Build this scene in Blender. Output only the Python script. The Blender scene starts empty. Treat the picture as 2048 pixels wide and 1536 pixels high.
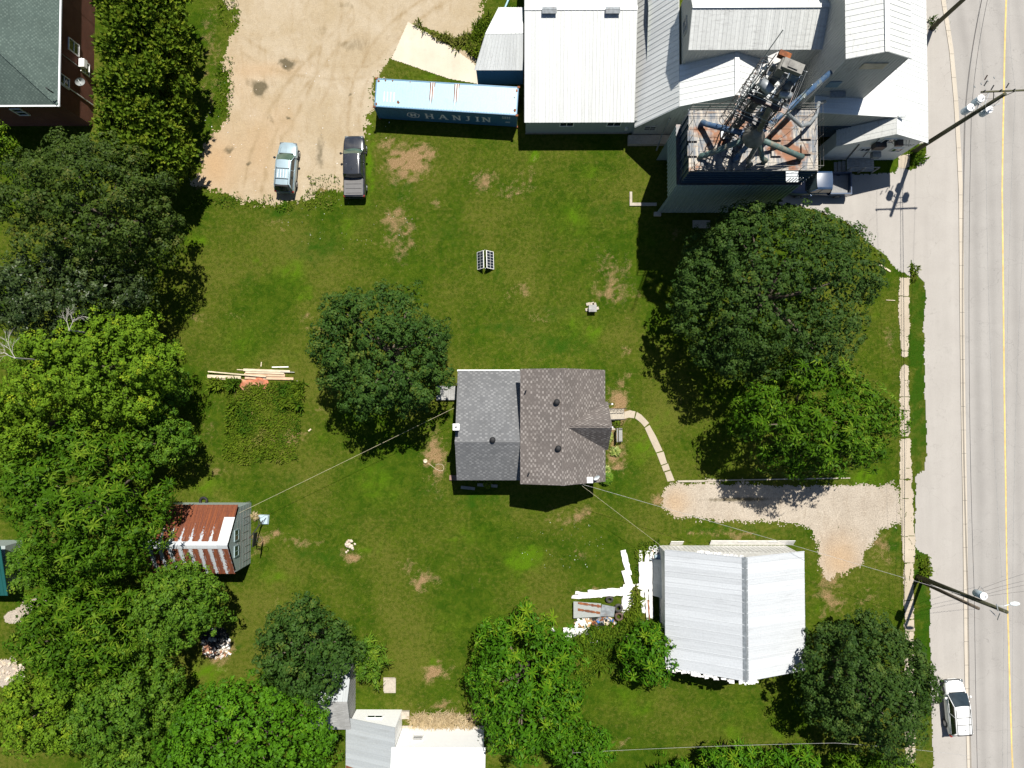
import bpy, bmesh, math, random
import numpy as np
from mathutils import Vector, Matrix

# ---------------------------------------------------------------- camera, sky, sun, exposure
S = bpy.context.scene
HC, F = 62.6, 1422.0                      # drone height (m), focal length in photo pixels (2048 wide)
cam_d = bpy.data.cameras.new("camera"); cam = bpy.data.objects.new("camera", cam_d)
S.collection.objects.link(cam); S.camera = cam
cam_d.sensor_width = 36.0; cam_d.lens = F / 2048 * 36.0; cam_d.clip_end = 5000; cam_d.clip_start = 0.5
QM = Vector((11, -40, -F)).rotation_difference(Vector((0, 0, -1))).to_matrix()
cam.matrix_world = Matrix.Translation((0, 0, HC)) @ QM.to_4x4()

SUN = Vector((0.153, 0.424, 0.893)).normalized()
w = bpy.data.worlds.new("World"); S.world = w; w.use_nodes = True
wt = w.node_tree; bgn = wt.nodes["Background"]
sky = wt.nodes.new("ShaderNodeTexSky"); sky.sky_type = 'NISHITA'; sky.sun_disc = False
sky.sun_elevation = math.asin(SUN.z); sky.sun_rotation = math.atan2(SUN.x, SUN.y)
sky.air_density = 0.8; sky.dust_density = 0.25; sky.ozone_density = 1.5
wt.links.new(sky.outputs[0], bgn.inputs[0]); bgn.inputs[1].default_value = 0.06
sl = bpy.data.lights.new("sun", 'SUN'); sl.energy = 5.0; sl.angle = math.radians(0.53); sl.color = (1.0, 0.955, 0.88)
so = bpy.data.objects.new("sun", sl); S.collection.objects.link(so)
so.rotation_euler = SUN.to_track_quat('Z', 'Y').to_euler(); so.location = (0, 0, 90)
S.view_settings.view_transform = 'Standard'; S.view_settings.look = 'None'
S.view_settings.exposure = 0.66; S.view_settings.gamma = 1.0
S.cycles.max_bounces = 6; S.cycles.diffuse_bounces = 3; S.cycles.glossy_bounces = 2
S.cycles.transmission_bounces = 3; S.cycles.transparent_max_bounces = 4

# ---------------------------------------------------------------- geometry helpers
Mn = np.array(QM)
def P(px, py, h=0.0):
    d = QM @ Vector((px - 1024, -(py - 768), -F))
    t = (h - HC) / d.z
    return Vector((t * d.x, t * d.y, h))
def topx(x, y, z=0.0):                    # world -> photo pixel (numpy)
    v = np.stack([x, y, np.zeros_like(x) + z - HC], -1) @ Mn
    return 1024 + F * v[..., 0] / -v[..., 2], 768 - F * v[..., 1] / -v[..., 2]
def V(*a): return Vector(a)
def XX(px, py=808): return P(px, py).x
def YY(py, px=1035): return P(px, py).y

class MB:
    def __init__(s): s.v = []; s.f = []; s.m = []; s.cur = 0
    def add(s, vs, fs):
        o = len(s.v); s.v += [tuple(p) for p in vs]
        for f in fs: s.f.append(tuple(o + i for i in f)); s.m.append(s.cur)
    def poly(s, *p): s.add(p, [tuple(range(len(p)))])
    def obox(s, c, ax, ay, az):           # centre and three half-axis vectors
        c, ax, ay, az = map(Vector, (c, ax, ay, az)); vs = []
        for k in (-1, 1):
            for j in (-1, 1):
                for i in (-1, 1): vs.append(c + ax * i + ay * j + az * k)
        s.add(vs, [(0, 2, 3, 1), (4, 5, 7, 6), (0, 1, 5, 4), (2, 6, 7, 3), (0, 4, 6, 2), (1, 3, 7, 5)])
    def box(s, x0, x1, y0, y1, z0, z1):
        s.obox(((x0 + x1) / 2, (y0 + y1) / 2, (z0 + z1) / 2), ((x1 - x0) / 2, 0, 0), (0, (y1 - y0) / 2, 0), (0, 0, (z1 - z0) / 2))
    def bar(s, p, q, w, h):               # box beam from p to q
        p, q = Vector(p), Vector(q); d = q - p
        if d.length < 1e-6: return
        t = d.normalized(); up = V(0, 0, 1) if abs(t.z) < .95 else V(1, 0, 0)
        a = t.cross(up).normalized(); b = a.cross(t)
        s.obox((p + q) / 2, d / 2, a * w / 2, b * h / 2)
    def tube(s, pts, r, n=8, cap=True):
        pts = [Vector(p) for p in pts]
        rs = r if isinstance(r, (list, tuple)) else [r] * len(pts)
        o = len(s.v); prev = None
        for i, p in enumerate(pts):
            t = (pts[min(i + 1, len(pts) - 1)] - pts[max(i - 1, 0)])
            t = t.normalized() if t.length > 1e-9 else V(0, 0, 1)
            if prev is None:
                up = V(0, 0, 1) if abs(t.z) < .9 else V(1, 0, 0); a = t.cross(up).normalized()
            else: a = (prev - t * prev.dot(t)).normalized()
            prev = a; b = t.cross(a)
            for k in range(n):
                an = 2 * math.pi * k / n
                s.v.append(tuple(p + (a * math.cos(an) + b * math.sin(an)) * rs[i]))
        for i in range(len(pts) - 1):
            for k in range(n):
                k2 = (k + 1) % n
                s.f.append((o + i * n + k, o + i * n + k2, o + (i + 1) * n + k2, o + (i + 1) * n + k)); s.m.append(s.cur)
        if cap:
            s.f.append(tuple(o + k for k in range(n))[::-1]); s.m.append(s.cur)
            e = o + (len(pts) - 1) * n
            s.f.append(tuple(e + k for k in range(n))); s.m.append(s.cur)
    def lathe(s, c, prof, n=20):          # (r, z) profile about a vertical axis
        c = Vector(c); o = len(s.v)
        for r, z in prof:
            for k in range(n):
                an = 2 * math.pi * k / n
                s.v.append((c.x + r * math.cos(an), c.y + r * math.sin(an), c.z + z))
        for i in range(len(prof) - 1):
            for k in range(n):
                k2 = (k + 1) % n
                s.f.append((o + i * n + k, o + i * n + k2, o + (i + 1) * n + k2, o + (i + 1) * n + k)); s.m.append(s.cur)
        s.f.append(tuple(o + k for k in range(n))[::-1]); s.m.append(s.cur)
        e = o + (len(prof) - 1) * n
        s.f.append(tuple(e + k for k in range(n))); s.m.append(s.cur)
    def panel(s, a, b, c, d, th=.05, rib=0, ribh=.03, ribw=.05):   # roof slab a-b low edge, d-c high edge, ribs a->d
        a, b, c, d = map(Vector, (a, b, c, d)); n = (b - a).cross(d - a).normalized()
        if n.z < 0: n = -n
        lo = [p + n * .004 for p in (a, b, c, d)]; hi = [p + n * th for p in (a, b, c, d)]
        s.add(lo + hi, [(3, 2, 1, 0), (4, 5, 6, 7), (0, 1, 5, 4), (1, 2, 6, 5), (2, 3, 7, 6), (3, 0, 4, 7)])
        if rib:
            k = max(2, int(max((b - a).length, (c - d).length) / rib))
            for i in range(k + 1):
                u = min(max(i / k, .004), .996); p0 = a.lerp(b, u); p1 = d.lerp(c, u)
                e = (b - a).normalized() * ribw / 2
                q = [p0 - e + n * (th - .002), p0 + e + n * (th - .002), p0 + e * .5 + n * (th + ribh), p0 - e * .5 + n * (th + ribh)]
                r = [x + (p1 - p0) for x in q]
                s.add(q + r, [(0, 1, 2, 3), (7, 6, 5, 4), (1, 5, 6, 2), (2, 6, 7, 3), (3, 7, 4, 0)])
    def ribwall(s, p, q, z0, top, pitch, out=.03, wd=.05):
        p, q = Vector(p), Vector(q); d = q - p; L = d.length; t = d / L; nrm = V(t.y, -t.x, 0)
        for i in range(int(L / pitch) + 1):
            u = (i + .5) * pitch
            if u > L - .03: break
            z1 = top(u / L) - .02; c = p + t * u
            s.obox((c.x + nrm.x * out / 2, c.y + nrm.y * out / 2, (z0 + z1) / 2), t * wd / 2, nrm * (out / 2 + .002), (0, 0, (z1 - z0) / 2))
    def build(s, name, mats, parent=None, smooth=False, local=False, uv=True):
        if not isinstance(mats, (list, tuple)): mats = [mats]
        off = Vector((0, 0, 0))
        if parent is not None and not local: off = root_loc(parent)
        me = bpy.data.meshes.new(name)
        me.from_pydata([(v[0] - off.x, v[1] - off.y, v[2] - off.z) for v in s.v], [], s.f)
        for m in mats: me.materials.append(m)
        me.polygons.foreach_set("material_index", s.m)
        if smooth: me.polygons.foreach_set("use_smooth", [True] * len(s.f))
        if uv and len(s.f) < 60000:
            ul = me.uv_layers.new(name="UVMap")
            buf = np.zeros(len(me.loops) * 2, np.float32); vs = s.v
            i = 0
            for f, p in zip(s.f, me.polygons):
                n = p.normal
                if abs(n.z) > .999: a = Vector((1, 0, 0)); b = Vector((0, 1, 0))
                else: a = Vector((0, 0, 1)).cross(n).normalized(); b = n.cross(a)
                for k in f:
                    v = vs[k]
                    buf[i] = v[0] * a.x + v[1] * a.y + v[2] * a.z; buf[i + 1] = v[0] * b.x + v[1] * b.y + v[2] * b.z; i += 2
            ul.data.foreach_set("uv", buf)
        me.validate(); me.update()
        o = bpy.data.objects.new(name, me); S.collection.objects.link(o)
        if parent is not None: o.parent = parent
        return o
def root_loc(o):
    while o.parent is not None: o = o.parent
    return o.location
def thing(name, label, cat, loc=(0, 0, 0), group=None, rz=0):
    o = bpy.data.objects.new(name, None); S.collection.objects.link(o); o.location = loc; o.rotation_euler = (0, 0, rz)
    o.empty_display_size = .3; o['label'] = label; o['category'] = cat
    if group: o['group'] = group
    return o
def tag(o, label, cat, group=None, kind=None):
    o['label'] = label; o['category'] = cat
    if group: o['group'] = group
    if kind: o['kind'] = kind
    return o
def struct(o): o['kind'] = 'structure'; return o
def dup_tree(root, label, loc, rz):
    r = root.copy(); S.collection.objects.link(r); r.location = loc; r.rotation_euler = (0, 0, rz); r['label'] = label
    for ch in root.children:
        c = ch.copy(); S.collection.objects.link(c); c.parent = r
        for g in ch.children:
            d = g.copy(); S.collection.objects.link(d); d.parent = c
    return r

# ---------------------------------------------------------------- numpy noise and masks
def vnoise(x, y, seed=0):
    xi = np.floor(x).astype(np.int64); yi = np.floor(y).astype(np.int64); fx = x - xi; fy = y - yi
    fx = fx * fx * (3 - 2 * fx); fy = fy * fy * (3 - 2 * fy)
    def h(a, b):
        n = (a * 374761393 + b * 668265263 + seed * 974711) & 0x7fffffff
        n = ((n ^ (n >> 13)) * 1274126177) & 0x7fffffff
        return ((n ^ (n >> 16)) & 0xffff) / 65535.0
    return (h(xi, yi) * (1 - fx) + h(xi + 1, yi) * fx) * (1 - fy) + (h(xi, yi + 1) * (1 - fx) + h(xi + 1, yi + 1) * fx) * fy
def fbm(x, y, seed=0, oc=4):
    s = 0; a = 1; t = 0
    for i in range(oc): s = s + a * vnoise(x, y, seed + i * 17); t += a; a *= .55; x = x * 2.03; y = y * 2.03
    return s / t - .5
def sdf(px, py, poly):                    # signed distance in photo px, >0 inside
    d = np.full(px.shape, 1e9); ins = np.zeros(px.shape, bool); n = len(poly)
    for i in range(n):
        ax, ay = poly[i]; bx, by = poly[(i + 1) % n]
        ex, ey = bx - ax, by - ay; wx, wy = px - ax, py - ay
        t = np.clip((wx * ex + wy * ey) / (ex * ex + ey * ey + 1e-9), 0, 1)
        d = np.minimum(d, np.hypot(wx - ex * t, wy - ey * t))
        c = ((ay <= py) & (by > py)) | ((by <= py) & (ay > py))
        with np.errstate(divide='ignore', invalid='ignore'):
            xc = ax + (py - ay) / (by - ay) * ex
        ins ^= c & (px < xc)
    return np.where(ins, d, -d)
def segd(px, py, ax, ay, bx, by):
    ex, ey = bx - ax, by - ay; wx, wy = px - ax, py - ay
    t = np.clip((wx * ex + wy * ey) / (ex * ex + ey * ey + 1e-9), 0, 1)
    return np.hypot(wx - ex * t, wy - ey * t)
def mesh_np(name, co, faces, mats, attrs=None, parent=None, smooth=False):
    """co (N,3); faces (M,k) all the same k"""
    me = bpy.data.meshes.new(name); k = faces.shape[1]; M = len(faces)
    me.vertices.add(len(co)); me.vertices.foreach_set("co", np.ascontiguousarray(co, np.float32).ravel())
    me.loops.add(M * k); me.loops.foreach_set("vertex_index", np.ascontiguousarray(faces, np.int32).ravel())
    me.polygons.add(M); me.polygons.foreach_set("loop_start", np.arange(0, M * k, k, dtype=np.int32))
    me.polygons.foreach_set("loop_total", np.full(M, k, np.int32))
    if smooth: me.polygons.foreach_set("use_smooth", np.ones(M, bool))
    for m in (mats if isinstance(mats, (list, tuple)) else [mats]): me.materials.append(m)
    for an, av in (attrs or {}).items():
        a = me.attributes.new(an, 'FLOAT', 'POINT'); a.data.foreach_set("value", np.ascontiguousarray(av, np.float32))
    me.update(calc_edges=True)
    o = bpy.data.objects.new(name, me); S.collection.objects.link(o)
    if parent is not None: o.parent = parent
    return o
def cellsheet(name, bbox, cell, z, fn, mat, attrs=None):
    """a ground sheet cut to a ragged outline: fn(px,py)>0 keeps the cell"""
    a = P(bbox[0], bbox[3]); b = P(bbox[2], bbox[1])
    xs = np.arange(a.x, b.x, cell); ys = np.arange(a.y, b.y, cell)
    gx, gy = np.meshgrid(xs, ys); cx = gx[:-1, :-1] + cell / 2; cy = gy[:-1, :-1] + cell / 2
    px, py = topx(cx, cy); keep = fn(px, py) > 0
    ny, nx = gx.shape; idx = np.arange(nx * ny).reshape(ny, nx)
    f = np.stack([idx[:-1, :-1], idx[:-1, 1:], idx[1:, 1:], idx[1:, :-1]], -1)[keep]
    u, inv = np.unique(f.ravel(), return_inverse=True)
    co = np.stack([gx.ravel()[u], gy.ravel()[u], np.full(len(u), z)], -1)
    at = None
    if attrs:
        vx, vy = topx(co[:, 0], co[:, 1]); at = {k: g(vx, vy) for k, g in attrs.items()}
    return mesh_np(name, co, inv.reshape(-1, 4), mat, at)

# ---------------------------------------------------------------- materials
class NT:
    def __init__(s, name):
        s.m = bpy.data.materials.new(name); s.m.use_nodes = True; s.t = s.m.node_tree
        s.b = s.t.nodes["Principled BSDF"]; s.out = s.t.nodes["Material Output"]
    def n(s, typ, **kw):
        o = s.t.nodes.new(typ)
        for k, v in kw.items():
            if k.startswith("i_"):
                key = k[2:]; key = int(key) if key.isdigit() else key.replace("_", " ")
                s.put(o.inputs[key], v)
            else: setattr(o, k, v)
        return o
    def put(s, inp, v):
        if hasattr(v, "node"): s.t.links.new(v, inp)
        elif isinstance(v, tuple) and len(v) == 3 and inp.type == 'RGBA': inp.default_value = (*v, 1)
        else: inp.default_value = v
    def coord(s, kind="Object"): return s.n("ShaderNodeTexCoord").outputs[kind]
    def noise(s, vec, scale, detail=4, rough=.55, dist=0):
        return s.n("ShaderNodeTexNoise", i_Vector=vec, i_Scale=scale, i_Detail=detail, i_Roughness=rough, i_Distortion=dist).outputs[0]
    def mapv(s, vec, sc=(1, 1, 1), rot=(0, 0, 0)):
        return s.n("ShaderNodeMapping", i_Vector=vec, i_Scale=sc, i_Rotation=rot).outputs[0]
    def ramp(s, fac, a, b, ca=0.0, cb=1.0):
        return s.n("ShaderNodeMapRange", i_0=fac, i_1=a, i_2=b, i_3=ca, i_4=cb).outputs[0]
    def mix(s, fac, a, b, mode='MIX'):
        o = s.n("ShaderNodeMix", data_type='RGBA', blend_type=mode)
        s.put(o.inputs[0], fac); s.put(o.inputs[6], a); s.put(o.inputs[7], b); return o.outputs[2]
    def math(s, op, a, b=0.5):
        o = s.n("ShaderNodeMath", operation=op); s.put(o.inputs[0], a); s.put(o.inputs[1], b); return o.outputs[0]
    def attr(s, name): return s.n("ShaderNodeAttribute", attribute_name=name).outputs["Fac"]
    def mul(s, col, f):
        c = s.n("ShaderNodeVectorMath", operation='SCALE'); s.put(c.inputs[0], col); s.put(c.inputs[3], f); return c.outputs[0]
    def bump(s, h, strength=.3, dist=.02):
        o = s.n("ShaderNodeBump", i_Height=h, i_Strength=strength, i_Distance=dist); s.t.links.new(o.outputs[0], s.b.inputs["Normal"])
    def done(s, col, rough=.8, metal=0.0, spec=.3):
        s.put(s.b.inputs["Base Color"], col); s.put(s.b.inputs["Roughness"], rough); s.put(s.b.inputs["Metallic"], metal)
        s.put(s.b.inputs["Specular IOR Level"], spec); return s.m
def mplain(name, col, rough=.6, var=.12, scale=3.0, metal=0.0, spec=.4, dirt=None, dscale=1.2, dlo=.5, dhi=.75):
    t = NT(name); c = t.coord(); n1 = t.noise(c, scale, 5)
    k = t.mul(col, t.ramp(n1, .3, .7, 1 - var, 1 + var))
    if dirt:
        n2 = t.noise(c, dscale, 8, .65); k = t.mix(t.ramp(n2, dlo, dhi, 0, .85), k, dirt)
    t.bump(t.noise(c, scale * 6, 3), .12, .01)
    return t.done(k, rough, metal, spec)
def mroofmetal(name, col, streak=(.3, .28, .25), amt=.25, rough=.45, rust=None, rlo=.55, rhi=.62, stretch=(6, .5, 1), metal=0.0, seam=0):
    """painted or galvanised sheet with dirt streaks running down the slope (uv v = up slope)"""
    t = NT(name); u = t.coord("UV")
    s1 = t.noise(t.mapv(u, stretch), 1.0, 6, .6); s2 = t.noise(u, .35, 5); s3 = t.noise(u, 7, 4)
    k = t.mix(t.math('MULTIPLY', t.ramp(s1, .5, .8, 0, 1), t.ramp(s2, .35, .65, 0, amt)), col, streak)
    k = t.mul(k, t.ramp(s3, .3, .7, .93, 1.05))
    if seam:
        su = t.math('DIVIDE', t.n("ShaderNodeSeparateXYZ", i_0=u).outputs[0], seam); wn = t.n("ShaderNodeTexWhiteNoise", noise_dimensions='1D'); t.put(wn.inputs["W"], t.math('FLOOR', su))
        k = t.mul(k, t.ramp(t.math('FRACT', su), .0, .09, .86, 1)); k = t.mul(k, t.ramp(wn.outputs[0], 0, 1, .90, 1.05))
    if rust:
        r1 = t.noise(t.mapv(u, (stretch[0] * .6, stretch[1], 1)), .9, 8, .68); r2 = t.noise(u, .5, 3)
        m = t.ramp(t.math('ADD', t.math('MULTIPLY', r1, .65), t.math('MULTIPLY', r2, .35)), rlo, rhi, 0, 1)
        rc = t.mix(t.ramp(t.noise(u, 5, 6), .35, .65), rust, tuple(x * .45 for x in rust)); k = t.mix(m, k, rc)
        rough = t.ramp(m, 0, 1, rough, .9)
    t.bump(s3, .08, .01)
    return t.done(k, rough, metal, .4)
def mshingle(name, dark, light, hue, bw=.34, rh=.145, p=.5):
    t = NT(name); u = t.coord("UV")
    sp = t.n("ShaderNodeSeparateXYZ", i_0=u); row = t.math('FLOOR', t.math('DIVIDE', sp.outputs[1], rh)); fv = t.math('FRACT', t.math('DIVIDE', sp.outputs[1], rh))
    wn0 = t.n("ShaderNodeTexWhiteNoise", noise_dimensions='1D'); t.put(wn0.inputs["W"], row)
    s_ = t.math('ADD', t.math('DIVIDE', sp.outputs[0], bw), t.math('ADD', t.math('MULTIPLY', row, .5), t.math('MULTIPLY', wn0.outputs[0], .22)))
    cb = t.n("ShaderNodeCombineXYZ", i_0=t.math('FLOOR', s_), i_1=row); wn = t.n("ShaderNodeTexWhiteNoise", i_Vector=cb.outputs[0])
    fr = t.math('FRACT', s_); tab = t.math('MULTIPLY', t.ramp(fr, .05, .12), t.ramp(fr, .50, .58, 1, 0)); b1 = t.math('MULTIPLY', tab, t.ramp(fv, .05, .2))
    m = t.math('MULTIPLY', b1, t.ramp(wn.outputs[0], .15, .9, .05, 1))
    k = t.mix(t.ramp(m, .0, 1.0), dark, light); k = t.mix(t.ramp(t.noise(u, 1.3, 4), .4, .7, 0, .35), k, hue)
    k = t.mul(k, t.ramp(t.noise(u, 25, 3), .3, .7, .75, 1.2)); k = t.mul(k, t.ramp(t.noise(u, .4, 4), .3, .7, .88, 1.1))
    t.bump(b1, .35, .015)
    return t.done(k, .9, 0, .2)
def mleaf(name, a, b, c, rough=.55, trans=.22, spec=.25):
    t = NT(name); at = t.attr("tint")
    k = t.mix(t.ramp(at, 0, .5), a, b); k = t.mix(t.ramp(at, .6, 1.0), k, c)
    t.done(k, rough, 0, spec)
    tr = t.n("ShaderNodeBsdfTranslucent"); t.put(tr.inputs[0], t.mix(.5, k, (.10, .16, .01)))
    mx = t.n("ShaderNodeMixShader"); mx.inputs[0].default_value = trans
    t.t.links.new(t.b.outputs[0], mx.inputs[1]); t.t.links.new(tr.outputs[0], mx.inputs[2]); t.t.links.new(mx.outputs[0], t.out.inputs[0])
    return t.m
def mwood(name, a, b, rough=.85, axis=(1, 12, 12)):
    t = NT(name); o = t.coord(); n = t.noise(t.mapv(o, axis), 2.0, 6, .6)
    k = t.mix(t.ramp(n, .35, .65), a, b); k = t.mul(k, t.ramp(t.noise(o, 1.1, 4), .3, .7, .8, 1.15)); t.bump(n, .2, .01)
    return t.done(k, rough, 0, .2)
def mglass(name, col=(.02, .03, .035), rough=.08):
    t = NT(name); return t.done(t.mul(col, t.ramp(t.noise(t.coord(), 1.5, 2), .3, .7, .7, 1.3)), rough, 0, .8)
def mcar(name, col, rough=.28, metal=.0, coat=.6):
    t = NT(name); c = t.coord(); k = t.mul(col, t.ramp(t.noise(c, 2.2, 4), .3, .7, .92, 1.06))
    k = t.mix(t.ramp(t.noise(c, .9, 8, .7), .5, .8, 0, .22), k, (.25, .22, .18)); t.b.inputs["Coat Weight"].default_value = coat; t.b.inputs["Coat Roughness"].default_value = .1
    return t.done(k, rough, metal, .5)

M = {}
M['white_roof'] = mroofmetal("white_roof_sheet", (.60, .615, .60), (.24, .23, .20), .5, seam=.305)
M['warehouse_roof'] = mroofmetal("warehouse_roof_sheet", (.49, .505, .495), (.26, .25, .22), .5, seam=.30)
M['white_roof_old'] = mroofmetal("old_white_roof_sheet", (.54, .55, .53), (.13, .12, .11), .8, stretch=(1.2, 5, 1), seam=.30)
M['barn_roof'] = mroofmetal("galvanised_barn_roof", (.465, .485, .50), (.30, .31, .32), .85, rough=.5, stretch=(5, .4, 1), seam=.84)
M['grey_siding'] = mroofmetal("grey_green_siding", (.30, .35, .34), (.12, .12, .1), .3)
M['old_siding'] = mroofmetal("weathered_white_siding", (.40, .40, .37), (.10, .095, .08), .85, stretch=(5, .7, 1))
M['teal_siding'] = mroofmetal("dark_blue_siding", (.10, .19, .26), (.05, .06, .07), .4)
M['green_siding'] = mroofmetal("pale_green_cladding", (.235, .305, .31), (.08, .10, .10), .7, stretch=(4, .7, 1))
M['white_siding'] = mplain("white_wall_paint", (.72, .72, .69), .6, .06, 2.0, dirt=(.35, .33, .28), dlo=.62, dhi=.85)
M['blue_steel'] = mroofmetal("blue_steel_plate", (.024, .048, .080), (.025, .03, .03), .8, rust=(.10, .06, .04), rlo=.56, rhi=.66, stretch=(2, 1.2, 1))
M['rusty_deck'] = None
M['container'] = mroofmetal("container_top_paint", (.26, .43, .51), (.16, .27, .34), .45, rust=(.20, .06, .03), rlo=.72, rhi=.76, stretch=(2, 1, 1))
M['container_side'] = mroofmetal("container_side_paint", (.045, .15, .26), (.03, .07, .10), .6, rust=(.16, .07, .04), rlo=.71, rhi=.77, stretch=(2, 1, 1))
M['brick'] = None
M['shingle_a'] = mshingle("brown_grey_shingle", (.108, .095, .087), (.25, .228, .21), (.145, .125, .115), .42, .16, .5)
M['shingle_b'] = mshingle("cool_grey_shingle", (.115, .118, .122), (.20, .203, .205), (.155, .158, .16), .44, .16, .55)
M['shingle_g'] = mshingle("green_grey_shingle", (.060, .085, .075), (.105, .14, .122), (.08, .11, .095), .30, .13, .6)
M['house_white'] = mplain("bright_house_paint", (.88, .88, .87), .5, .03, 3)
M['white'] = mplain("white_paint", (.78, .78, .76), .5, .05, 3)
M['offwhite'] = mplain("offwhite_board", (.64, .63, .60), .65, .12, 3, dirt=(.42, .38, .3), dlo=.62, dhi=.8)
M['black'] = mplain("black_rubber", (.012, .012, .013), .7, .3, 8)
M['tyre_grey'] = mplain("dusty_tyre", (.05, .047, .042), .9, .4, 6)
M['tyre_brown'] = mplain("brown_tyre", (.09, .06, .045), .9, .4, 6)
M['steel'] = mplain("galvanised_steel", (.24, .26, .27), .5, .25, 4, .3, .5, dirt=(.14, .1, .08), dlo=.55, dhi=.75)
M['dark_steel'] = mplain("dark_steel", (.06, .062, .065), .5, .35, 5, .4, .5, dirt=(.14, .07, .04), dlo=.5, dhi=.7)
M['rust'] = mplain("rust", (.24, .085, .032), .9, .45, 4, 0, .2, dirt=(.10, .045, .03), dlo=.4, dhi=.6)
M['pipe_blue'] = mplain("worn_blue_pipe", (.035, .075, .145), .55, .3, 3, 0, .4, dirt=(.17, .19, .17), dlo=.50, dhi=.62)
M['pipe_green'] = mplain("worn_green_pipe", (.065, .11, .10), .55, .3, 3, 0, .4, dirt=(.19, .155, .11), dlo=.48, dhi=.64)
M['pipe_grey'] = mplain("worn_grey_pipe", (.13, .125, .11), .55, .3, 3, 0, .4, dirt=(.05, .045, .04), dlo=.50, dhi=.64)
M['pole_wood'] = mwood("creosoted_pole", (.045, .05, .028), (.09, .085, .05), axis=(8, 8, 1))
M['board'] = mwood("weathered_pale_board", (.42, .34, .23), (.62, .54, .41))
M['board_pink'] = mwood("tan_board", (.42, .27, .17), (.58, .42, .29))
M['board_grey'] = mwood("grey_board", (.22, .22, .21), (.38, .38, .37))
M['wood_deck'] = mwood("brown_deck_wood", (.16, .10, .075), (.28, .19, .14))
M['bark'] = mwood("bark", (.07, .055, .04), (.15, .125, .095), axis=(6, 6, 1))
M['deadwood'] = mwood("dead_branch", (.28, .26, .23), (.45, .42, .38))
M['glass'] = mglass("window_glass"); M['glass_g'] = mglass("green_window_glass", (.05, .085, .065), .12)
M['concrete'] = mplain("step_concrete", (.36, .32, .26), .9, .15, 5, dirt=(.2, .18, .14), dlo=.55, dhi=.8)
M['foundation'] = mplain("foundation_block", (.22, .21, .19), .9, .2, 4)
M['gutter_white'] = mplain("white_gutter", (.72, .73, .74), .4, .05, 3)
M['lamp'] = mplain("lamp_housing", (.62, .66, .66), .4, .05, 4)
M['transformer'] = mplain("transformer_grey", (.36, .45, .50), .35, .08, 4)
def m_brick():
    t = NT("red_brick_wall"); u = t.coord("UV")
    b = t.n("ShaderNodeTexBrick", i_Vector=u, i_Scale=1.0, i_Mortar_Size=.008, i_Brick_Width=.21, i_Row_Height=.075)
    t.put(b.inputs["Color1"], (.15, .045, .025)); t.put(b.inputs["Color2"], (.11, .032, .018)); t.put(b.inputs["Mortar"], (.13, .10, .085))
    k = t.mul(b.outputs[0], t.ramp(t.noise(u, .8, 5), .3, .7, .8, 1.2)); t.bump(b.outputs[1], -.2, .01); return t.done(k, .9, 0, .2)
M['brick'] = m_brick()
def m_deck():
    t = NT("rusty_galvanised_deck"); u = t.coord("UV")
    n1 = t.noise(t.mapv(u, (3.5, .5, 1)), 1.1, 8, .7); n2 = t.noise(t.mapv(u, (.5, 3.5, 1)), 1.1, 8, .7); n3 = t.noise(u, .28, 4, .6); n4 = t.noise(u, 9, 5)
    k = t.mix(t.ramp(n1, .43, .60), (.09, .105, .125), (.34, .305, .255)); k = t.mix(t.ramp(n2, .53, .64, 0, .8), k, (.17, .115, .07))
    k = t.mix(t.ramp(n3, .56, .62, 0, 1), k, t.mix(t.ramp(n2, .3, .6), (.25, .085, .025), (.12, .055, .025)))
    k = t.mix(t.ramp(n4, .55, .75, 0, .5), k, (.08, .07, .06)); t.bump(n1, .1, .01)
    return t.done(k, .6, .15, .4)
M['rusty_deck'] = m_deck()
def m_rustroof(name, whiteband):
    t = NT(name); u = t.coord("UV"); at = t.attr("slope"); sx = t.n("ShaderNodeSeparateXYZ", i_0=u)
    ph = t.math('FRACT', t.math('MULTIPLY', sx.outputs[0], 1 / .82)); edge = t.math('ABSOLUTE', t.math('SUBTRACT', ph, .5))
    st = t.noise(t.mapv(u, (9, .35, 1)), 1.0, 8, .7); bl = t.noise(t.mapv(u, (3, 2.4, 1)), 2.2, 8, .7); lg = t.noise(u, .6, 3)
    v = t.math('ADD', t.math('MULTIPLY', edge, 1.1), t.math('MULTIPLY', st, .35)); v = t.math('ADD', v, t.math('MULTIPLY', bl, .75)); v = t.math('SUBTRACT', v, .10); v = t.math('ADD', v, t.math('MULTIPLY', at, whiteband))
    m = t.ramp(v, .66, .72, 0, 1); rc = t.mix(t.ramp(st, .35, .65), (.21, .062, .020), (.075, .027, .020)); rc = t.mul(rc, t.ramp(bl, .3, .7, .75, 1.25))
    k = t.mix(m, t.mix(t.ramp(lg, .3, .7), (.30, .34, .38), (.44, .465, .47)), rc)
    return t.done(k, t.ramp(m, 0, 1, .45, .9), 0, .3)
M['rust_roof_n'] = m_rustroof("rusty_sheet_roof_north", 1.1); M['rust_roof_s'] = m_rustroof("rusty_sheet_roof_south", .10)

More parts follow.
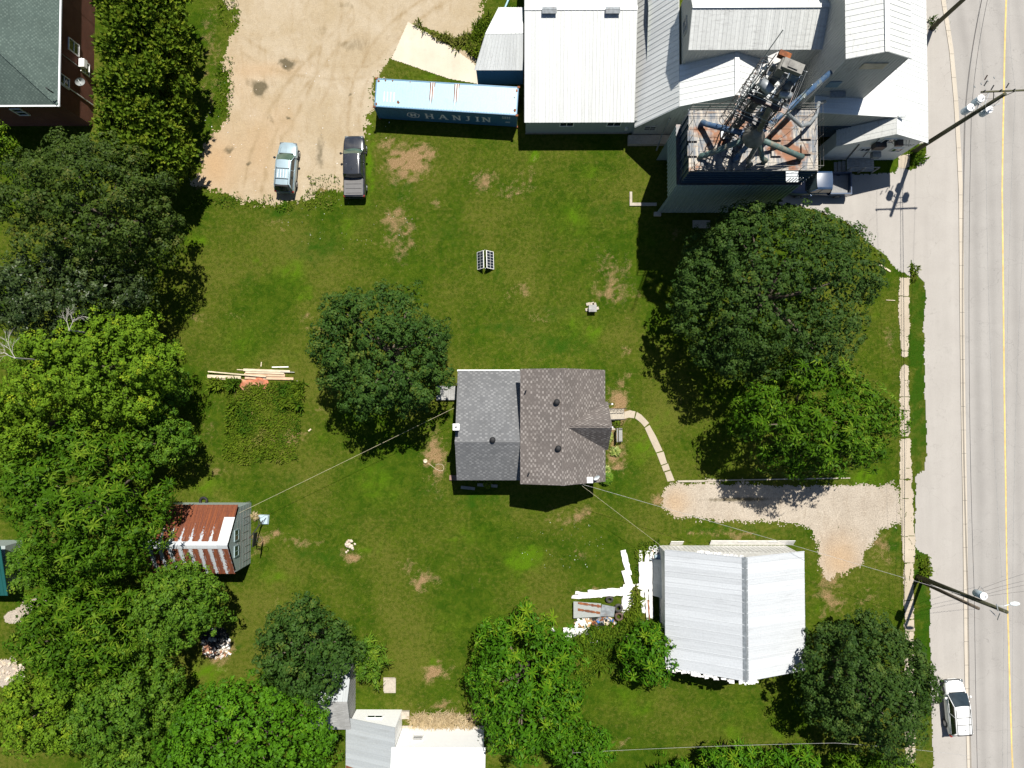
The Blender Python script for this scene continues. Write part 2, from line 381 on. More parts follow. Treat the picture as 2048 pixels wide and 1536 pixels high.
def m_lawn():
    t = NT("lawn_grass"); c = t.coord(); dry = t.attr("dry"); lush = t.attr("lush"); dk = t.attr("dark")
    n0 = t.noise(c, .12, 5, .6, .4); n1 = t.noise(c, .55, 6, .65, .3); n2 = t.noise(c, 3.2, 6, .7); n3 = t.noise(c, 14, 4, .7); n4 = t.noise(c, 38, 3, .7)
    nb = t.noise(c, 1.5, 6, .75, .8)
    k = t.mix(t.ramp(n1, .38, .62), (0.0194, 0.0467, 0.0025), (0.0375, 0.0676, 0.0042)); k = t.mix(t.ramp(n0, .40, .56, 0, .85), k, (0.0512, 0.0669, 0.0069))
    k = t.mix(t.ramp(nb, .50, .74, 0, .75), k, (0.0187, 0.0499, 0.0027)); k = t.mix(t.ramp(nb, .55, .34, 0, .8), k, (0.0594, 0.0846, 0.0069))
    k = t.mix(t.ramp(t.math('ADD', n2, t.math('MULTIPLY', n0, .7)), .82, .98, 0, .6), k, (0.1000, 0.1007, 0.0192))
    k = t.mix(t.ramp(t.math('ADD', lush, t.math('MULTIPLY', t.math('SUBTRACT', n2, .5), .9)), .15, .9, 0, 1), k, (0.0594, 0.1168, 0.0046))
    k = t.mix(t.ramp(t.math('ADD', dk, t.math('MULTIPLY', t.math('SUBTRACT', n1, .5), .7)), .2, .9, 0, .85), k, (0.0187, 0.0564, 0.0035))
    dm = t.ramp(t.math('ADD', dry, t.math('ADD', t.math('MULTIPLY', t.math('SUBTRACT', n2, .5), 1.3), t.math('MULTIPLY', t.math('SUBTRACT', n3, .5), .8))), .33, .95, 0, 1)
    k = t.mix(dm, k, t.mix(t.ramp(n3, .35, .65), (0.1400, 0.0901, .038), (0.2744, 0.1855, .10)))
    sy = t.n("ShaderNodeSeparateXYZ", i_0=c).outputs[1]
    mow = t.math('SINE', t.math('MULTIPLY', t.math('ADD', sy, t.math('MULTIPLY', n0, 1.2)), 5.6)); k = t.mul(k, t.ramp(mow, -1, 1, .985, 1.015))
    k = t.mul(k, t.ramp(n3, .28, .72, .62, 1.4)); k = t.mul(k, t.ramp(n4, .28, .72, .62, 1.42))
    t.bump(t.math('ADD', n3, n4), .7, .04)
    return t.done(k, 1.0, 0, .0)
M['lawn'] = m_lawn()
def m_dirt(name, a, b, c3, wetc=(.085, .07, .04), fine=.12):
    t = NT(name); c = t.coord(); wet = t.attr("wet"); org = t.attr("warm")
    n0 = t.noise(c, .22, 6, .62, .6); n1 = t.noise(t.mapv(c, (1, .45, 1), (0, 0, .35)), 1.1, 8, .65, 1.2); n2 = t.noise(c, 9, 5, .7); n3 = t.noise(c, 34, 3, .7)
    k = t.mix(t.ramp(n0, .35, .65), a, b); k = t.mix(t.ramp(n1, .48, .72, 0, .55), k, c3); k = t.mix(org, k, (.35, .235, .13))
    tr = t.attr('track'); k = t.mix(t.math('MULTIPLY', tr, t.ramp(n1, .3, .7, .3, 1)), k, c3); n5 = t.noise(t.mapv(c, (.5, 1.2, 1), (0, 0, -.5)), 2.2, 9, .75, 2.0); k = t.mul(k, t.ramp(n5, .3, .7, .90, 1.07))
    k = t.mix(t.ramp(t.math('ADD', wet, t.math('MULTIPLY', t.math('SUBTRACT', n1, .5), .8)), .25, .8, 0, .9), k, wetc)
    k = t.mul(k, t.ramp(n2, .3, .7, 1 - fine, 1 + fine)); k = t.mul(k, t.ramp(n3, .3, .7, 1 - fine, 1 + fine)); t.bump(t.math('ADD', n2, n1), .5, .03)
    return t.done(k, .95, 0, .15)
M['lot'] = m_dirt("sandy_gravel_lot", (.315, .25, .160), (.37, .31, .225), (.25, .185, .105))
M['gravel'] = m_dirt("pale_gravel", (.30, .257, .205), (.365, .32, .26), (.24, .195, .145), fine=.30)
def m_road(name, a, b, fine=.06, crack=.5):
    t = NT(name); c = t.coord(); lane = t.attr("lane")
    n0 = t.noise(t.mapv(c, (1, .06, 1)), .7, 5, .6); n1 = t.noise(c, .35, 6, .6); n2 = t.noise(c, 12, 5, .7); n3 = t.noise(c, 45, 3)
    k = t.mix(t.ramp(n1, .3, .7), a, b); k = t.mul(k, t.ramp(n0, .3, .7, .93, 1.05)); k = t.mul(k, t.ramp(lane, 0, 1, 1, .86))
    v = t.n("ShaderNodeTexVoronoi", feature='DISTANCE_TO_EDGE', i_Vector=t.mapv(t.n("ShaderNodeVectorMath", operation='ADD', i_0=c, i_1=t.mul(t.n("ShaderNodeTexNoise", i_Vector=c, i_Scale=.6, i_Detail=6.0).outputs[1], 1.6)).outputs[0], (.16, .22, 1)), i_Scale=1.0)
    k = t.mix(t.ramp(v.outputs[0], 0, .004, crack, 0), k, tuple(x * .45 for x in a))
    k = t.mix(t.ramp(t.noise(c, .8, 9, .7), .56, .8, 0, .45), k, tuple(x * .72 for x in a))
    k = t.mul(k, t.ramp(n2, .3, .7, 1 - fine, 1 + fine)); k = t.mul(k, t.ramp(n3, .3, .7, 1 - fine, 1 + fine)); t.bump(n3, .25, .01)
    return t.done(k, .92, 0, .2)
M['road'] = m_road("worn_asphalt", (.272, .258, .24), (.302, .288, .268))
M['apron'] = m_road("pale_pavement", (.305, .285, .26), (.335, .315, .288), .05, .35)
M['gutterc'] = m_road("concrete_gutter", (.40, .355, .29), (.44, .395, .33), .05, .0)
M['walk'] = m_road("old_sidewalk_concrete", (.335, .285, .215), (.41, .355, .275), .08, .5)
M['pad'] = m_road("new_concrete_pad", (.46, .40, .31), (.52, .46, .37), .04, .0)
M['yellow'] = mplain("yellow_line_paint", (.54, .39, .13), .8, .2, 2, dirt=(.36, .32, .26), dlo=.6, dhi=.75)

# ================================================================ THE GROUND
LOT = [(452, -160), (455, 0), (470, 60), (440, 110), (452, 170), (455, 235), (425, 262), (404, 300), (388, 368), (440, 385), (480, 402), (510, 412), (600, 408),
       (645, 385), (690, 392), (712, 340), (724, 290), (742, 250), (746, 160), (770, 140), (800, 100), (960, 170), (952, 128), (975, 60), (965, 20), (975, -160)]
WEDGE = [(779, 118), (757, 152), (800, 156), (880, 168), (962, 176), (950, 166), (870, 150), (810, 128)]
STRIPG = [(828, 48), (860, 58), (905, 76), (950, 66), (972, 20), (990, 40), (955, 120), (925, 100), (880, 86), (845, 66)]
PAD = [(816, 44), (783, 118), (900, 158), (958, 168), (957, 140), (946, 125), (900, 92)]
DRIVE = [(1322, 990), (1340, 968), (1420, 964), (1500, 967), (1600, 972), (1786, 968), (1801, 985), (1803, 1044), (1768, 1056), (1745, 1085), (1722, 1130), (1690, 1150),
         (1650, 1158), (1638, 1130), (1640, 1095), (1622, 1060), (1590, 1046), (1450, 1042), (1350, 1033), (1326, 1010)]
APRON = [(1740, -160), (1740, 305), (1700, 330), (1640, 342), (1575, 352), (1480, 352), (1470, 404), (1600, 412), (1690, 440), (1740, 488), (1768, 508), (1797, 542), (1819, 551), (1822, 520), (1830, 548),
         (1848, 565), (1853, 596), (1847, 640), (1849, 760), (1854, 900), (1848, 940), (1832, 954), (1830, 1000), (1830, 1090), (1840, 1104), (1856, 1108), (1862, 1190), (1860, 1300), (1866, 1540), (1868, 1700),
         (1945, 1700), (1936, 1400), (1930, 1100), (1923, 768), (1921, 384), (1908, 200), (1897, 100), (1881, 0), (1870, -160)]
VERGE = [(1775, 300), (1852, 285), (1853, 306), (1840, 318), (1832, 338), (1820, 340), (1797, 332), (1790, 346), (1700, 350), (1640, 342), (1640, 300)]
WALK = [(1800, 556), (1818, 556), (1819, 640), (1816, 700), (1819, 780), (1821, 900), (1824, 960), (1827, 1060), (1830, 1090), (1826, 1150), (1828, 1290), (1831, 1540), (1832, 1700),
        (1813, 1700), (1811, 1540), (1810, 1290), (1806, 1150), (1802, 1050), (1799, 960), (1800, 880), (1800, 760), (1803, 700), (1797, 620)]
GARDEN = [(452, 772), (520, 768), (606, 762), (608, 820), (598, 880), (600, 922), (560, 930), (445, 920), (448, 830)]

def add_blobs(px, py, L, warp=False):
    s = np.zeros(px.shape)
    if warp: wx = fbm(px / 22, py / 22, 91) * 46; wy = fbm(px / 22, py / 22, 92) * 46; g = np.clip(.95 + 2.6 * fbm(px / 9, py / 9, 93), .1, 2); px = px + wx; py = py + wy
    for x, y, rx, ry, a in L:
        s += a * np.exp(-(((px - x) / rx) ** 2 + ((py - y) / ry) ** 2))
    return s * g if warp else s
DRY = [(815, 325, 50, 42, 1.0), (800, 470, 30, 60, .7), (860, 300, 20, 20, .5), (1050, 575, 35, 16, .5), (1225, 540, 45, 30, .5), (1225, 590, 40, 28, .7), (1100, 640, 30, 10, .2), (872, 915, 22, 60, 1.0),
       (1236, 790, 18, 40, .8), (1222, 870, 20, 50, .9), (1232, 930, 20, 20, .6), (705, 1108, 30, 12, .8), (850, 1160, 26, 18, .8), (615, 1082, 40, 8, .6), (550, 1075, 30, 9, .6), (1480, 1072, 60, 8, .7), (1390, 1066, 30, 8, .6),
       (1660, 1180, 22, 70, .8), (1740, 1190, 40, 40, .35), (1322, 1000, 22, 18, 1.0), (870, 1345, 32, 20, .9), (1120, 1030, 60, 20, .35), (440, 1300, 32, 32, .9), (900, 1412, 80, 10, .6), (420, 120, 22, 140, .45), (425, 850, 22, 70, .3),
       (1760, 1095, 30, 40, .5), (800, 1440, 50, 10, .4), (760, 1210, 60, 20, .25), (520, 1090, 14, 40, .5), (1200, 490, 60, 30, .2), (640, 330, 16, 60, .5), (1780, 690, 14, 40, .5), (1055, 350, 20, 22, .4), (1200, 1180, 60, 14, .4), (1120, 1080, 50, 40, .15), (590, 870, 20, 30, .5), (980, 600, 80, 14, .2), (430, 1420, 30, 60, .3), (640, 600, 60, 60, .12), (1300, 1460, 120, 50, .15), (1000, 1300, 60, 60, .2), (700, 610, 50, 12, .2), (550, 1200, 30, 20, .3)]
LUSH = [(585, 545, 42, 30, .6), (690, 460, 26, 30, .55), (1150, 440, 25, 40, .6), (755, 965, 50, 50, .5), (400, 975, 50, 18, .6), (1068, 318, 12, 16, 1.3), (738, 320, 9, 80, 1.0), (1040, 1122, 30, 26, .8), (1320, 840, 40, 26, .35), (415, 1345, 40, 22, .9), (860, 1330, 12, 22, .8),
        (397, 480, 18, 18, .8), (1250, 1390, 60, 40, .4), (1140, 650, 20, 30, .5), (480, 680, 60, 60, .3), (900, 1250, 60, 30, .35), (560, 1160, 60, 20, .3), (1280, 900, 40, 40, .4), (960, 1060, 90, 40, .2), (770, 800, 40, 30, .3), (1470, 1420, 90, 60, .2), (1040, 790, 400, 20, .0), (470, 50, 10, 40, .4), (850, 150, 40, 12, .5), (700, 410, 30, 8, .4), (1180, 660, 40, 30, .3), (1700, 960, 90, 8, .5)]
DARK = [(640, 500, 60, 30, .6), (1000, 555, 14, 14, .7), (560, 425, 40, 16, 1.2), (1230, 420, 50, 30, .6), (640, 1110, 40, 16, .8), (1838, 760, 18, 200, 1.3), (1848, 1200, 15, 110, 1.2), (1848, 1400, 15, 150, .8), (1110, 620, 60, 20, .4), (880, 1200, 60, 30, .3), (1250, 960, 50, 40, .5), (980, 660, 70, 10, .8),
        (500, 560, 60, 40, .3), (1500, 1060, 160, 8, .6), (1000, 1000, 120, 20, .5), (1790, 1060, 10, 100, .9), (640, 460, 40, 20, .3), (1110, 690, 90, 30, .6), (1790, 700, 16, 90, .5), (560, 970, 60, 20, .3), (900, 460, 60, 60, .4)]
_r = random.Random(77)
for _ in range(170):
    x, y = _r.uniform(380, 1780), _r.uniform(270, 1500); k = _r.random(); a_ = _r.uniform(.25, .6); rx_ = _r.uniform(6, 34); (DRY if k < .45 else LUSH if k < .8 else DARK).append((x, y, rx_, rx_ * _r.uniform(.35, .8), a_))
def axis_vals(lo, hi, st): return np.concatenate([[-1500, -600, -250, -130, -90, -70], np.arange(lo, hi, st), [70, 90, 130, 250, 600, 1500]])
xs = axis_vals(-54, 54, .3); ys = axis_vals(-44, 44, .3)
gx, gy = np.meshgrid(xs, ys); px, py = topx(gx.ravel(), gy.ravel())
idx = np.arange(gx.size).reshape(gx.shape)
fc = np.stack([idx[:-1, :-1], idx[:-1, 1:], idx[1:, 1:], idx[1:, :-1]], -1).reshape(-1, 4)
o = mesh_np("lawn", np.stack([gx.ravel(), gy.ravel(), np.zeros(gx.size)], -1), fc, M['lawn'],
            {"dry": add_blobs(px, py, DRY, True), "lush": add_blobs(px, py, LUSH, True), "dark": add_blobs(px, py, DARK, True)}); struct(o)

LOT_GRASS = [(415, 150, 26, 120, 14), (455, 175, 10, 26, 10), (432, 235, 12, 22, 10), (470, 350, 8, 30, 12), (640, 330, 14, 30, 7), (650, 390, 24, 20, 18), (440, 90, 14, 40, 8), (475, 20, 14, 26, 12), (600, 418, 60, 8, 10), (735, 300, 10, 60, 10), (520, 408, 30, 6, 6), (400, 90, 10, 100, 10)]
TRK = []
for (ax, ay, bx, by, cx, cy) in ((620, -100, 700, 60, 565, 280), (650, -100, 735, 70, 600, 280), (480, 400, 500, 200, 700, 40), (520, 400, 535, 210, 720, 60), (720, 270, 690, 120, 900, 0), (700, 280, 660, 100, 880, -20), (470, 60, 560, 150, 780, 130), (470, 90, 560, 180, 770, 150)):
    pp = [((1 - t) ** 2 * ax + 2 * t * (1 - t) * bx + t * t * cx, (1 - t) ** 2 * ay + 2 * t * (1 - t) * by + t * t * cy) for t in [i / 10 for i in range(11)]]; TRK += list(zip(pp[:-1], pp[1:]))
def trk_fn(px, py):
    px = px + fbm(px / 40, py / 40, 81) * 16; d = np.full(px.shape, 99.)
    for (a, b), (c, e) in TRK: d = np.minimum(d, segd(px, py, a, b, c, e))
    return np.exp(-(d / 4.0) ** 2) * np.clip(.6 + 2.2 * fbm(px / 25, py / 25, 82), 0, 1)
def dith(px, py, s): return (np.random.default_rng(s).uniform(0, 1, px.shape) - .5)
def lot_fn(px, py):
    s = sdf(px, py, LOT) * 1.0 + fbm(px / 26, py / 26, 3) * 30 + fbm(px / 6, py / 6, 4) * 24 + dith(px, py, 1) * 9
    s = np.minimum(s, 60) - add_blobs(px, py, LOT_GRASS) * (1.2 + 1.6 * fbm(px / 7, py / 7, 9) * 2)
    g = fbm(px / 5, py / 5, 21) * 9
    return np.minimum(np.minimum(s, -sdf(px, py, WEDGE) + g), -sdf(px, py, STRIPG) + g)
WET = [(520, 178, 13, 13, 1.3), (572, 125, 15, 8, 1.2), (575, 135, 14, 8, .6), (500, 165, 40, 10, .35), (640, 60, 40, 12, .3), (700, 90, 40, 18, .4), (540, 240, 10, 30, .4), (460, 300, 14, 6, .7), (425, 270, 6, 10, .8), (498, 328, 5, 6, .9), (700, 190, 6, 4, .8), (690, 10, 30, 10, .4), (640, 305, 10, 40, .7), (455, 185, 4, 14, .6), (575, 235, 4, 3, .9)]
WARM = [(430, 330, 45, 70, .9), (520, 300, 40, 80, .5), (480, 160, 40, 60, .3), (540, 140, 60, 16, .5), (570, 240, 30, 40, .3), (900, 150, 60, 30, .3)]
o = cellsheet("gravel_lot", (370, -150, 1000, 425), .085, .008, lot_fn, M['lot'], {"track": trk_fn, "wet": lambda a, b: add_blobs(a + fbm(a / 9, b / 9, 83) * 14, b + fbm(a / 9, b / 9, 84) * 14, WET), "warm": lambda a, b: add_blobs(a, b, WARM)}); struct(o)
o = cellsheet("concrete_pad", (770, 30, 970, 180), .07, .02, lambda a, b: sdf(a, b, PAD) + fbm(a / 5, b / 5, 31) * 1.6, M['pad']); struct(o)
def drive_fn(px, py):
    s = sdf(px, py, DRIVE) + fbm(px / 20, py / 20, 43) * 14 + fbm(px / 4, py / 4, 44) * 14 + dith(px, py, 2) * 8
    return s - add_blobs(px, py, [(1735, 1110, 10, 10, 14), (1560, 968, 200, 3, 6), (1715, 1145, 14, 8, 10), (1675, 1150, 4, 6, 20), (1764, 1062, 5, 3, 16), (1677, 1054, 2, 2, 60), (1703, 1060, 1.5, 1.5, 60)])
o = cellsheet("driveway", (1300, 940, 1810, 1180), .08, .008, drive_fn, M['gravel'], {"wet": lambda a, b: add_blobs(a, b, [(1500, 998, 60, 5, .7), (1440, 1000, 60, 5, .5), (1380, 1020, 30, 6, .3)]), "warm": lambda a, b: add_blobs(a, b, [(1680, 1120, 40, 50, .7), (1350, 1005, 30, 30, .6)])}); struct(o)
def apron_fn(px, py):
    s = sdf(px, py, APRON) + np.where(px < 1880, fbm(px / 12, py / 12, 51) * 7 + fbm(px / 4, py / 4, 52) * 4, 2)
    return np.minimum(s, -sdf(px, py, VERGE) + fbm(px / 5, py / 5, 53) * 7)
o = cellsheet("parking_apron", (1450, -150, 1950, 1690), .085, .010, apron_fn, M['apron']); struct(o)

GUT = [(-2500, 1872), (-60, 1872), (0, 1882), (100, 1898), (200, 1907), (300, 1913), (384, 1917), (600, 1919), (768, 1921), (900, 1923), (1000, 1925), (1100, 1926), (1300, 1928), (1400, 1930), (1536, 1934), (1640, 1936), (4000, 1940)]
YEL = [(-2500, 2016), (-60, 2014), (0, 2012), (100, 2009), (300, 2005), (384, 2004), (560, 2006), (768, 2008), (900, 2010), (1100, 2013), (1250, 2016), (1400, 2020), (1536, 2025), (1640, 2028), (4000, 2060)]
def interp(T, y): return float(np.interp(y, [a for a, b in T], [b for a, b in T]))
def strip(name, T, o0, o1, z, mat, cols=1, lane=None):
    ysv = [-2500, -900, -400, -160] + list(range(-100, 1680, 20)) + [1900, 2500, 4000]; co = []; la = []
    for y in ysv:
        for c in range(cols + 1):
            off = o0 + (o1 - o0) * c / cols; p = P(interp(T, y) + off, y); co.append((p.x, p.y, z)); la.append(lane(off) if lane else 0)
    n = cols + 1; f = [(r * n + c + n, r * n + c + n + 1, r * n + c + 1, r * n + c) for r in range(len(ysv) - 1) for c in range(cols)]
    return mesh_np(name, np.array(co), np.array(f), mat, {"lane": np.array(la)})
lane_f = lambda o: math.exp(-((o - 35) / 9) ** 2) + .7 * math.exp(-((o - 66) / 8) ** 2) + .9 * math.exp(-((o - 112) / 9) ** 2) + .6 * math.exp(-((o - 150) / 9) ** 2)
struct(strip("road", GUT, 8, 330, .016, M['road'], 80, lane_f)); struct(strip("road_gutter", GUT, 0, 9, .022, M['gutterc']))
struct(strip("far_pavement", GUT, 330.5, 470, .014, M['apron'])); struct(strip("yellow_centre_line", YEL, -1.5, 1.6, .024, M['yellow']))
mb = MB()                                  # joints of the gutter, sunk dark strips
for k, y in enumerate(range(-80, 1640, 47)):
    x = interp(GUT, y); a = P(x + .3, y); b = P(x + 8.8, y); mb.bar((a.x, a.y, .0235), (b.x, b.y, .0235), .022, .003)
for y in range(-100, 1640, 12):
    a = P(interp(GUT, y), y); b = P(interp(GUT, y + 12), y + 12); mb.bar((a.x, a.y, .0232), (b.x, b.y, .0232), .03, .003)
struct(mb.build("gutter_joints", M['tyre_grey']))
rngw = random.Random(5); CR = []
y = 556
while y < 1600:
    y += rngw.uniform(20, 44); CR.append((1796, y + rngw.uniform(-3, 3), 1834, y + rngw.uniform(-3, 3), rngw.uniform(.0, .8)))
for k in range(16):
    y = rngw.uniform(560, 1300); x = rngw.uniform(1800, 1825); CR.append((x, y, x + rngw.uniform(-14, 14), y + rngw.uniform(10, 26), rngw.uniform(.2, .6)))
def walk_fn(px, py):
    jx = fbm(px / 7, py / 7, 61) * 5; s = sdf(px, py, WALK) + fbm(px / 9, py / 9, 62) * 7 + fbm(px / 3, py / 3, 63) * 3
    for ax, ay, bx, by, wd in CR: s = np.minimum(s, (segd(px + jx, py + jx * .6, ax, ay, bx, by) - wd) * 2)
    return s - add_blobs(px, py, [(1809, 722, 14, 7, 20), (1822, 590, 3, 10, 8), (1810, 875, 10, 5, 5), (1805, 1130, 5, 8, 6), (1815, 960, 6, 2, 9)])
struct(cellsheet("bare_ground", (-40, 1150, 110, 1400), .085, .008, lambda a, b: np.maximum(sdf(a, b, [(-40, 1330), (20, 1318), (50, 1340), (46, 1362), (0, 1372), (-40, 1372)]), sdf(a, b, [(5, 1235), (60, 1195), (90, 1202), (70, 1222), (20, 1252)])) + fbm(a / 6, b / 6, 15) * 14, M['gravel']))
struct(cellsheet("sidewalk", (1790, 540, 1840, 1690), .06, .03, walk_fn, M['walk']))
struct(cellsheet("entrance_path", (1790, 300, 1830, 345), .06, .03, lambda a, b: sdf(a, b, [(1797, 312), (1820, 308), (1818, 334), (1812, 337), (1797, 336)]) - np.maximum(0, 1.2 - segd(a, b, 1797, 318, 1816, 336)) * 2, M['walk']))

# the garden path: seven slabs, one curve
PC = [(1249, 824, 1248, 837), (1270, 822, 1268, 837), (1272.5, 825, 1268, 837), (1297, 846, 1288, 854), (1299, 850, 1289.5, 856), (1312, 873, 1302, 884), (1325, 901, 1312, 905), (1327, 903, 1313, 907), (1334, 926, 1322, 930), (1336, 927, 1323, 932), (1340, 939, 1327, 943), (1341, 941, 1329, 945), (1349, 961, 1335, 963)]
segs = [(0, 1), (2, 3), (4, 6), (7, 8), (9, 10), (11, 12)]
mb = MB()
def slab(mb, ring, z0, z1):
    n = len(ring); lo = [V(p.x, p.y, z0) for p in ring]; hi = [V(p.x, p.y, z1) for p in ring]
    mb.add(lo + hi, [tuple(range(n))[::-1], tuple(range(n, 2 * n))] + [(i, (i + 1) % n, n + (i + 1) % n, n + i) for i in range(n)])
for a, b in segs:
    if a == 0: L = [(1249, 823.5), (1260, 820.5), (1271, 823)]; R = [(1268, 836.5), (1258, 835), (1248.5, 837.5)]
    elif a == 2: L = [(1273.5, 824), (1282, 829), (1290, 837), (1298, 846)]; R = [(1289, 854), (1281, 845), (1275, 840), (1270, 836.5)]
    else: L = [PC[i][:2] for i in range(a, b + 1)]; R = [PC[i][2:] for i in range(b, a - 1, -1)]
    slab(mb, [P(*p) for p in L + R][::-1], -.02, .035)
struct(mb.build("garden_path", M['walk']))

# ================================================================ GRASS, WEEDS
EXCL = [LOT, DRIVE, APRON, WALK, PAD, [(1255, 60), (1560, 60), (1560, 430), (1310, 430), (1262, 290)], [(1040, -50), (1280, -50), (1280, 272), (1046, 272)], [(910, 744), (1200, 744), (1200, 955), (910, 955)],
        [(1316, 1080), (1578, 1080), (1578, 1305), (1316, 1305)], [(340, 1005), (505, 1005), (500, 1125), (340, 1125)], [(1250, 815), (1300, 840), (1355, 970), (1330, 965), (1285, 860), (1250, 840)]]
def blades(name, pos, h, wd, lean, tint, rng, mat, parent=None, kind='stuff', segs=1):
    n = len(pos); th = rng.uniform(0, 2 * np.pi, n); d = np.stack([np.cos(th), np.sin(th), np.zeros(n)], -1); s = np.stack([-d[:, 1], d[:, 0], np.zeros(n)], -1)
    hh = (h * rng.uniform(.6, 1.3, n))[:, None]; le = (lean * rng.uniform(.3, 1.3, n))[:, None]
    tip = pos + d * hh * le + np.array([0, 0, 1]) * hh * np.sqrt(np.clip(1 - le ** 2, .1, 1)); mid = pos + (tip - pos) * .55 + np.array([0, 0, 1]) * hh * .12
    w_ = (wd * rng.uniform(.7, 1.3, n))[:, None]
    co = np.stack([pos - s * w_ * .3, pos + s * w_ * .3, mid + s * w_ * .5, mid - s * w_ * .5, tip + s * w_ * .08, tip - s * w_ * .08], 1).reshape(-1, 3)
    b = np.arange(n)[:, None] * 6; f = np.concatenate([b + np.array([[0, 1, 2, 3]]), b + np.array([[3, 2, 4, 5]])])
    o = mesh_np(name, co, f, mat, {"tint": np.repeat(np.clip(tint, 0, 1), 6)}, parent)
    if kind: o['kind'] = kind
    return o
M['grassblade'] = mleaf("grass_blade", (.028, .053, .002), (.064, .096, .004), (.20, .16, .04), .9, .15, .0)
M['weed'] = mleaf("weed_leaf", (.038, .090, .006), (.105, .155, .010), (.17, .16, .04), .8, .2, .05)
M['straw'] = mleaf("straw_leaf", (.20, .18, .05), (.42, .32, .18), (.55, .44, .28), .8, .25, .15)
rng = np.random.default_rng(11)
n = 230000; a = P(300, 1560); b = P(1900, -40)
pos = np.stack([rng.uniform(a.x, b.x, n), rng.uniform(a.y, b.y, n), np.zeros(n)], -1); qx, qy = topx(pos[:, 0], pos[:, 1]); k = np.ones(n, bool)
for E in EXCL: k &= sdf(qx, qy, E) < -1
pos, qx, qy = pos[k], qx[k], qy[k]
tint = .34 + .35 * rng.normal(0, 1, len(pos)) * .5 + .55 * np.clip(add_blobs(qx, qy, DRY), 0, 1) + fbm(pos[:, 0] / 2, pos[:, 1] / 2, 71) * .5
blades("grass", pos, .055, .03, .75, tint, rng, M['grassblade'])
def weeds(name, label, polys, dens, h, wd, tb, mat, seed, lean=.7, cat='weeds', clump=1.0):
    r = np.random.default_rng(seed); P0 = []
    for poly in polys:
        X = [p[0] for p in poly]; Y = [p[1] for p in poly]; a = P(min(X), max(Y)); b = P(max(X), min(Y)); n = int((b.x - a.x) * (b.y - a.y) * dens)
        q = np.stack([r.uniform(a.x, b.x, n), r.uniform(a.y, b.y, n), np.zeros(n)], -1); x, y = topx(q[:, 0], q[:, 1])
        k = sdf(x, y, poly) + fbm(x / 8, y / 8, seed) * 14 + fbm(x / 30, y / 30, seed + 1) * 34 > 0; dd = vnoise(x / 9, y / 9, seed + 5) * .6 + vnoise(x / 30, y / 30, seed + 8) * .5; k &= r.uniform(0, 1, n) < np.clip(dd * clump * 1.6, .12, 1); P0.append(q[k])
    pos = np.concatenate(P0); q = pos[:, :2]; hh = h * (.4 + 1.3 * vnoise(q[:, 0] / .8, q[:, 1] / .8, seed)); pos[:, 2] = r.uniform(0, 1, len(pos)) * hh * .6
    t = tb + fbm(q[:, 0] / 1.6, q[:, 1] / 1.6, seed + 2) * 1.5 + r.normal(0, .12, len(pos))
    o = blades(name, pos, hh, wd, lean, t, r, mat); o['label'] = label; return o
weeds("weeds", "tall tangled weeds filling the old garden bed below the plank stack", [GARDEN], 170, .18, .09, .40, M['weed'], 5)
weeds("weeds", "dark weeds along the north edge of the garden bed beside the planks", [[(560, 770), (610, 765), (606, 815), (560, 810)], [(447, 800), (475, 800), (475, 850), (450, 850)], [(424, 758), (480, 760), (480, 775), (424, 770)]], 300, .55, .11, .16, M['weed'], 6)
weeds("weeds", "scrubby weeds around the scrap heap beside the white barn", [[(1110, 1285), (1205, 1250), (1250, 1240), (1270, 1170), (1285, 1240), (1325, 1215), (1320, 1260), (1260, 1280), (1215, 1330), (1165, 1370), (1150, 1330)]], 260, .5, .10, .40, M['weed'], 7)
weeds("weeds", "green weeds growing up between the white boards beside the barn", [[(1272, 1075), (1320, 1080), (1322, 1108), (1285, 1105), (1278, 1160), (1282, 1240), (1272, 1235), (1270, 1160)]], 200, .2, .09, .3, M['weed'], 8)
weeds("weeds", "brown and green weed strip between the concrete pad and the gravel", [STRIPG], 220, .4, .08, .62, M['weed'], 9)
weeds("ornamental_grass", "bed of pale straw coloured ornamental grass against the white house", [[(822, 1428), (880, 1424), (935, 1424), (955, 1430), (950, 1450), (822, 1452)]], 420, .5, .05, .55, M['straw'], 10, .8)
weeds("weeds", "scattered weed tufts along the left edge of the gravel lot", [[(436, 10), (480, 0), (470, 60), (440, 50)], [(440, 110), (470, 120), (460, 240), (430, 235)], [(620, 350), (680, 350), (680, 415), (600, 420)], [(380, 385), (600, 405), (600, 425), (380, 410)]], 60, .16, .07, .3, M['weed'], 12)
weeds("weeds", "low verge weeds at the foot of the street poles", [[(1832, 1108), (1856, 1108), (1860, 1150), (1836, 1160)], [(1822, 290), (1850, 296), (1838, 330), (1822, 328)], [(1858, 20), (1874, 36), (1868, 60), (1856, 60)], [(1820, 530), (1836, 560), (1824, 575)]], 200, .3, .09, .25, M['weed'], 13)

# ================================================================ TREES
M['maple_dark'] = mleaf("dark_maple_leaf", (0.0140, 0.0381, 0.0054), (0.0373, 0.0739, 0.0116), (0.0792, 0.1120, 0.0179), .6, .16, 0.11)
M['maple_mid'] = mleaf("maple_leaf", (0.0155, 0.0437, 0.0064), (0.0407, 0.0874, 0.0129), (0.0957, 0.1207, 0.0166), .6, .18, 0.11)
M['maple_bright'] = mleaf("bright_maple_leaf", (0.0274, 0.0795, 0.0037), (0.0609, 0.1604, 0.0062), (0.1216, 0.2308, 0.0111), .5, .15, .07)
M['oak'] = mleaf("dark_oak_leaf", (0.0160, 0.0352, 0.0062), (0.0366, 0.0638, 0.0106), (0.0744, 0.0935, 0.0176), .6, .15, 0.12)
M['walnut'] = mleaf("walnut_leaf", (0.0200, 0.0560, 0.0025), (0.0490, 0.1130, 0.0045), (0.1300, 0.1980, 0.0140), .55, .15, .07)
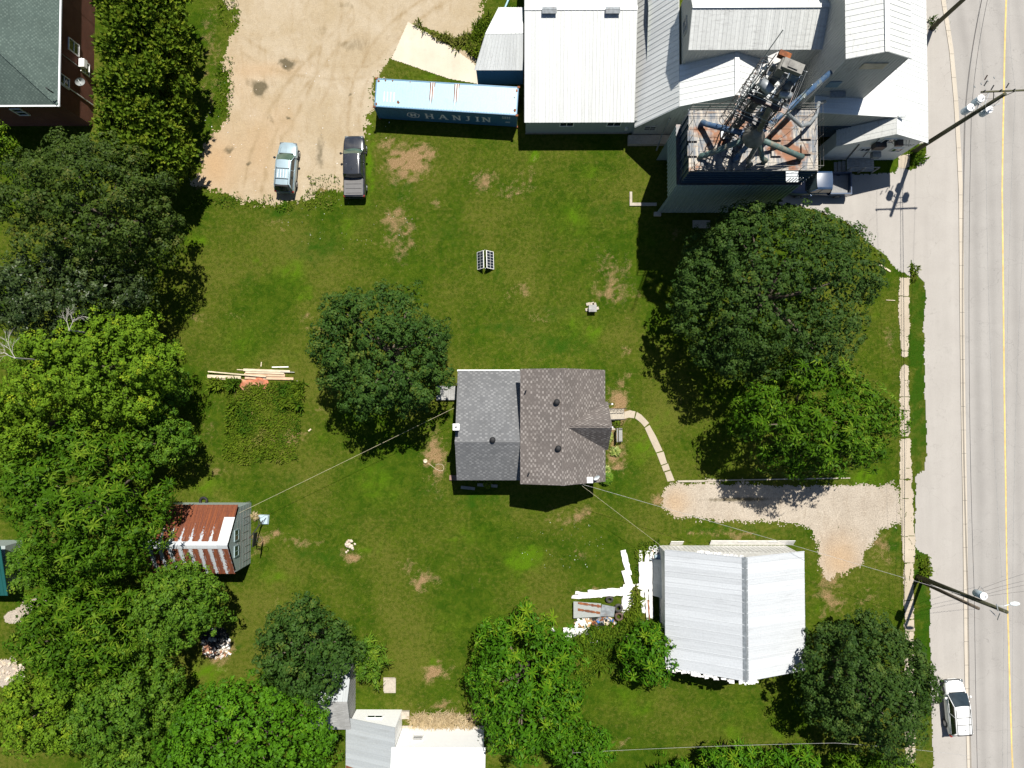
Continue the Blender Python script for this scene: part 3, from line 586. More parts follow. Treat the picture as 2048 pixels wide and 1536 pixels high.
M['sumac'] = mleaf("ash_leaf", (0.0210, 0.0690, 0.0030), (0.0500, 0.1370, 0.0055), (0.1394, 0.2117, 0.0102), .5, .15, .07)
M['locust'] = mleaf("yellow_green_leaf", (.058, .115, .007), (.125, .225, .012), (.27, .32, .018), .6, .28, .08)
M['green'] = mleaf("fresh_green_leaf", (0.0349, 0.0924, 0.0067), (0.0801, 0.1610, 0.0112), (0.1747, 0.2450, 0.0202), .55, .22, 0.11)
M['cedar'] = mleaf("cedar_spray", (0.0449, 0.0891, 0.0065), (0.0955, 0.1593, 0.0108), (0.1825, 0.2228, 0.0173), .6, .25, 0.09)
M['olive'] = mleaf("olive_dark_leaf", (.018, .036, .005), (.042, .072, .009), (.095, .10, .02), .55, .15, .12)
M['silver'] = mleaf("glossy_poplar_leaf", (0.0156, 0.0320, 0.0072), (0.0374, 0.0600, 0.0144), (0.1040, 0.1400, 0.0560), .42, .1, 0.21)

def rdir(rng, n): v = rng.normal(0, 1, (n, 3)); return v / np.linalg.norm(v, axis=1)[:, None]
def nrm(v): return v / (np.linalg.norm(v, axis=-1)[..., None] + 1e-9)
def lobes(rng, rx, ry, rz, nl, core=.54):
    R = np.array([rx, ry, rz]); L = [(np.zeros(3), core)]
    for i in range(nl):
        d = rdir(rng, 1)[0]; d[2] = abs(d[2]) * rng.choice([1, 1, -.35]) ; d /= np.linalg.norm(d); r = rng.uniform(.17, .34)
        L.append((d * (1.05 - r + rng.uniform(-.16 + max(0, core - .54) * .45, .06 - max(0, core - .54) * .12)), r))
    C = np.array([l[0] for l in L]); r = np.array([l[1] for l in L]); return C * R, r, R
def crown_surface(rng, C, r, R, n, depth=0.0, zmin=-.75):
    """n points spread on the union of the lobes, with outward normals"""
    w_ = r ** 2; k = rng.choice(len(r), n, p=w_ / w_.sum()); d = rdir(rng, n); p = C[k] / R + d * (r[k] * (1 - depth))[:, None]
    u = C / R; D = np.linalg.norm(p[:, None, :] - u[None], axis=2) / r[None]; D[np.arange(n), k] = 9
    ok = (D.min(1) > .93 - depth) & (d[:, 2] > zmin) & (p[:, 2] > -.8)
    p = p[ok]; d = d[ok]; nn = nrm(d * .7 + nrm(p) * .3 ) / R * R.mean()
    return p * R, nrm(nn)
def leaf_quads(rng, p, nrmv, size, asp=.62):
    n = len(p); t = nrm(np.cross(nrmv, rdir(rng, n))); b = np.cross(nrmv, t); s = size[:, None]
    return np.stack([p - t * s, p - b * s * asp + nrmv * s * .15, p + t * s, p + b * s * asp + nrmv * s * .15], 1)
def tree_mesh(rng, rx, ry, rz, style, dens=1.0, nl=None, core=.54):
    Rm = (rx + ry) / 2; nl = nl or int(20 + Rm * 6.5); C, r, R = lobes(rng, rx, ry, rz, nl, core)
    area = 2 * math.pi * Rm * Rm * 1.75; out = []; tin = []
    if style in ('maple', 'locust', 'oak'):
        rc = {'maple': .44, 'locust': .38, 'oak': .50}[style]; c, nn = crown_surface(rng, C, r, R, int(area / (rc * rc * 1.5) * 1.75 * dens))
        k = len(c); rcl = rc * rng.uniform(.6, 1.45, k); m = int({'maple': 34, 'locust': 34, 'oak': 40}[style]); c = c - nn * (rcl * (rng.uniform(0, 1, k) ** 1.15) * 2.9)[:, None]
        ct = np.clip(.42 + rng.normal(0, .17, k) + fbm(c[:, 0] / 2.5, c[:, 1] / 2.5, 3) * .5, 0, 1)
        d = nrm(rdir(rng, k * m) + np.repeat(nn, m, 0) * .85 + np.array([0, 0, .35])); rr = np.repeat(rcl, m)
        p = np.repeat(c, m, 0) + d * (rr * rng.uniform(.62, 1.08, k * m))[:, None] * np.array([1, 1, .8])
        ln = nrm(d + rdir(rng, k * m) * .55 + np.array([0, 0, .25])); sz = rng.uniform(.075, .135, k * m) * {'maple': 1.0, 'locust': .85, 'oak': .95}[style]
        out.append(leaf_quads(rng, p, ln, sz)); tin.append(np.clip(np.repeat(ct, m) + rng.normal(0, .13, k * m), 0, 1))
    elif style in ('rosette', 'cedar'):
        L = .68 if style == 'rosette' else .36
        c, nn = crown_surface(rng, C, r, R, int(area / (L * L * (.62 if style == 'rosette' else .50)) * (1.15 if style == 'rosette' else 1.8) * dens)); k = len(c); m = 11 if style == 'rosette' else 12
        c = c - nn * (rng.uniform(0, 1, k) * (2.1 if style == 'rosette' else 1.2))[:, None]; up = .55 if style == 'rosette' else .35
        ax = nrm(nn + np.array([0, 0, up]) + rdir(rng, k) * .35); u = nrm(np.cross(ax, rdir(rng, k))); v = np.cross(ax, u); ct = np.clip(.42 + rng.normal(0, .17, k) + fbm(c[:, 0] / 2.5, c[:, 1] / 2.5, 5) * .5, 0, 1)
        for j in range(m):
            an = 2 * np.pi * j / m + rng.uniform(-.25, .25, k); tier = 1.0 if j % 3 else .6; ll = L * rng.uniform(.75, 1.2, k) * tier; rd = u * np.cos(an)[:, None] + v * np.sin(an)[:, None]
            if style == 'rosette': mid = c + rd * (ll * .5)[:, None] + ax * (ll * (.30 if tier == 1 else .5))[:, None]; tip = c + rd * ll[:, None] + ax * (ll * .10)[:, None] - np.array([0, 0, 1]) * (ll * .22)[:, None]; wd = .058
            else: mid = c + rd * (ll * .35)[:, None] + ax * (ll * .5)[:, None]; tip = c + rd * (ll * .55)[:, None] + ax * (ll * 1.0)[:, None]; wd = .07
            sd = nrm(np.cross(rd, ax)) * wd; A = np.stack([c - sd * .3, c + sd * .3, mid + sd, mid - sd], 1); B = np.stack([mid - sd, mid + sd, tip + sd * .25, tip - sd * .25], 1)
            tt = np.clip(ct + rng.normal(0, .10, k) + (.14 if j % 3 else .28), 0, 1); out += [A, B]; tin += [tt - .08, tt + .05]
    # inner shell of larger leaves, so that the crown is not hollow
    for dp, kk, s0, s1 in ((.16, 9, .09, .16), (.44, 15, .12, .22)):
        c, nn = crown_surface(rng, C, r, R, int(area * kk * dens), dp, -1.1)
        out.append(leaf_quads(rng, c, nrm(nn + rdir(rng, len(c)) * .7), rng.uniform(s0, s1, len(c)))); tin.append(np.clip(rng.normal(.28, .14, len(c)), 0, 1))  # darker tint than the outer leaves: shade inside the crown put into the colour
    q = np.concatenate(out); t = np.clip(np.concatenate(tin), 0, 1); return q.reshape(-1, 3), np.repeat(t, 4), C, r, R
BASES = {}
def tree(name, label, cx, cy, rx, ry, hc, rz, style, mat, seed, group=None, dens=1.0, nl=None, dead=None, trunk_r=None, core=.54):
    rng = np.random.default_rng(seed); s = HC / (HC - hc); sx = rx / (22.7 * s); sy = ry / (22.7 * s); c = P(cx, cy, hc)
    co, ti, C, r, R = tree_mesh(rng, sx, sy, rz, style, dens, nl, core)
    root = thing(name, label, 'tree' if hc > 2 else 'shrub', (c.x, c.y, 0), group)
    co = co + np.array([0, 0, hc]); co[:, 2] = np.maximum(co[:, 2], .15)
    mesh_np("crown", co, np.arange(len(co)).reshape(-1, 4), M[mat], {"tint": ti}, root)
    mb = MB(); tr = trunk_r or .045 * (sx + sy) / 2 + .06; rnd = random.Random(seed)
    mb.tube([(0, 0, -.1), (.04, .03, hc * .25), (-.05, .06, hc * .6), (0, 0, hc + rz * .3)], [tr * 1.3, tr, tr * .75, tr * .25], 9)
    for k in range(1, min(len(r), 12)):
        e = Vector(C[k]) + V(0, 0, hc); b = V(0, 0, max(.6, hc * rnd.uniform(.3, .7))); m = b.lerp(e, .5) + V(rnd.uniform(-.3, .3), rnd.uniform(-.3, .3), .3)
        mb.tube([b, m, e], [tr * .5, tr * .3, .03], 6)
    mb.build("trunk", M['bark'], root, smooth=True, local=True, uv=False)
    for (dx, dy, dh, n) in dead or ():
        mb = MB(); q = P(dx, dy, dh) - Vector((c.x, c.y, 0)); base = rnd.uniform(0, 6.28)
        def grow(p, an, L, r, lev):
            e = p + V(math.cos(an) * L, math.sin(an) * L, rnd.uniform(-.05, .25) * L); mb.tube([p, p.lerp(e, .5) + V(rnd.uniform(-.06, .06), rnd.uniform(-.06, .06), .03), e], [r, r * .8, r * .55], 4)
            if lev < 3:
                for j in range(3 if lev else n // 2): grow(p.lerp(e, rnd.uniform(.35, 1)), an + rnd.uniform(-.75, .75), L * rnd.uniform(.5, .8), r * .6, lev + 1)
        mb.tube([q - V(0, 0, 2.5), q], [.07, .05], 5); grow(q, base, 1.0, .026, 0); grow(q, base + .7, .9, .022, 0)
        mb.build("dead_branch", M['deadwood'], root, local=True, uv=False)
    return root
tree("maple_tree", "round dark green maple standing alone west of the grey roofed house", 771, 699, 142, 139, 6.2, 4.9, 'maple', 'maple_mid', 1, core=.84)
tree("maple_tree", "largest spreading maple between the grain elevator and the sidewalk", 1552, 592, 207, 186, 6.3, 5.6, 'maple', 'maple_dark', 2, core=.78)
tree("walnut_tree", "walnut with star shaped leaf sprays beside the gravel driveway", 1630, 838, 176, 126, 7.0, 4.6, 'rosette', 'walnut', 3)
tree("maple_tree", "dark maple at the corner of the white barn near the parked white car", 1727, 1369, 132, 142, 5.4, 4.6, 'maple', 'maple_dark', 4, core=.72)
tree("ash_tree", "bright green ash overhanging the white house at the bottom", 1052, 1365, 122, 160, 4.6, 4.0, 'rosette', 'sumac', 5, core=.66)
tree("ash_tree", "small bushy ash touching the west edge of the white barn roof", 1296, 1310, 64, 62, 2.8, 2.6, 'rosette', 'sumac', 6, core=.74)
tree("maple_tree", "dull dark green maple covering the small rusty white shed roof", 618, 1296, 100, 102, 4.8, 4.0, 'maple', 'maple_mid', 7, core=.76)
tree("shrub_tree", "small light green shrub tree east of the dull dark maple", 738, 1322, 30, 56, 2.4, 2.2, 'rosette', 'green', 8)
tree("maple_tree", "glossy bright green maple left of the ribbed metal roof", 498, 1482, 178, 122, 5.6, 5.0, 'maple', 'maple_bright', 9)
tree("locust_tree", "mid green tree south of the rusty shed above the burn pile", 366, 1206, 96, 88, 5.0, 4.4, 'locust', 'green', 10)
tree("walnut_tree", "huge walnut with star shaped leaf sprays west of the rusty shed", 178, 1010, 180, 170, 7.2, 5.6, 'rosette', 'walnut', 11)
tree("locust_tree", "yellow green tree with bare dead branches in the left row of trees", 205, 735, 168, 130, 7.0, 5.0, 'locust', 'locust', 12, dead=[(30, 716, 12.0, 8), (138, 660, 11.9, 7)])
tree("locust_tree", "small fresh green tree at the edge of the lawn north of the rusty shed", 334, 882, 62, 50, 4.5, 3.5, 'locust', 'green', 13)
tree("oak_tree", "large dark olive oak at the left edge of the lawn below the cedar row", 185, 420, 178, 150, 8.2, 6.6, 'oak', 'olive', 14)
tree("poplar_tree", "dark tree with glinting silvery leaves south of the large oak", 130, 590, 160, 110, 7.4, 4.8, 'oak', 'silver', 15)
tree("walnut_tree", "walnut at the left edge below the green metal roof", 160, 1262, 150, 108, 6.0, 4.5, 'rosette', 'walnut', 16)
tree("locust_tree", "mid green tree between the burn pile and the bottom left corner", 245, 1400, 118, 118, 5.2, 4.4, 'locust', 'green', 17)
tree("locust_tree", "pale yellow green tree in the bottom left corner", 112, 1412, 112, 88, 5.6, 4.4, 'locust', 'locust', 18)
tree("locust_tree", "yellow green tree cut by the left edge below the dead branches", 20, 850, 90, 90, 5.6, 4.0, 'locust', 'locust', 19)
tree("ash_tree", "low dark green ash bush left of the bottom utility wire", 1165, 1500, 78, 60, 3.0, 2.6, 'rosette', 'sumac', 20)
tree("ash_tree", "leafy young ash at the bottom edge left of the barn side maple", 1462, 1520, 64, 42, 2.6, 2.2, 'rosette', 'sumac', 21)
tree("ash_tree", "leafy young ash at the bottom edge under the barn side maple", 1585, 1528, 60, 45, 2.8, 2.3, 'rosette', 'sumac', 22)
tree("ash_tree", "bright ash at the bottom edge beside the sidewalk", 1745, 1546, 95, 42, 3.0, 2.4, 'rosette', 'walnut', 23)
tree("ash_tree", "dark ash bush at the bottom edge below the white house wire", 1360, 1560, 60, 36, 2.4, 2.0, 'rosette', 'sumac', 24)
tree("locust_tree", "small yellow leaved tree at the left edge beside the brick house", 2, 292, 24, 44, 6.0, 3.0, 'locust', 'locust', 25)
tree("locust_tree", "mid green tree in the bottom row between the pale corner tree and the bright maple", 290, 1530, 120, 70, 4.8, 3.8, 'locust', 'green', 26)
tree("locust_tree", "low green tree on the lawn edge between the walnut and the yellow green tree", 330, 790, 50, 60, 4.2, 3.2, 'locust', 'green', 27)
tree("locust_tree", "small green tree overhanging the right end of the teal roofed shed", 66, 1122, 34, 62, 4.6, 2.6, 'locust', 'green', 28)
for i, (cx, cy, rx, ry, hh, txt) in enumerate([(292, 8, 98, 78, 5.0, "northernmost cedar of the row beside the brick house"), (298, 100, 98, 70, 5.2, "second cedar from the top of the frame in the row beside the brick house"),
        (292, 178, 98, 66, 5.2, "middle cedar of the row opposite the two windows of the brick house"), (294, 250, 98, 66, 5.0, "fourth cedar from the top of the frame in the row beside the gravel lot"), (300, 318, 92, 60, 4.6, "southernmost cedar of the row next to the dark olive oak")]):
    tree("cedar_tree", txt, cx, cy, rx, ry, hh, 3.9, 'cedar', 'cedar', 40 + i, group="cedars in a row between the brick house and the gravel lot")

# ================================================================ BUILDINGS
def gp(px, py): p = P(px, py); return p.x, p.y
def shed_walls(mb, prof, axis, a0, a1, z0=0, sides=(1, 1, 1, 1), rib=None, out=.025):
    """prof: [(u,h)..] roof line across; extruded from a0 to a1 along the other axis"""
    pt = (lambda u, a, h: V(u, a, h)) if axis == 'y' else (lambda u, a, h: V(a, u, h))
    (u0, h0), (u1, h1) = prof[0], prof[-1]
    def top(pts):
        us = [p[0] for p in pts]; hs = [p[1] for p in pts]
        return lambda u: float(np.interp(u, us, hs)) if us[0] < us[-1] else float(np.interp(u, us[::-1], hs[::-1]))
    T = top(prof); cen = pt((u0 + u1) / 2, (a0 + a1) / 2, 0)
    def wall(p, q, tf):
        if (V((q - p).y, -(q - p).x, 0)).dot((p + q) / 2 - cen) < 0: p, q = q, p; g = tf; tf = lambda t: g(1 - t)
        if rib: mb.ribwall(p, q, z0, tf, rib, out)
    if sides[0]: mb.poly(pt(u0, a0, z0), pt(u0, a1, z0), pt(u0, a1, h0), pt(u0, a0, h0)); wall(pt(u0, a0, 0), pt(u0, a1, 0), lambda t: h0)
    if sides[1]: mb.poly(pt(u1, a0, z0), pt(u1, a1, z0), pt(u1, a1, h1), pt(u1, a0, h1)); wall(pt(u1, a0, 0), pt(u1, a1, 0), lambda t: h1)
    for k, a in ((2, a0), (3, a1)):
        if sides[k]:
            mb.poly(pt(u0, a, z0), *[pt(u, a, h) for u, h in prof], pt(u1, a, z0)); wall(pt(u0, a, 0), pt(u1, a, 0), lambda t: T(u0 + (u1 - u0) * t))
def shed_roof(mb, prof, axis, a0, a1, over=.3, ov=None, th=.06, rib=.6, ribh=.035, ribw=.05, segs=None, capw=.16):
    pt = (lambda u, a, h: V(u, a, h)) if axis == 'y' else (lambda u, a, h: V(a, u, h)); o0, o1 = ov if ov else (over, over)
    n = len(prof) - 1
    for i in range(n):
        if segs is not None and i not in segs: continue
        (ua, ha), (ub, hb) = prof[i], prof[i + 1]; d = V(ub - ua, hb - ha, 0).normalized()
        if i == 0: ua -= d.x * over; ha -= d.y * over
        if i == n - 1: ub += d.x * over; hb += d.y * over
        if ha <= hb: mb.panel(pt(ua, a0 - o0, ha), pt(ua, a1 + o1, ha), pt(ub, a1 + o1, hb), pt(ub, a0 - o0, hb), th, rib, ribh, ribw)
        else: mb.panel(pt(ub, a0 - o0, hb), pt(ub, a1 + o1, hb), pt(ua, a1 + o1, ha), pt(ua, a0 - o0, ha), th, rib, ribh, ribw)
    if capw:
        k = max(range(len(prof)), key=lambda j: prof[j][1]); u, h = prof[k]; mb.obox(pt(u, (a0 + a1 + o1 - o0) / 2, h + th + .02), pt(capw, 0, 0), pt(0, (a1 - a0 + o0 + o1) / 2 - .003, 0), V(0, 0, .022))
def window(root, c, r, n, w_, h_, nx=2, ny=1, fm='white', gm='glass', depth=.05, up=V(0, 0, 1)):
    c, r, n = Vector(c), Vector(r).normalized(), Vector(n).normalized(); mb = MB(); f = .07
    for s in (-1, 1):
        mb.obox(c + r * s * (w_ / 2 + f / 2), r * f / 2, n * depth, up * (h_ / 2 + f)); mb.obox(c + up * s * (h_ / 2 + f / 2), r * w_ / 2, n * depth * .95, up * f / 2)
    for i in range(1, nx): mb.obox(c + r * (-w_ / 2 + w_ * i / nx), r * .022, n * depth * .8, up * h_ / 2)
    for j in range(1, ny): mb.obox(c + up * (-h_ / 2 + h_ * j / ny), r * w_ / 2, n * depth * .7, up * .022)
    o = mb.build("window", M[fm], root); g = MB(); g.poly(c - r * w_ / 2 - up * h_ / 2 + n * .015, c + r * w_ / 2 - up * h_ / 2 + n * .015, c + r * w_ / 2 + up * h_ / 2 + n * .015, c - r * w_ / 2 + up * h_ / 2 + n * .015)
    g.build("pane", M[gm], o); return o
def part(root, name, mat, fn, smooth=False, local=False):
    mb = MB(); fn(mb); return mb.build(name, mat, root, smooth, local)

# ---- main house -------------------------------------------------------------
hx0, hx1, hxe = XX(923, 850), XX(1046, 850), XX(1196, 850)
hr = XX(1118, 850); yN, yS = YY(745, 1100), YY(953, 1100); R_ = thing("house", "old house with grey asphalt shingle roofs in the middle of the lawn", "house", (XX(1040), YY(850), 0))
wN, wS, wr = YY(745, 980), YY(951, 980), YY(878, 980)
def f(mb): shed_walls(mb, [(wS + .25, 3.6), (wr, 5.3), (wN - .25, 2.85)], 'x', hx0 + .2, hx1)
part(R_, "west_wall", M['white_siding'], f)
E = [(hx1 + .05, 5.45), (hr, 6.35), (hxe - .1, 3.75)]
def f(mb): shed_walls(mb, E, 'y', yS + .25, yN - .25)
part(R_, "east_wall", M['white_siding'], f)
def f(mb): shed_roof(mb, [(wS + .25, 3.6), (wr, 5.3), (wN - .25, 2.85)], 'x', hx0 + .2, hx1, .28, (.3, .0), .09, 0, capw=0)
part(R_, "west_roof", M['shingle_b'], f)
def f(mb): shed_roof(mb, E, 'y', yS + .25, yN - .25, .3, None, .09, 0, capw=0)
part(R_, "east_roof", M['shingle_a'], f)
def f(mb):
    for y0 in (wr,): mb.panel((hx0 - .12, y0 - .19, 5.285), (hx1 + .02, y0 - .19, 5.285), (hx1 + .02, y0, 5.395), (hx0 - .12, y0, 5.395), .02); mb.panel((hx0 - .12, y0 + .19, 5.30), (hx1 + .02, y0 + .19, 5.30), (hx1 + .02, y0, 5.398), (hx0 - .12, y0, 5.398), .02)
part(R_, "ridge_cap", M['shingle_b'], f)
def f(mb):
    a, b = yS - .06, yN + .06
    mb.panel((hr - .2, a, 6.43), (hr - .2, b, 6.43), (hr, b, 6.452), (hr, a, 6.452), .02); mb.panel((hr + .2, a, 6.32), (hr + .2, b, 6.32), (hr, b, 6.454), (hr, a, 6.454), .02)
part(R_, "ridge_cap", M['shingle_a'], f)
# cross gable over the porch
gy0 = YY(849, 1190) ; gh = YY(849 - 41, 1190) - gy0; gz = 6.15; ge = hxe + .42; he = 3.62
sl = (6.35 - 3.75) / (hxe - .1 - hr)
xv = hr + (6.35 - gz) / sl
def f(mb):
    for s in (-1, 1): mb.panel((ge, gy0 + s * (gh + .12), he - .1), (ge - .35, gy0 + s * (gh + .12), he - .1), (xv - .1, gy0, gz), (ge, gy0, gz), .09)
part(R_, "gable_roof", M['shingle_a'], f)
def f(mb): mb.poly((hxe + .05, gy0 - gh + .1, 2.6), (hxe + .05, gy0 + gh - .1, 2.6), (hxe + .05, gy0, gz - .15))
part(R_, "gable_wall", M['white_siding'], f)
def f(mb):
    mb.box(hx0 - .15, hx1 - .3, wN - .02, wN + .12, 2.66, 2.78)
    for k in range(12): u = hx0 + (hx1 - hx0 - .4) * k / 11; mb.box(u - .02, u + .02, wN - .1, wN + .1, 2.785, 2.80)
part(R_, "gutter", M['gutter_white'], f)
def f(mb):
    mb.box(hx1 + .03, hxe - .08, yS + .2, yS + .27, 0, .5); mb.box(hxe - .13, hxe - .06, yS + .22, yN - .25, 0, .5)
part(R_, "foundation", M['foundation'], f)
for c, d in ((wN - .27, wN - .22), (wS + .2, wS + .27)): part(R_, "foundation", M['foundation'], lambda mb: mb.box(hx0 + .18, hx1 + .02, c, d, 0, .5))
for px in (1090, 1150): window(R_, (XX(px), yS + .25, 1.9), (1, 0, 0), (0, -1, 0), .9, 1.2, 1, 2)
for px in (945, 1005): window(R_, (XX(px), wS + .25, 1.9), (1, 0, 0), (0, -1, 0), .9, 1.1, 1, 2)
for px in (950, 1010): window(R_, (XX(px), wN - .25, 1.7), (1, 0, 0), (0, 1, 0), .9, .9, 1, 2)
for py in (770, 925): window(R_, (hxe - .1, YY(py), 1.9), (0, 1, 0), (1, 0, 0), 1.3, 1.2, 2, 1)
def vent(px, py, h, nm, big=True):
    c = P(px, py, h)
    if big: part(R_, nm, M['black'], lambda mb: (mb.lathe((c.x, c.y, h - .55), [(.16, 0), (.16, .3), (.22, .32)], 16), mb.lathe((c.x, c.y, h - .2), [(.20, 0), (.24, .04), (.24, .12), (.15, .2), (.04, .22)], 18)), True)
    else: part(R_, nm, M['black'], lambda mb: mb.tube([(c.x, c.y, h - .5), (c.x, c.y, h)], .06, 10))
vent(985, 880, 5.7, "roof_vent"); vent(1114, 804, 6.65, "roof_vent"); vent(1117, 897, 6.65, "roof_vent"); vent(1052, 781, 6.15, "vent_pipe", 0); vent(1058, 947, 6.2, "vent_pipe", 0); vent(913, 768, 4.1, "vent_pipe", 0)
c = P(912, 854, 6.5); part(R_, "chimney", M['white'], lambda mb: (mb.box(c.x - .18, c.x + .18, c.y - .18, c.y + .18, .3, 6.35), mb.box(c.x - .26, c.x + .26, c.y - .26, c.y + .26, 6.35, 6.44)))
part(R_, "chimney_flue", M['black'], lambda mb: mb.lathe((c.x, c.y, 6.44), [(.07, 0), (.07, .1)], 12))
c = P(1180, 960, 5.0); part(R_, "side_chimney", M['white'], lambda mb: (mb.box(c.x - .2, c.x + .2, c.y - .2, c.y + .2, 0, 4.9), mb.box(c.x - .24, c.x + .24, c.y - .24, c.y + .24, 4.9, 5.0)))
c = P(1193, 955, 5.1)
def f(mb):
    ax = V(.35, -.55, .75).normalized(); a = ax.cross(V(0, 0, 1)).normalized(); b = ax.cross(a); ring = []
    for k in range(18): an = k / 18 * 6.283; ring.append(c + (a * math.cos(an) * .27 + b * math.sin(an) * .22) + ax * .05)
    mb.add([c - ax * .03] + ring, [(0, 1 + k, 1 + (k + 1) % 18) for k in range(18)]); mb.add([c - ax * .05] + [r - ax * .012 for r in ring], [(0, 1 + (k + 1) % 18, 1 + k) for k in range(18)])
    mb.tube([c - ax * .03, c - V(0, 0, .5)], .025, 6); mb.tube([c - ax * .03, c + ax * .3 + V(0, .2, 0)], .015, 5)
part(R_, "satellite_dish", M['lamp'], f)
# dark wooden porch in the shade of the maple and small steps at the south-west corner
def f(mb):
    a, b = gp(874, 772), gp(912, 800)
    for k in range(8): x = a[0] + (b[0] - a[0]) * k / 8; mb.box(x, x + (b[0] - a[0]) / 8 - .02, b[1], a[1], .3, .36)
    mb.box(a[0] + .05, b[0], b[1] + .05, a[1] - .05, .02, .29)
part(R_, "back_porch", M['board_grey'], f)
def f(mb):
    a, b = gp(899, 950), gp(925, 960)
    for k in range(2): mb.box(a[0] + k * .45, a[0] + k * .45 + .42, b[1], a[1], .02, .2 + .2 * k)
part(R_, "side_step", M['wood_deck'], f)
# front steps with railings
stx = [1213, 1226, 1232, 1238, 1244, 1248]; y0, y1 = YY(838, 1230), YY(818, 1230)
def f(mb):
    hs = [.95, .95, .72, .48, .26, .26]
    a = XX(1205)
    mb.box(a, XX(1224), y0, y1, 0, .95)
    for k, (p, q) in enumerate(((1224, 1231), (1231, 1237), (1237, 1243), (1243, 1248))): mb.box(XX(p) + .003, XX(q), y0 + .003, y1 - .003, 0, .95 - .22 * (k + 1) + .05)
part(R_, "front_steps", M['concrete'], f)
for yy in (y1 + .03, y0 - .03):
    def f(mb):
        xa, xb = XX(1212), XX(1249)
        mb.tube([(xa, yy, 1.85), (XX(1224), yy, 1.85), (xb, yy, 1.05)], .03, 8); mb.tube([(xa, yy, 1.15), (XX(1224), yy, 1.15), (xb, yy, .35)], .018, 6)
        for k in range(6):
            x = xa + (xb - xa) * k / 5; zt = 1.85 if x < XX(1224) else 1.85 - .8 * (x - XX(1224)) / (xb - XX(1224)); mb.tube([(x, yy, max(.05, zt - .95)), (x, yy, zt)], .016, 6)
            if k < 5:
                cx = x + (xb - xa) / 10; r = .11; mb.tube([(cx + r * math.cos(t * .63), yy, zt - .42 + r * math.sin(t * .63) - .06) for t in range(11)], .01, 5)
    part(R_, "railing", M['dark_steel'], f)
part(R_, "porch_post", M['white'], lambda mb: [mb.box(XX(1214) - .06, XX(1214) + .06, y - .06, y + .06, .0, 3.5) for y in (YY(808),)])
part(R_, "porch_post", M['white'], lambda mb: [mb.box(XX(1214) - .06, XX(1214) + .06, y - .06, y + .06, .0, 3.5) for y in (YY(852),)])

# ---- warehouse with shallow white ribbed roof ---------------------------------
W0, W1 = XX(1048, 250), XX(1292, 250); ws_, wr_ = YY(267, 1150), YY(76, 1150); wn_ = 2 * wr_ - ws_
R_ = thing("warehouse", "wide low warehouse with a shallow white ribbed roof east of the shipping container", "warehouse", ((W0 + W1) / 2, wr_, 0))
pr = [(ws_, 2.85), (wr_, 4.7), (wn_, 2.85)]
part(R_, "wall", M['grey_siding'], lambda mb: shed_walls(mb, pr, 'x', W0 + .15, W1 - .6, rib=.30))
part(R_, "roof", M['warehouse_roof'], lambda mb: shed_roof(mb, pr, 'x', W0 + .15, XX(1258, 250), .15, (.15, 0), .07, .30, .03, .05))
part(R_, "foundation", M['foundation'], lambda mb: mb.box(W0 + .1, XX(1254, 260), ws_ - .05, ws_ - .006, 0, .22))
for px in (1130, 1221): window(R_, (XX(px, 264), ws_ - .03, 2.2), (1, 0, 0), (0, -1, 0), 1.1, .75, 2, 1)
part(R_, "meter_box", M['offwhite'], lambda mb: mb.box(XX(1248, 264) - .12, XX(1248, 264) + .12, ws_ - .14, ws_ - .0, 1.0, 1.4))
for px in (1099, 1226):
    c = P(px, 19, 5.1); part(R_, "ridge_vent", M['steel'], lambda mb: (mb.box(c.x - .55, c.x + .55, c.y - .18, c.y + .18, 4.72, 5.0), mb.panel((c.x - .6, c.y - .26, 4.98), (c.x + .6, c.y - .26, 4.98), (c.x + .6, c.y, 5.08), (c.x - .6, c.y, 5.08), .03), mb.panel((c.x - .6, c.y + .26, 4.98), (c.x + .6, c.y + .26, 4.98), (c.x + .6, c.y, 5.081), (c.x - .6, c.y, 5.081), .03)))
# ---- small lean shed at its west end -----------------------------------------
R_ = thing("storage_shed", "small white roofed shed with dark blue south wall at the end of the concrete pad", "shed", (XX(1000, 150), YY(140, 1000), 0))
a = P(952, 138, 2.9); b = P(1046, 138, 2.9); r0 = P(974, 69, 4.3); r1 = P(1046, 68, 4.3); n0 = P(1001, 16, 3.2); n1 = P(1046, 16, 3.2)
def f(mb): mb.panel(a + V(-.15, -.1, 0), b + V(0, -.1, 0), r1, r0 + V(-.15, 0, 0), .06, .3); mb.panel(n1, n0 + V(-.15, 0, 0), r0 + V(-.15, 0, -.002), r1 + V(0, 0, -.002), .06, .3)
part(R_, "roof", M['white_roof'], f)
def f(mb):
    z = lambda p: V(p.x, p.y, 0); mb.poly(z(a), z(b), b, a); mb.poly(z(n0), z(r0), z(a), a, r0, n0); mb.ribwall(z(a), z(b), 0, lambda t: 2.85, .28)
    mb.poly(z(n0), z(n1), n1, n0)
part(R_, "wall", M['teal_siding'], f)
c = P(1013, 12, 2.4)
tag(part(None, "drain_pipe", M['container'], lambda mb: mb.tube([P(1004, 30, .2), P(1020, -8, .25)], .09, 10)), "pale blue pipe lying in the grass north of the small white roofed shed", "pipe")

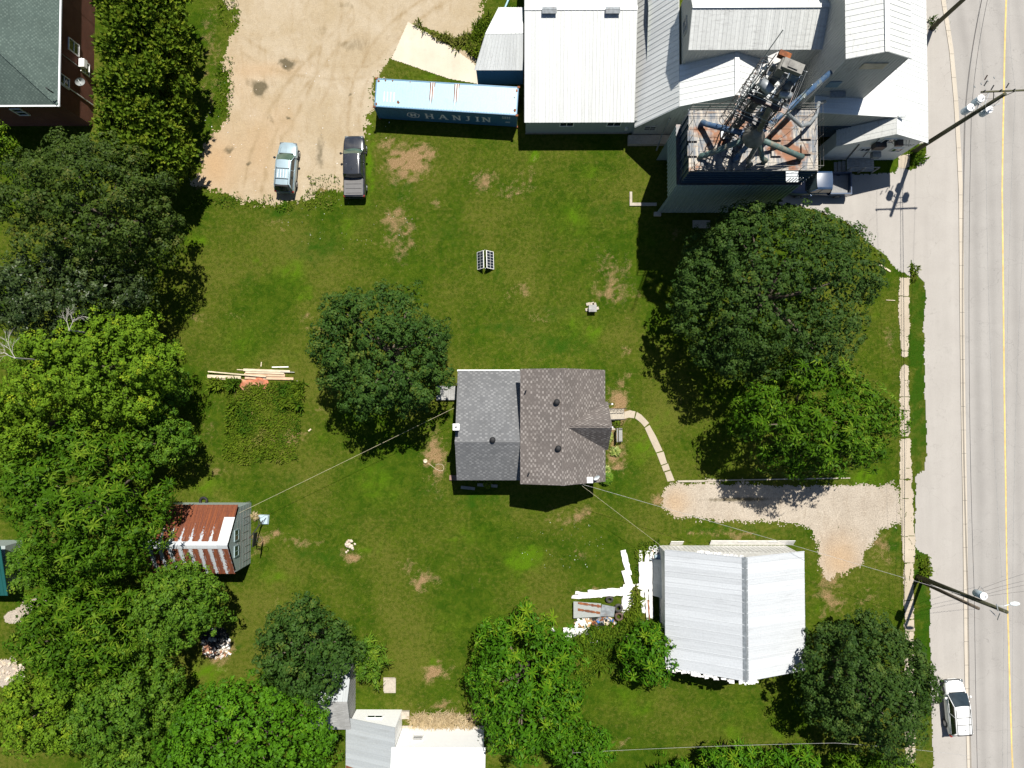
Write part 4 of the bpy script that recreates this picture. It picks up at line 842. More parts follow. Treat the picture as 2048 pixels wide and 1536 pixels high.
# ---- gambrel barn behind the elevator -------------------------------------------
bx = [XX(1264, 275), XX(1325, 275), XX(1413, 275), XX(1501, 275), XX(1562, 275)]; bs, bn = YY(275, 1400), YY(203, 1400); bfar = YY(-160, 1300)
R_ = thing("barn", "white ribbed gambrel roofed feed barn between the warehouse and the elevator tower", "barn", (bx[2], bs, 0))
pr = [(bx[0], 2.7), (bx[1], 6.8), (bx[2], 8.8), (bx[3], 6.8), (bx[4], 2.7)]
part(R_, "wall", M['old_siding'], lambda mb: shed_walls(mb, pr, 'y', bs + .15, bn, rib=.28, sides=(1, 1, 1, 0)))
part(R_, "roof", M['white_roof'], lambda mb: (shed_roof(mb, pr, 'y', bs + .15, bn, .2, (.25, 0), .06, .42, .03, .04, segs=(1, 2, 3)), ))
def f(mb):
    d = V(bx[1] - bx[0], 6.8 - 2.7).normalized() if False else None
    dx, dz = bx[1] - bx[0], 4.1; L = math.hypot(dx, dz); ux, uz = dx / L * .25, dz / L * .25
    mb.panel((bx[0] - ux, bs - .1, 2.7 - uz), (bx[0] - ux, bfar, 2.7 - uz), (bx[1], bfar, 6.8), (bx[1], bs - .1, 6.8), .06, .42, .03, .04)
part(R_, "lower_roof", M['white_roof'], f)
part(R_, "north_wall", M['old_siding'], lambda mb: (mb.box(bx[0], bx[0] + .1, bn, bfar, 0, 2.65), ))
part(R_, "foundation", M['concrete'], lambda mb: mb.box(bx[0] - .4, bx[2], bs - .75, bs + .05, 0, .5))
window(R_, (XX(1292, 270), bs + .12, 1.9), (1, 0, 0), (0, -1, 0), .9, .7, 2, 2, 'old_siding')
part(R_, "downspout", M['steel'], lambda mb: mb.tube([(XX(1318, 275), bs - .1, 4.5), (XX(1318, 275) - .1, bs - .4, 2.0), (XX(1312, 275), bs - 1.2, .2)], .07, 8))

# ---- tall block ---------------------------------------------------------------------
t0, t1 = XX(1328, 203), XX(1555, 203); ts = YY(203, 1440); tr_ = YY(148, 1440); tn = YY(94, 1440)
R_ = thing("mill_block", "tall white block with dirty boarded walls rising behind the barn gable", "building", ((t0 + t1) / 2, ts, 0))
pr = [(ts, 9.5), (tr_, 10.8), (tn, 9.5)]
part(R_, "wall", M['old_siding'], lambda mb: shed_walls(mb, pr, 'x', t0, t1, 2.0, rib=.26))
part(R_, "roof", M['white_roof_old'], lambda mb: shed_roof(mb, pr, 'x', t0, t1, .12, (.12, .0), .06, .30, .03, .04))
window(R_, (t0 - .03, YY(150, 1328), 8.2), (0, 1, 0), (-1, 0, 0), 1.0, .9, 2, 2, 'old_siding')
window(R_, (t0 - .03, YY(120, 1328), 5.6), (0, 1, 0), (-1, 0, 0), .8, .9, 2, 2, 'old_siding')

# ---- headhouse tower ------------------------------------------------------------------
k0, k1, kr = XX(1553, 265), XX(1650, 265), XX(1603, 265); ks = YY(265, 1600); kn = YY(60, 1600)
R_ = thing("headhouse", "tallest white headhouse tower with striped grey siding and a pale patch below its gable", "tower", ((k0 + k1) / 2, ks, 0))
pr = [(k0, 13.6), (kr, 14.6), (k1, 13.6)]
part(R_, "wall", M['old_siding'], lambda mb: shed_walls(mb, pr, 'y', ks, kn, 2.0, rib=.24))
part(R_, "roof", M['white_roof_old'], lambda mb: shed_roof(mb, pr, 'y', ks, kn, .12, (.1, .1), .06, .42, .03, .05))
part(R_, "roof_duct", M['steel'], lambda mb: mb.tube([(kr + .25, YY(135, 1600), 14.75), (kr + .25, YY(20, 1600), 14.75)], .10, 8))
part(R_, "patch_board", M['board'], lambda mb: mb.obox((XX(1606, 265), ks - .05, 12.5), (.85, 0, 0), (0, .03, 0), (0, 0, .42)))
part(R_, "wall_vent", M['steel'], lambda mb: mb.obox((XX(1590, 265), ks - .3, 8.4), (.6, 0, 0), (0, .25, 0), (0, 0, .06)))
part(R_, "wall_trim", M['teal_siding'], lambda mb: mb.obox((XX(1571, 265), ks - .05, 9.6), (.45, 0, 0), (0, .03, 0), (0, 0, .45)))

# ---- drive shed and office with the large white roof --------------------------------------
m0, m1, m2 = XX(1562, 292), XX(1714, 292), XX(1793, 292); mS = YY(292, 1700); mN = YY(-160, 1700)
R_ = thing("feed_mill", "white feed mill with one large blown out white roof running down to the pavement", "building", (m1, mS, 0))
pr = [(m0, 7.5), (m1, 6.55), (m2, 4.6)]
part(R_, "wall", M['old_siding'], lambda mb: (shed_walls(mb, pr, 'y', mS, mN, 2.9, rib=.26), mb.box(m2 - .08, m2 - .002, mS, mN, 0, 2.9), mb.box(m1, m2 - .1, mS + .01, mS + .1, 0, 2.9)))
part(R_, "roof", M['white_roof'], lambda mb: shed_roof(mb, pr, 'y', mS, mN, .16, (.12, 0), .06, .42, .025, .04, capw=0))
part(R_, "blue_header", M['blue_steel'], lambda mb: (mb.box(m0 + .1, m1 - .3, mS - .07, mS - .035, 2.4, 4.6), mb.ribwall((m0 + .1, mS - .07, 0), (m1 - .3, mS - .07, 0), 2.4, lambda t: 4.6, .2, .03)))
part(R_, "gutter_end", M['steel'], lambda mb: mb.box(m1 + .1, m1 + .7, mS - .14, mS + .02, 6.6, 6.68))
ox0, ox1 = XX(1638, 319), XX(1787, 319); oS = YY(320, 1710)
pr2 = [(ox0 - .15, 3.85), (m1, 6.5), (m2, 4.6)]
O_ = thing("mill_office", "white walled office gable with porch and wall fittings facing the blue pickup", "building", (m1, oS, 0))
part(O_, "wall", M['white_siding'], lambda mb: shed_walls(mb, [(ox0, 3.9), (m1, 6.45), (ox1, 4.75)], 'y', oS, mS - .08, sides=(1, 1, 1, 0), rib=.22, out=.012))
part(O_, "roof", M['white_roof_old'], lambda mb: shed_roof(mb, pr2, 'y', oS, mS - .06, .02, (.2, 0), .05, .42, .02, .04, segs=(0,), capw=0))
part(O_, "east_roof", M['white_roof'], lambda mb: shed_roof(mb, [(ox0 - .15, 3.85), (m1, 6.5), (m2, 4.58)], 'y', oS, mS - .06, .16, (.2, -.06), .06, .42, .025, .04, segs=(1,), capw=0))
for px, z, w_, h_ in ((1722, 4.7, .9, .7), (1700, 2.7, .7, .6), (1762, 2.6, .8, .7)): window(O_, (XX(px, 320), oS - .03, z), (1, 0, 0), (0, -1, 0), w_, h_, 2, 1, 'white')
def f(mb):
    a, b = XX(1688, 330), XX(1742, 330)
    for k in range(9): x = a + (b - a) * k / 9; mb.box(x, x + (b - a) / 9 - .02, oS - 1.2, oS - .05, .5, .55)
    for x in (a, (a + b) / 2, b): mb.box(x - .04, x + .04, oS - 1.2, oS - 1.12, 0, 1.5)
    mb.bar((a, oS - 1.16, 1.5), (b, oS - 1.16, 1.5), .06, .06)
    for k in range(3): mb.box(a - .3 * (k + 1), a - .3 * k - .01, oS - 1.1, oS - .2, 0, .5 - .15 * (k + 1))
part(O_, "porch", M['board_grey'], f)
part(O_, "air_conditioner", M['steel'], lambda mb: mb.box(XX(1729, 320) - .35, XX(1729, 320) + .35, oS - .5, oS - .02, 1.7, 2.2))
part(O_, "wall_fan", M['dark_steel'], lambda mb: (mb.box(XX(1712, 320) - .45, XX(1712, 320) + .45, oS - .45, oS - .02, 3.6, 4.4), mb.box(XX(1740, 320) - .3, XX(1740, 320) + .3, oS - .5, oS - .02, 4.6, 4.9)))
def f(mb):
    for k in range(7): x = XX(1722 + k * 6, 320); mb.tube([(x, oS - .05, 4.9), (x + .1, oS - .45, 5.15 - .1 * k), (x + .5, oS - .35, 4.7)], .02, 5)
    mb.tube([(XX(1676, 320), oS - .06, 3.9), (XX(1690, 320), oS - .06, .3)], .04, 6); mb.tube([(XX(1698, 320), oS - .08, 5.3), (XX(1715, 320), oS - .08, 1.0)], .03, 6)
part(O_, "wall_conduit", M['dark_steel'], f)

# ---- the blue elevator tower ----------------------------------------------------------------
e0, e1 = XX(1313, 425), XX(1530, 425); eS, eN = YY(425, 1430), YY(320, 1430)
R_ = thing("grain_elevator", "blue steel grain elevator box on a pale green ribbed base with a rusty flat deck", "elevator", ((e0 + e1) / 2, (eS + eN) / 2, 0))
def f(mb):
    mb.poly((e0, eS, 0), (e1, eS, 0), (e1, eS, 8), (e0, eS, 8)); mb.poly((e1, eS, 0), (e1, eN, 0), (e1, eN, 8), (e1, eS, 8)); mb.poly((e0, eN, 0), (e1, eN, 0), (e1, eN, 8), (e0, eN, 8)); mb.poly((e0, eS, 4.7), (e0, eN, 4.7), (e0, eN, 8), (e0, eS, 8))
    mb.poly((e0, eS, 8), (e1, eS, 8), (e1, eN, 8), (e0, eN, 8)); mb.poly((e0, eS + .05, 4.7), (e0, eN, 4.7), (e0 + 1.6, eN, 4.7), (e0 + 1.6, eS + .05, 4.7)); mb.poly((e0 + 1.6, eS + .05, 0), (e0 + 1.6, eN, 0), (e0 + 1.6, eN, 4.7), (e0 + 1.6, eS + .05, 4.7))
    mb.ribwall((e0, eS, 0), (e1, eS, 0), .2, lambda t: 8, .31, .07, .09); mb.ribwall((e1, eS, 0), (e1, eN, 0), .2, lambda t: 8, .31, .07, .09); mb.ribwall((e0, eN, 0), (e0, eS, 0), 4.7, lambda t: 8, .31, .05, .09)
part(R_, "base_cladding", M['green_siding'], f)
part(R_, "ledge", M['dark_steel'], lambda mb: (mb.box(e0 - .03, e0 + .3, eS, eN, 8.004, 8.05), mb.box(e0 + .3, e1 + .03, eS - .03, eS + .14, 8.004, 8.05)))
f0, f1, fS, fN = e0 + .3, e1 + .02, eS + .12, eN - .05
def f(mb):
    mb.box(f0, f1, fS, fN, 8.06, 10.85)
    for k in range(7): y = fS + (fN - fS) * (k + .5) / 7; mb.obox((f0 - .05, y, 9.45), (.06, 0, 0), (0, .05, 0), (0, 0, 1.38))
    for k in range(5): z = 8.4 + k * .52; mb.obox(((f0 + f1) / 2, fS - .04, z), ((f1 - f0) / 2, 0, 0), (0, .05, 0), (0, 0, .05))
    mb.bar((f0 - .12, fS + .1, 8.2), (f0 - .12, fN - 2, 10.7), .06, .06); mb.bar((XX(1440, 420), fS - .11, 8.2), (XX(1475, 420), fS - .11, 10.7), .08, .05)
part(R_, "bin_wall", M['blue_steel'], f)
part(R_, "deck", M['rusty_deck'], lambda mb: (mb.box(f0 - .06, f1 + .06, fS - .06, fN + .06, 10.852, 10.92), [mb.box(f0 + .02, f1 - .02, y - .02, y + .02, 10.92, 10.95) for y in np.linspace(fS + .6, fN - .6, 5)], [mb.box(x - .02, x + .02, fS, fN, 10.92, 10.94) for x in np.linspace(f0 + 1.2, f1 - 1.2, 6)]))
DZ = 10.92
for (px, py) in ((1385, 272), (1385, 302), (1452, 268), (1452, 302), (1480, 290), (1553, 270), (1553, 302), (1613, 268), (1613, 298), (1400, 330)):
    c = P(px, py, 11.05); hw = .34 if py != 290 else .42
    part(R_, "hatch", M['rusty_deck'] if px != 1452 or py > 280 else M['steel'], lambda mb: (mb.box(c.x - hw, c.x + hw, c.y - hw, c.y + hw, DZ, DZ + .16), mb.box(c.x - hw - .04, c.x + hw + .04, c.y - hw - .04, c.y + hw + .04, DZ + .16, DZ + .20)))
def f(mb):
    X0, X1, Y0, Y1 = f0, f1, fS, fN
    for z in (DZ + .55, DZ + 1.08):
        mb.tube([(X0, Y0, z), (X1, Y0, z), (X1, Y1, z), (X0, Y1, z), (X0, Y0, z)], .022, 6)
    for x in np.linspace(X0, X1, 8):
        for y in (Y0, Y1): mb.tube([(x, y, DZ), (x, y, DZ + 1.1)], .02, 6)
    for y in np.linspace(Y0, Y1, 5)[1:-1]:
        for x in (X0, X1): mb.tube([(x, y, DZ), (x, y, DZ + 1.1)], .02, 6)
    mb.box(X0, X1, Y0 - .03, Y0, DZ, DZ + .1); mb.box(X0, X1, Y1, Y1 + .03, DZ, DZ + .1)
part(R_, "guard_rail", M['pipe_grey'], f)
part(R_, "ladder_platform", M['steel'], lambda mb: (mb.box(XX(1478, 425), XX(1478, 425) + .9, eS - .75, eS + .05, 10.96, 11.0), [mb.box(XX(1478, 425) + i * .22, XX(1478, 425) + i * .22 + .03, eS - .75, eS - .7, 11.0, 11.9) for i in range(5)]))
part(R_, "concrete_curb", M['concrete'], lambda mb: (mb.box(XX(1259, 405), e0, YY(412, 1300), YY(406, 1300), 0, .12), mb.box(XX(1259, 405), XX(1264, 405), YY(406, 1260), YY(384, 1260), 0, .12), mb.box(e0 - .25, e0 + .35, eS - .35, eS - .01, 0, .3)))
tag(part(None, 'concrete_slab', M['concrete'], lambda mb: mb.box(XX(1385, 430), XX(1420, 430), eS - 1.4, eS - .7, 0, .08)), 'flat slab in the deep shade right below the elevator wall', 'slab')

# ---- bucket elevator leg on the deck ------------------------------------------------------------
lx, ly = gp(1392, 366)
L_ = thing("bucket_elevator", "tall bucket elevator leg with platforms ladder cage and grain spouts above the rusty deck", "elevator leg", (lx, ly, DZ))
HT = 21.6
ex, ey = V(.92, -.39, 0), V(.39, .92, 0)
def lp(a, b, z): return V(lx, ly, z) + ex * a + ey * b
part(L_, "casing", M['pipe_blue'], lambda mb: (mb.obox(lp(.55, 0, (DZ + HT) / 2), ex * .24, ey * .32, V(0, 0, (HT - DZ) / 2)), [mb.obox(lp(.55, 0, z), ex * .29, ey * .37, V(0, 0, .04)) for z in np.arange(DZ + 1, HT, 2.2)]))
part(L_, "return_casing", M['pipe_grey'], lambda mb: (mb.obox(lp(-.35, 0, (DZ + HT) / 2), ex * .22, ey * .32, V(0, 0, (HT - DZ) / 2)), [mb.obox(lp(-.35, 0, z), ex * .27, ey * .37, V(0, 0, .04)) for z in np.arange(DZ + 1, HT, 2.2)]))
part(L_, "head_casing", M['pipe_grey'], lambda mb: (mb.obox(lp(.12, 0, HT + .2), ex * .62, ey * .30, V(0, 0, .18)), mb.obox(lp(.12, 0, HT + .42), ex * .3, ey * .2, V(0, 0, .05)), mb.tube([lp(-.5, -.42, HT + .1), lp(-.5, .42, HT + .1)], .14, 12)))
part(L_, "head_hood", M['rust'], lambda mb: mb.obox(lp(-.55, .5, HT + .1), ex * .35, ey * .16, V(0, 0, .2)))
for z in (16.2, 18.9):
    part(L_, "platform", M['dark_steel'], lambda mb: ([mb.obox(lp(-1.15, -1.05 + k * .3, z), ex * .28, ey * .04, V(0, 0, .02)) for k in range(8)], [mb.obox(lp(1.2, -1.05 + k * .3, z), ex * .2, ey * .03, V(0, 0, .02)) for k in range(8)] if z < 17 else 0, mb.obox(lp(.1, -1.0, z), ex * 1.3, ey * .2, V(0, 0, .02)), [mb.bar(lp(a_, -1.15, z), lp(a_, 1.15, z), .05, .06) for a_ in (-1.35, 1.35)]))
def f(mb):
    for a in (-1.35, 1.35):
        for b in (-1.15, 1.15): mb.tube([lp(a, b, 15.9), lp(a, b, 22.9 if a < 0 or b < 0 else 20.0)], .03, 5)
    for z in (16.7, 17.2, 19.4, 19.95):
        mb.tube([lp(-1.35, -1.15, z), lp(1.35, -1.15, z), lp(1.35, 1.15, z), lp(-1.35, 1.15, z), lp(-1.35, -1.15, z)], .022, 5)
    mb.tube([lp(-1.5, -1.2, 15), lp(-1.5, -1.2, 23.2)], .03, 5); mb.tube([lp(1.5, -1.2, 15), lp(1.5, -1.2, 21.5)], .03, 5)
part(L_, "platform_rail", M['steel'], f)
def f(mb):
    for s in (-.25, .25): mb.tube([lp(-1.05, s, DZ), lp(-1.05, s, HT + .4)], .03, 5)
    for k in range(34): z = DZ + .3 * k + .2; mb.tube([lp(-1.05, -.25, z), lp(-1.05, .25, z)], .016, 4)
    for k in range(14):
        z = DZ + 1.8 + k * .65; mb.tube([lp(-1.05 - .62 * math.sin(t * math.pi / 8), .38 * math.cos(t * math.pi / 8), z) for t in range(9)], .02, 4)
    for t in (1, 3, 5, 7): mb.tube([lp(-1.05 - .62 * math.sin(t * math.pi / 8), .38 * math.cos(t * math.pi / 8), z) for z in (DZ + 1.8, DZ + 1.8 + 13 * .65)], .016, 4)
part(L_, "ladder_cage", M['dark_steel'], f)
def f(mb):
    cs = [(-.8, -.75), (.95, -.75), (.95, .75), (-.8, .75)]
    for a, b in cs: mb.bar(lp(a, b, DZ), lp(a, b, 19.6), .09, .09)
    for i, z in enumerate(np.arange(DZ, 19.0, 1.75)):
        for j in range(4):
            p, q = cs[j], cs[(j + 1) % 4]; mb.bar(lp(*p, z + 1.75), lp(*q, z + 1.75), .06, .06)
            mb.bar(lp(*(p if i % 2 else q), z), lp(*(q if i % 2 else p), z + 1.75), .045, .045)
part(L_, "lattice_tower", M['dark_steel'], f)
part(L_, "drive_motor", M['steel'], lambda mb: (mb.tube([lp(-1.0, -.5, 20.1), lp(-.2, -.9, 20.1)], .32, 14), mb.obox(lp(-.4, .75, 20.0), ex * .35, ey * .25, V(0, 0, .35)), mb.tube([lp(.3, -.95, 20.3), lp(1.0, -.75, 20.3)], .2, 10)), True)
part(L_, "torn_wrap", M['offwhite'], lambda mb: [mb.obox(lp(*o), V(*a), V(*b), V(*c)) for o, a, b, c in (((-.9, .55, 20.9), (.3, .1, .1), (-.1, .25, .08), (0, 0, .04)), ((-.5, .9, 20.7), (.22, -.12, .06), (.1, .2, -.1), (0, 0, .03)), ((-1.2, .2, 20.2), (.1, .25, 0), (.18, 0, .12), (0, 0, .03)), ((-1.2, -.4, 19.9), (.2, .1, .05), (0, .2, .1), (0, 0, .03)))])
dx_, dy_ = gp(1398, 398); dc = V(dx_, dy_, 15.2)
part(L_, "distributor", M['pipe_grey'], lambda mb: (mb.lathe((dc.x, dc.y, 13.9), [(.35, 0), (.75, .55), (.75, .8), (.35, 1.3), (.22, 1.9)], 16), mb.tube([lp(.6, -.3, 20.9), lp(.4, -.6, 18.5), (dc.x, dc.y, 15.6)], [.2, .2, .2], 10)), True)
SP = [((1405, 246), 'pipe_blue', .20), ((1402, 313), 'pipe_green', .20), ((1471, 318), 'pipe_blue', .17), ((1530, 322), 'pipe_green', .18), ((1602, 314), 'pipe_green', .20), ((1500, 330), 'pipe_grey', .17)]
for (q, mt, r) in SP:
    e = P(q[0], q[1], DZ + .35); d = (V(e.x, e.y, 0) - V(dc.x, dc.y, 0)).normalized()
    def f(mb): mb.tube([V(dc.x, dc.y, 14.3) + d * .5, V(e.x, e.y, 11.55) - d * .3, V(e.x, e.y, 11.40), V(e.x, e.y, DZ)], [r, r, r * 1.1, r], 10)
    part(L_, "grain_spout", M[mt], f, True)
e = P(1668, 150, 12.2); part(L_, "grain_spout", M['pipe_blue'], lambda mb: mb.tube([V(dc.x, dc.y, 14.2) + V(.4, .3, 0), (e.x, ks - .1, 11.6)], .20, 10), True)
def f(mb):
    pts = [P(1562, 212, 15.0), P(1580, 232, 14.0), P(1602, 252, 12.6), P(1618, 248, 11.8), P(1632, 232, 11.2), P(1637, 206, 10.4), P(1650, 203, 8.2)]
    mb.tube(pts, .13, 8)
part(L_, "curved_pipe", M['steel'], f, True)
def f(mb):
    rn = random.Random(3)
    for k in range(16):
        a = lp(rn.uniform(-1, 1), rn.uniform(-1, 1), rn.uniform(13, 20)); mb.tube([a, a + V(rn.uniform(-.6, .6), rn.uniform(-.6, .6), -rn.uniform(.5, 1.6)), a + V(rn.uniform(-.5, .5), rn.uniform(-.5, .5), -rn.uniform(1.8, 3))], .018, 4)
    for q in ((f0 + .2, fN - .2), (f1 - .2, fS + .2), (f0 + .2, fS + .2), (f1 - .2, fN - .2)): mb.tube([lp(.1, 0, 19.5), (q[0], q[1], DZ)], .015, 4)
part(L_, "cable", M['dark_steel'], f)

# ---- brick house, upper left -------------------------------------------------------------------
q1, qS, qN, q0 = XX(188, 150), YY(252, 150), YY(-130, 150), XX(-220, 150)
R_ = thing("brick_house", "two storey red brick house with a green grey hipped roof and white gutters", "house", (q1 - 6, (qS + qN) / 2, 0))
ov, he = .5, 5.6
part(R_, "wall", M['brick'], lambda mb: mb.box(q0, q1, qS, qN, 0, he))
X0, X1, Y0, Y1 = q0 - ov, q1 + ov, qS - ov, qN + ov; hw = (Y1 - Y0) / 2; rz_ = he + hw * .52
def f(mb):
    A, B, C_, D = V(X0, Y0, he), V(X1, Y0, he), V(X1, Y1, he), V(X0, Y1, he); r1, r0 = V(X1 - hw, Y0 + hw, rz_), V(X0, Y0 + hw, rz_)
    mb.poly(A, B, r1, r0); mb.poly(B, C_, r1); mb.poly(C_, D, r0, r1); mb.poly(A, D, C_, B)
part(R_, "roof", M['shingle_g'], f)
part(R_, "gutter", M['gutter_white'], lambda mb: (mb.box(X1, X1 + .12, Y0 - .12, Y1, he - .08, he + .04), mb.box(X0, X1 - .002, Y0 - .12, Y0, he - .08, he + .04)))
part(R_, "hip_cap", M['shingle_g'], lambda mb: mb.bar(V(X1, Y0, he + .05), V(X1 - hw, Y0 + hw, rz_ + .05), .25, .03))
def f(mb): c = P(95, 178, he + 1.4); mb.tube([c - V(0, 0, .7), c], .05, 8); mb.tube([c, c + V(-.12, .12, .02)], .05, 8)
part(R_, "vent_pipe", M['black'], f)
part(R_, "downspout", M['gutter_white'], lambda mb: mb.tube([(X1, YY(206, 180), he - .05), (q1 + .07, YY(212, 180), he - .5), (q1 + .07, YY(212, 180), .2)], .05, 8))
part(R_, "wall_pipe", M['steel'], lambda mb: mb.tube([(q1 + .06, YY(158, 180), 4.6), (q1 + .06, YY(158, 180), .3)], .035, 6))
window(R_, (q1 + .03, YY(205, 180), 4.2), (0, 1, 0), (1, 0, 0), .8, 1.2, 1, 2, 'white', 'glass', .08)
window(R_, (q1 + .03, YY(128, 180), 3.0), (0, 1, 0), (1, 0, 0), .9, 1.3, 1, 2, 'white', 'glass', .08)
window(R_, (q1 + .03, YY(150, 180), 1.4), (0, 1, 0), (1, 0, 0), 1.0, 1.1, 1, 2, 'white', 'glass', .08)
window(R_, (XX(90, 250), qS - .03, 3.2), (1, 0, 0), (0, -1, 0), .8, 1.2, 1, 2, 'white', 'glass', .08)
def f(mb):
    c = V(q1 + .55, YY(192, 180), 2.9); ax = V(.5, -.75, .5).normalized(); a = ax.cross(V(0, 0, 1)).normalized(); b = ax.cross(a); ring = [c + a * math.cos(k / 9 * math.pi) * .4 + b * math.sin(k / 9 * math.pi) * .34 + ax * .08 for k in range(18)]
    mb.add([c] + ring, [(0, 1 + k, 1 + (k + 1) % 18) for k in range(18)]); mb.add([c - ax * .03] + [r - ax * .015 for r in ring], [(0, 1 + (k + 1) % 18, 1 + k) for k in range(18)]); mb.tube([c, V(q1, c.y, 2.7)], .03, 6); mb.tube([c - b * .2, c + ax * .45], .02, 5)
part(R_, "satellite_dish", M['lamp'], f)
part(R_, "window_unit", M['white'], lambda mb: mb.box(q1 + .04, q1 + .55, YY(150, 180) - .35, YY(150, 180) + .35, 1.9, 2.35))
v0, v1, vS = q1 - .2, XX(175, 30), YY(52, 170)
R2 = thing("brick_house_wing", "low wing with green grey roof and white fascia against the brick house", "building", (v1, vS, 0))
part(R2, "wall", M['brick'], lambda mb: mb.box(q1 + .01, v1, vS, vS + 6, 0, 3.2))
part(R2, "roof", M['shingle_g'], lambda mb: mb.panel((v1 + .25, vS - .1, 3.2), (v1 + .25, vS + 6.2, 3.2), (q1 + .02, vS + 6.2, 4.4), (q1 + .02, vS - .1, 4.4), .08))
part(R2, "fascia", M['gutter_white'], lambda mb: mb.box(v1 + .25, v1 + .36, vS - .12, vS + 6.2, 3.12, 3.28))

# ---- rusty shed ----------------------------------------------------------------------------------
s1, s0 = XX(502, 1060), XX(345, 1060); sN, sS, sr = YY(1005, 430), YY(1126, 430), YY(1069, 430)
R_ = thing("shed", "grey sheet walled shed with a rusty ribbed metal roof partly under the walnut", "shed", (s1, sr, 0))
pr = [(sS, 3.2), (sr, 4.8), (sN, 2.75)]
part(R_, "wall", M['green_siding'] if False else M['grey_siding'], lambda mb: (shed_walls(mb, pr, 'x', s0, s1, rib=None), ))
def f(mb):
    rn = random.Random(8)
    for k in range(5): mb.obox((s1 + .02, (sS + sN) / 2, .55 + k * .62), (.006, 0, 0), (0, (sN - sS) / 2 - .05 if k < 4 else 1.6, 0), (0, 0, .012))
    for k in range(9): y = sS + .5 + k * .62; mb.obox((s1 + .02, y, rn.uniform(.8, 1.6)), (.012, 0, 0), (0, .012, 0), (0, 0, rn.uniform(.5, .8)))
part(R_, "wall_batten", M['foundation'], f)
for (u0, h0, u1, h1, mt, nm, sg) in ((sS, 3.2, sr, 4.8, 'rust_roof_s', 'south_roof', 1), (sN, 2.75, sr, 4.8, 'rust_roof_n', 'north_roof', -1)):
    mb = MB(); d = V(u1 - u0, h1 - h0).normalized() if False else None; L = math.hypot(u1 - u0, h1 - h0); du, dh = (u1 - u0) / L * .2, (h1 - h0) / L * .2
    a_ = V(s0 - .2, u0 - du, h0 - dh); b_ = V(s1 - .12, u0 - du, h0 - dh); c_ = V(s1 - .12, u1, h1); d_ = V(s0 - .2, u1, h1)
    mb.panel(a_, b_, c_, d_, .04, .41, .03, .05); o = mb.build(nm, M[mt], R_)
    at = o.data.attributes.new("slope", 'FLOAT', 'POINT'); at.data.foreach_set("value", [min(.5, max(0, (h1 - v.co.z) / (h1 - h0)) * .9) if sg < 0 else max(0, min(1, (h1 - v.co.z) / (h1 - h0))) for v in o.data.vertices])
part(R_, "ridge_cap", M['steel'] if False else M['barn_roof'], lambda mb: (mb.panel((s0 - .22, sr - .28, 4.69), (s1 - .1, sr - .28, 4.69), (s1 - .1, sr, 4.855), (s0 - .22, sr, 4.855), .025), mb.panel((s0 - .22, sr + .28, 4.66), (s1 - .1, sr + .28, 4.66), (s1 - .1, sr, 4.857), (s0 - .22, sr, 4.857), .025)))
k_ = (4.8 - 2.75) / (sN - sr)
part(R_, "new_roof_sheet", M['white_roof'], lambda mb: mb.panel((s1 - .95, sr + 2.05, 4.8 - k_ * 2.05 + .085), (s1 - .10, sr + 2.05, 4.8 - k_ * 2.05 + .085), (s1 - .10, sr + .2, 4.8 - k_ * .2 + .085), (s1 - .95, sr + .2, 4.8 - k_ * .2 + .085), .02, .2, .015))
for yy in (sr - .75, sr + .55): window(R_, (s1 + .03, yy, 3.3), (0, 1, 0), (1, 0, 0), .8, .75, 2, 1, 'green_siding')
tag(part(None, "roof_panel", M['white'], lambda mb: 0) if False else part(None, "tyre", M['black'], lambda mb: [mb.tube([P(407, 1002, .15) + V(math.cos(t / 16 * 6.2832) * .3, math.sin(t / 16 * 6.2832) * .3, 0) for t in range(17)], .11, 8, False)], True), "black tyre lying in the shade against the north wall of the rusty shed", "tyre")

# ---- white barn on the right ------------------------------------------------------------------------
b0, b1, br_ = XX(1318, 1190), XX(1572, 1190), XX(1446, 1190); bN, bS = YY(1091, 1446), YY(1303, 1446)
R_ = thing("pole_barn", "barn with a large pale galvanised metal roof south of the gravel driveway", "barn", (br_, (bN + bS) / 2, 0))
pr = [(b0, 3.15), (br_, 6.1), (b1, 3.75)]
part(R_, "wall", M['offwhite'], lambda mb: (shed_walls(mb, pr, 'y', bS + .1, bN), mb.ribwall((b1, bN, 0), (b0, bN, 0), 0, lambda t: 3.0, .35)))
part(R_, "roof", M['barn_roof'], lambda mb: shed_roof(mb, pr, 'y', bS, bN, .12, (.22, .30), .05, .84, .035, .07, capw=0))
part(R_, "roof_seam", M['barn_roof'], lambda mb: shed_roof(mb, [(a, h + .052) for a, h in pr], 'y', bS, bN, .10, (.2, .28), .006, .21, .012, .03, capw=0))
part(R_, "ridge_cap", M['steel'], lambda mb: (mb.panel((br_ - .22, bS - .25, 6.03), (br_ - .22, bN + .33, 6.03), (br_, bN + .33, 6.19), (br_, bS - .25, 6.19), .02), mb.panel((br_ + .22, bS - .25, 6.04), (br_ + .22, bN + .33, 6.04), (br_, bN + .33, 6.192), (br_, bS - .25, 6.192), .02)))
def f(mb):
    rn = random.Random(4)
    for k in range(70):
        x = rn.uniform(b0, br_ + 1.0); z = float(np.interp(x, [b0, br_, b1], [3.15, 6.1, 3.75])) + .06
        mb.obox((x, bS - .25 - rn.uniform(0, .18), z), (rn.uniform(.05, .2), 0, rn.uniform(-.05, .1)), (0, rn.uniform(.04, .14), -.03), (0, 0, .015))
part(R_, "torn_insulation", M['offwhite'], f)
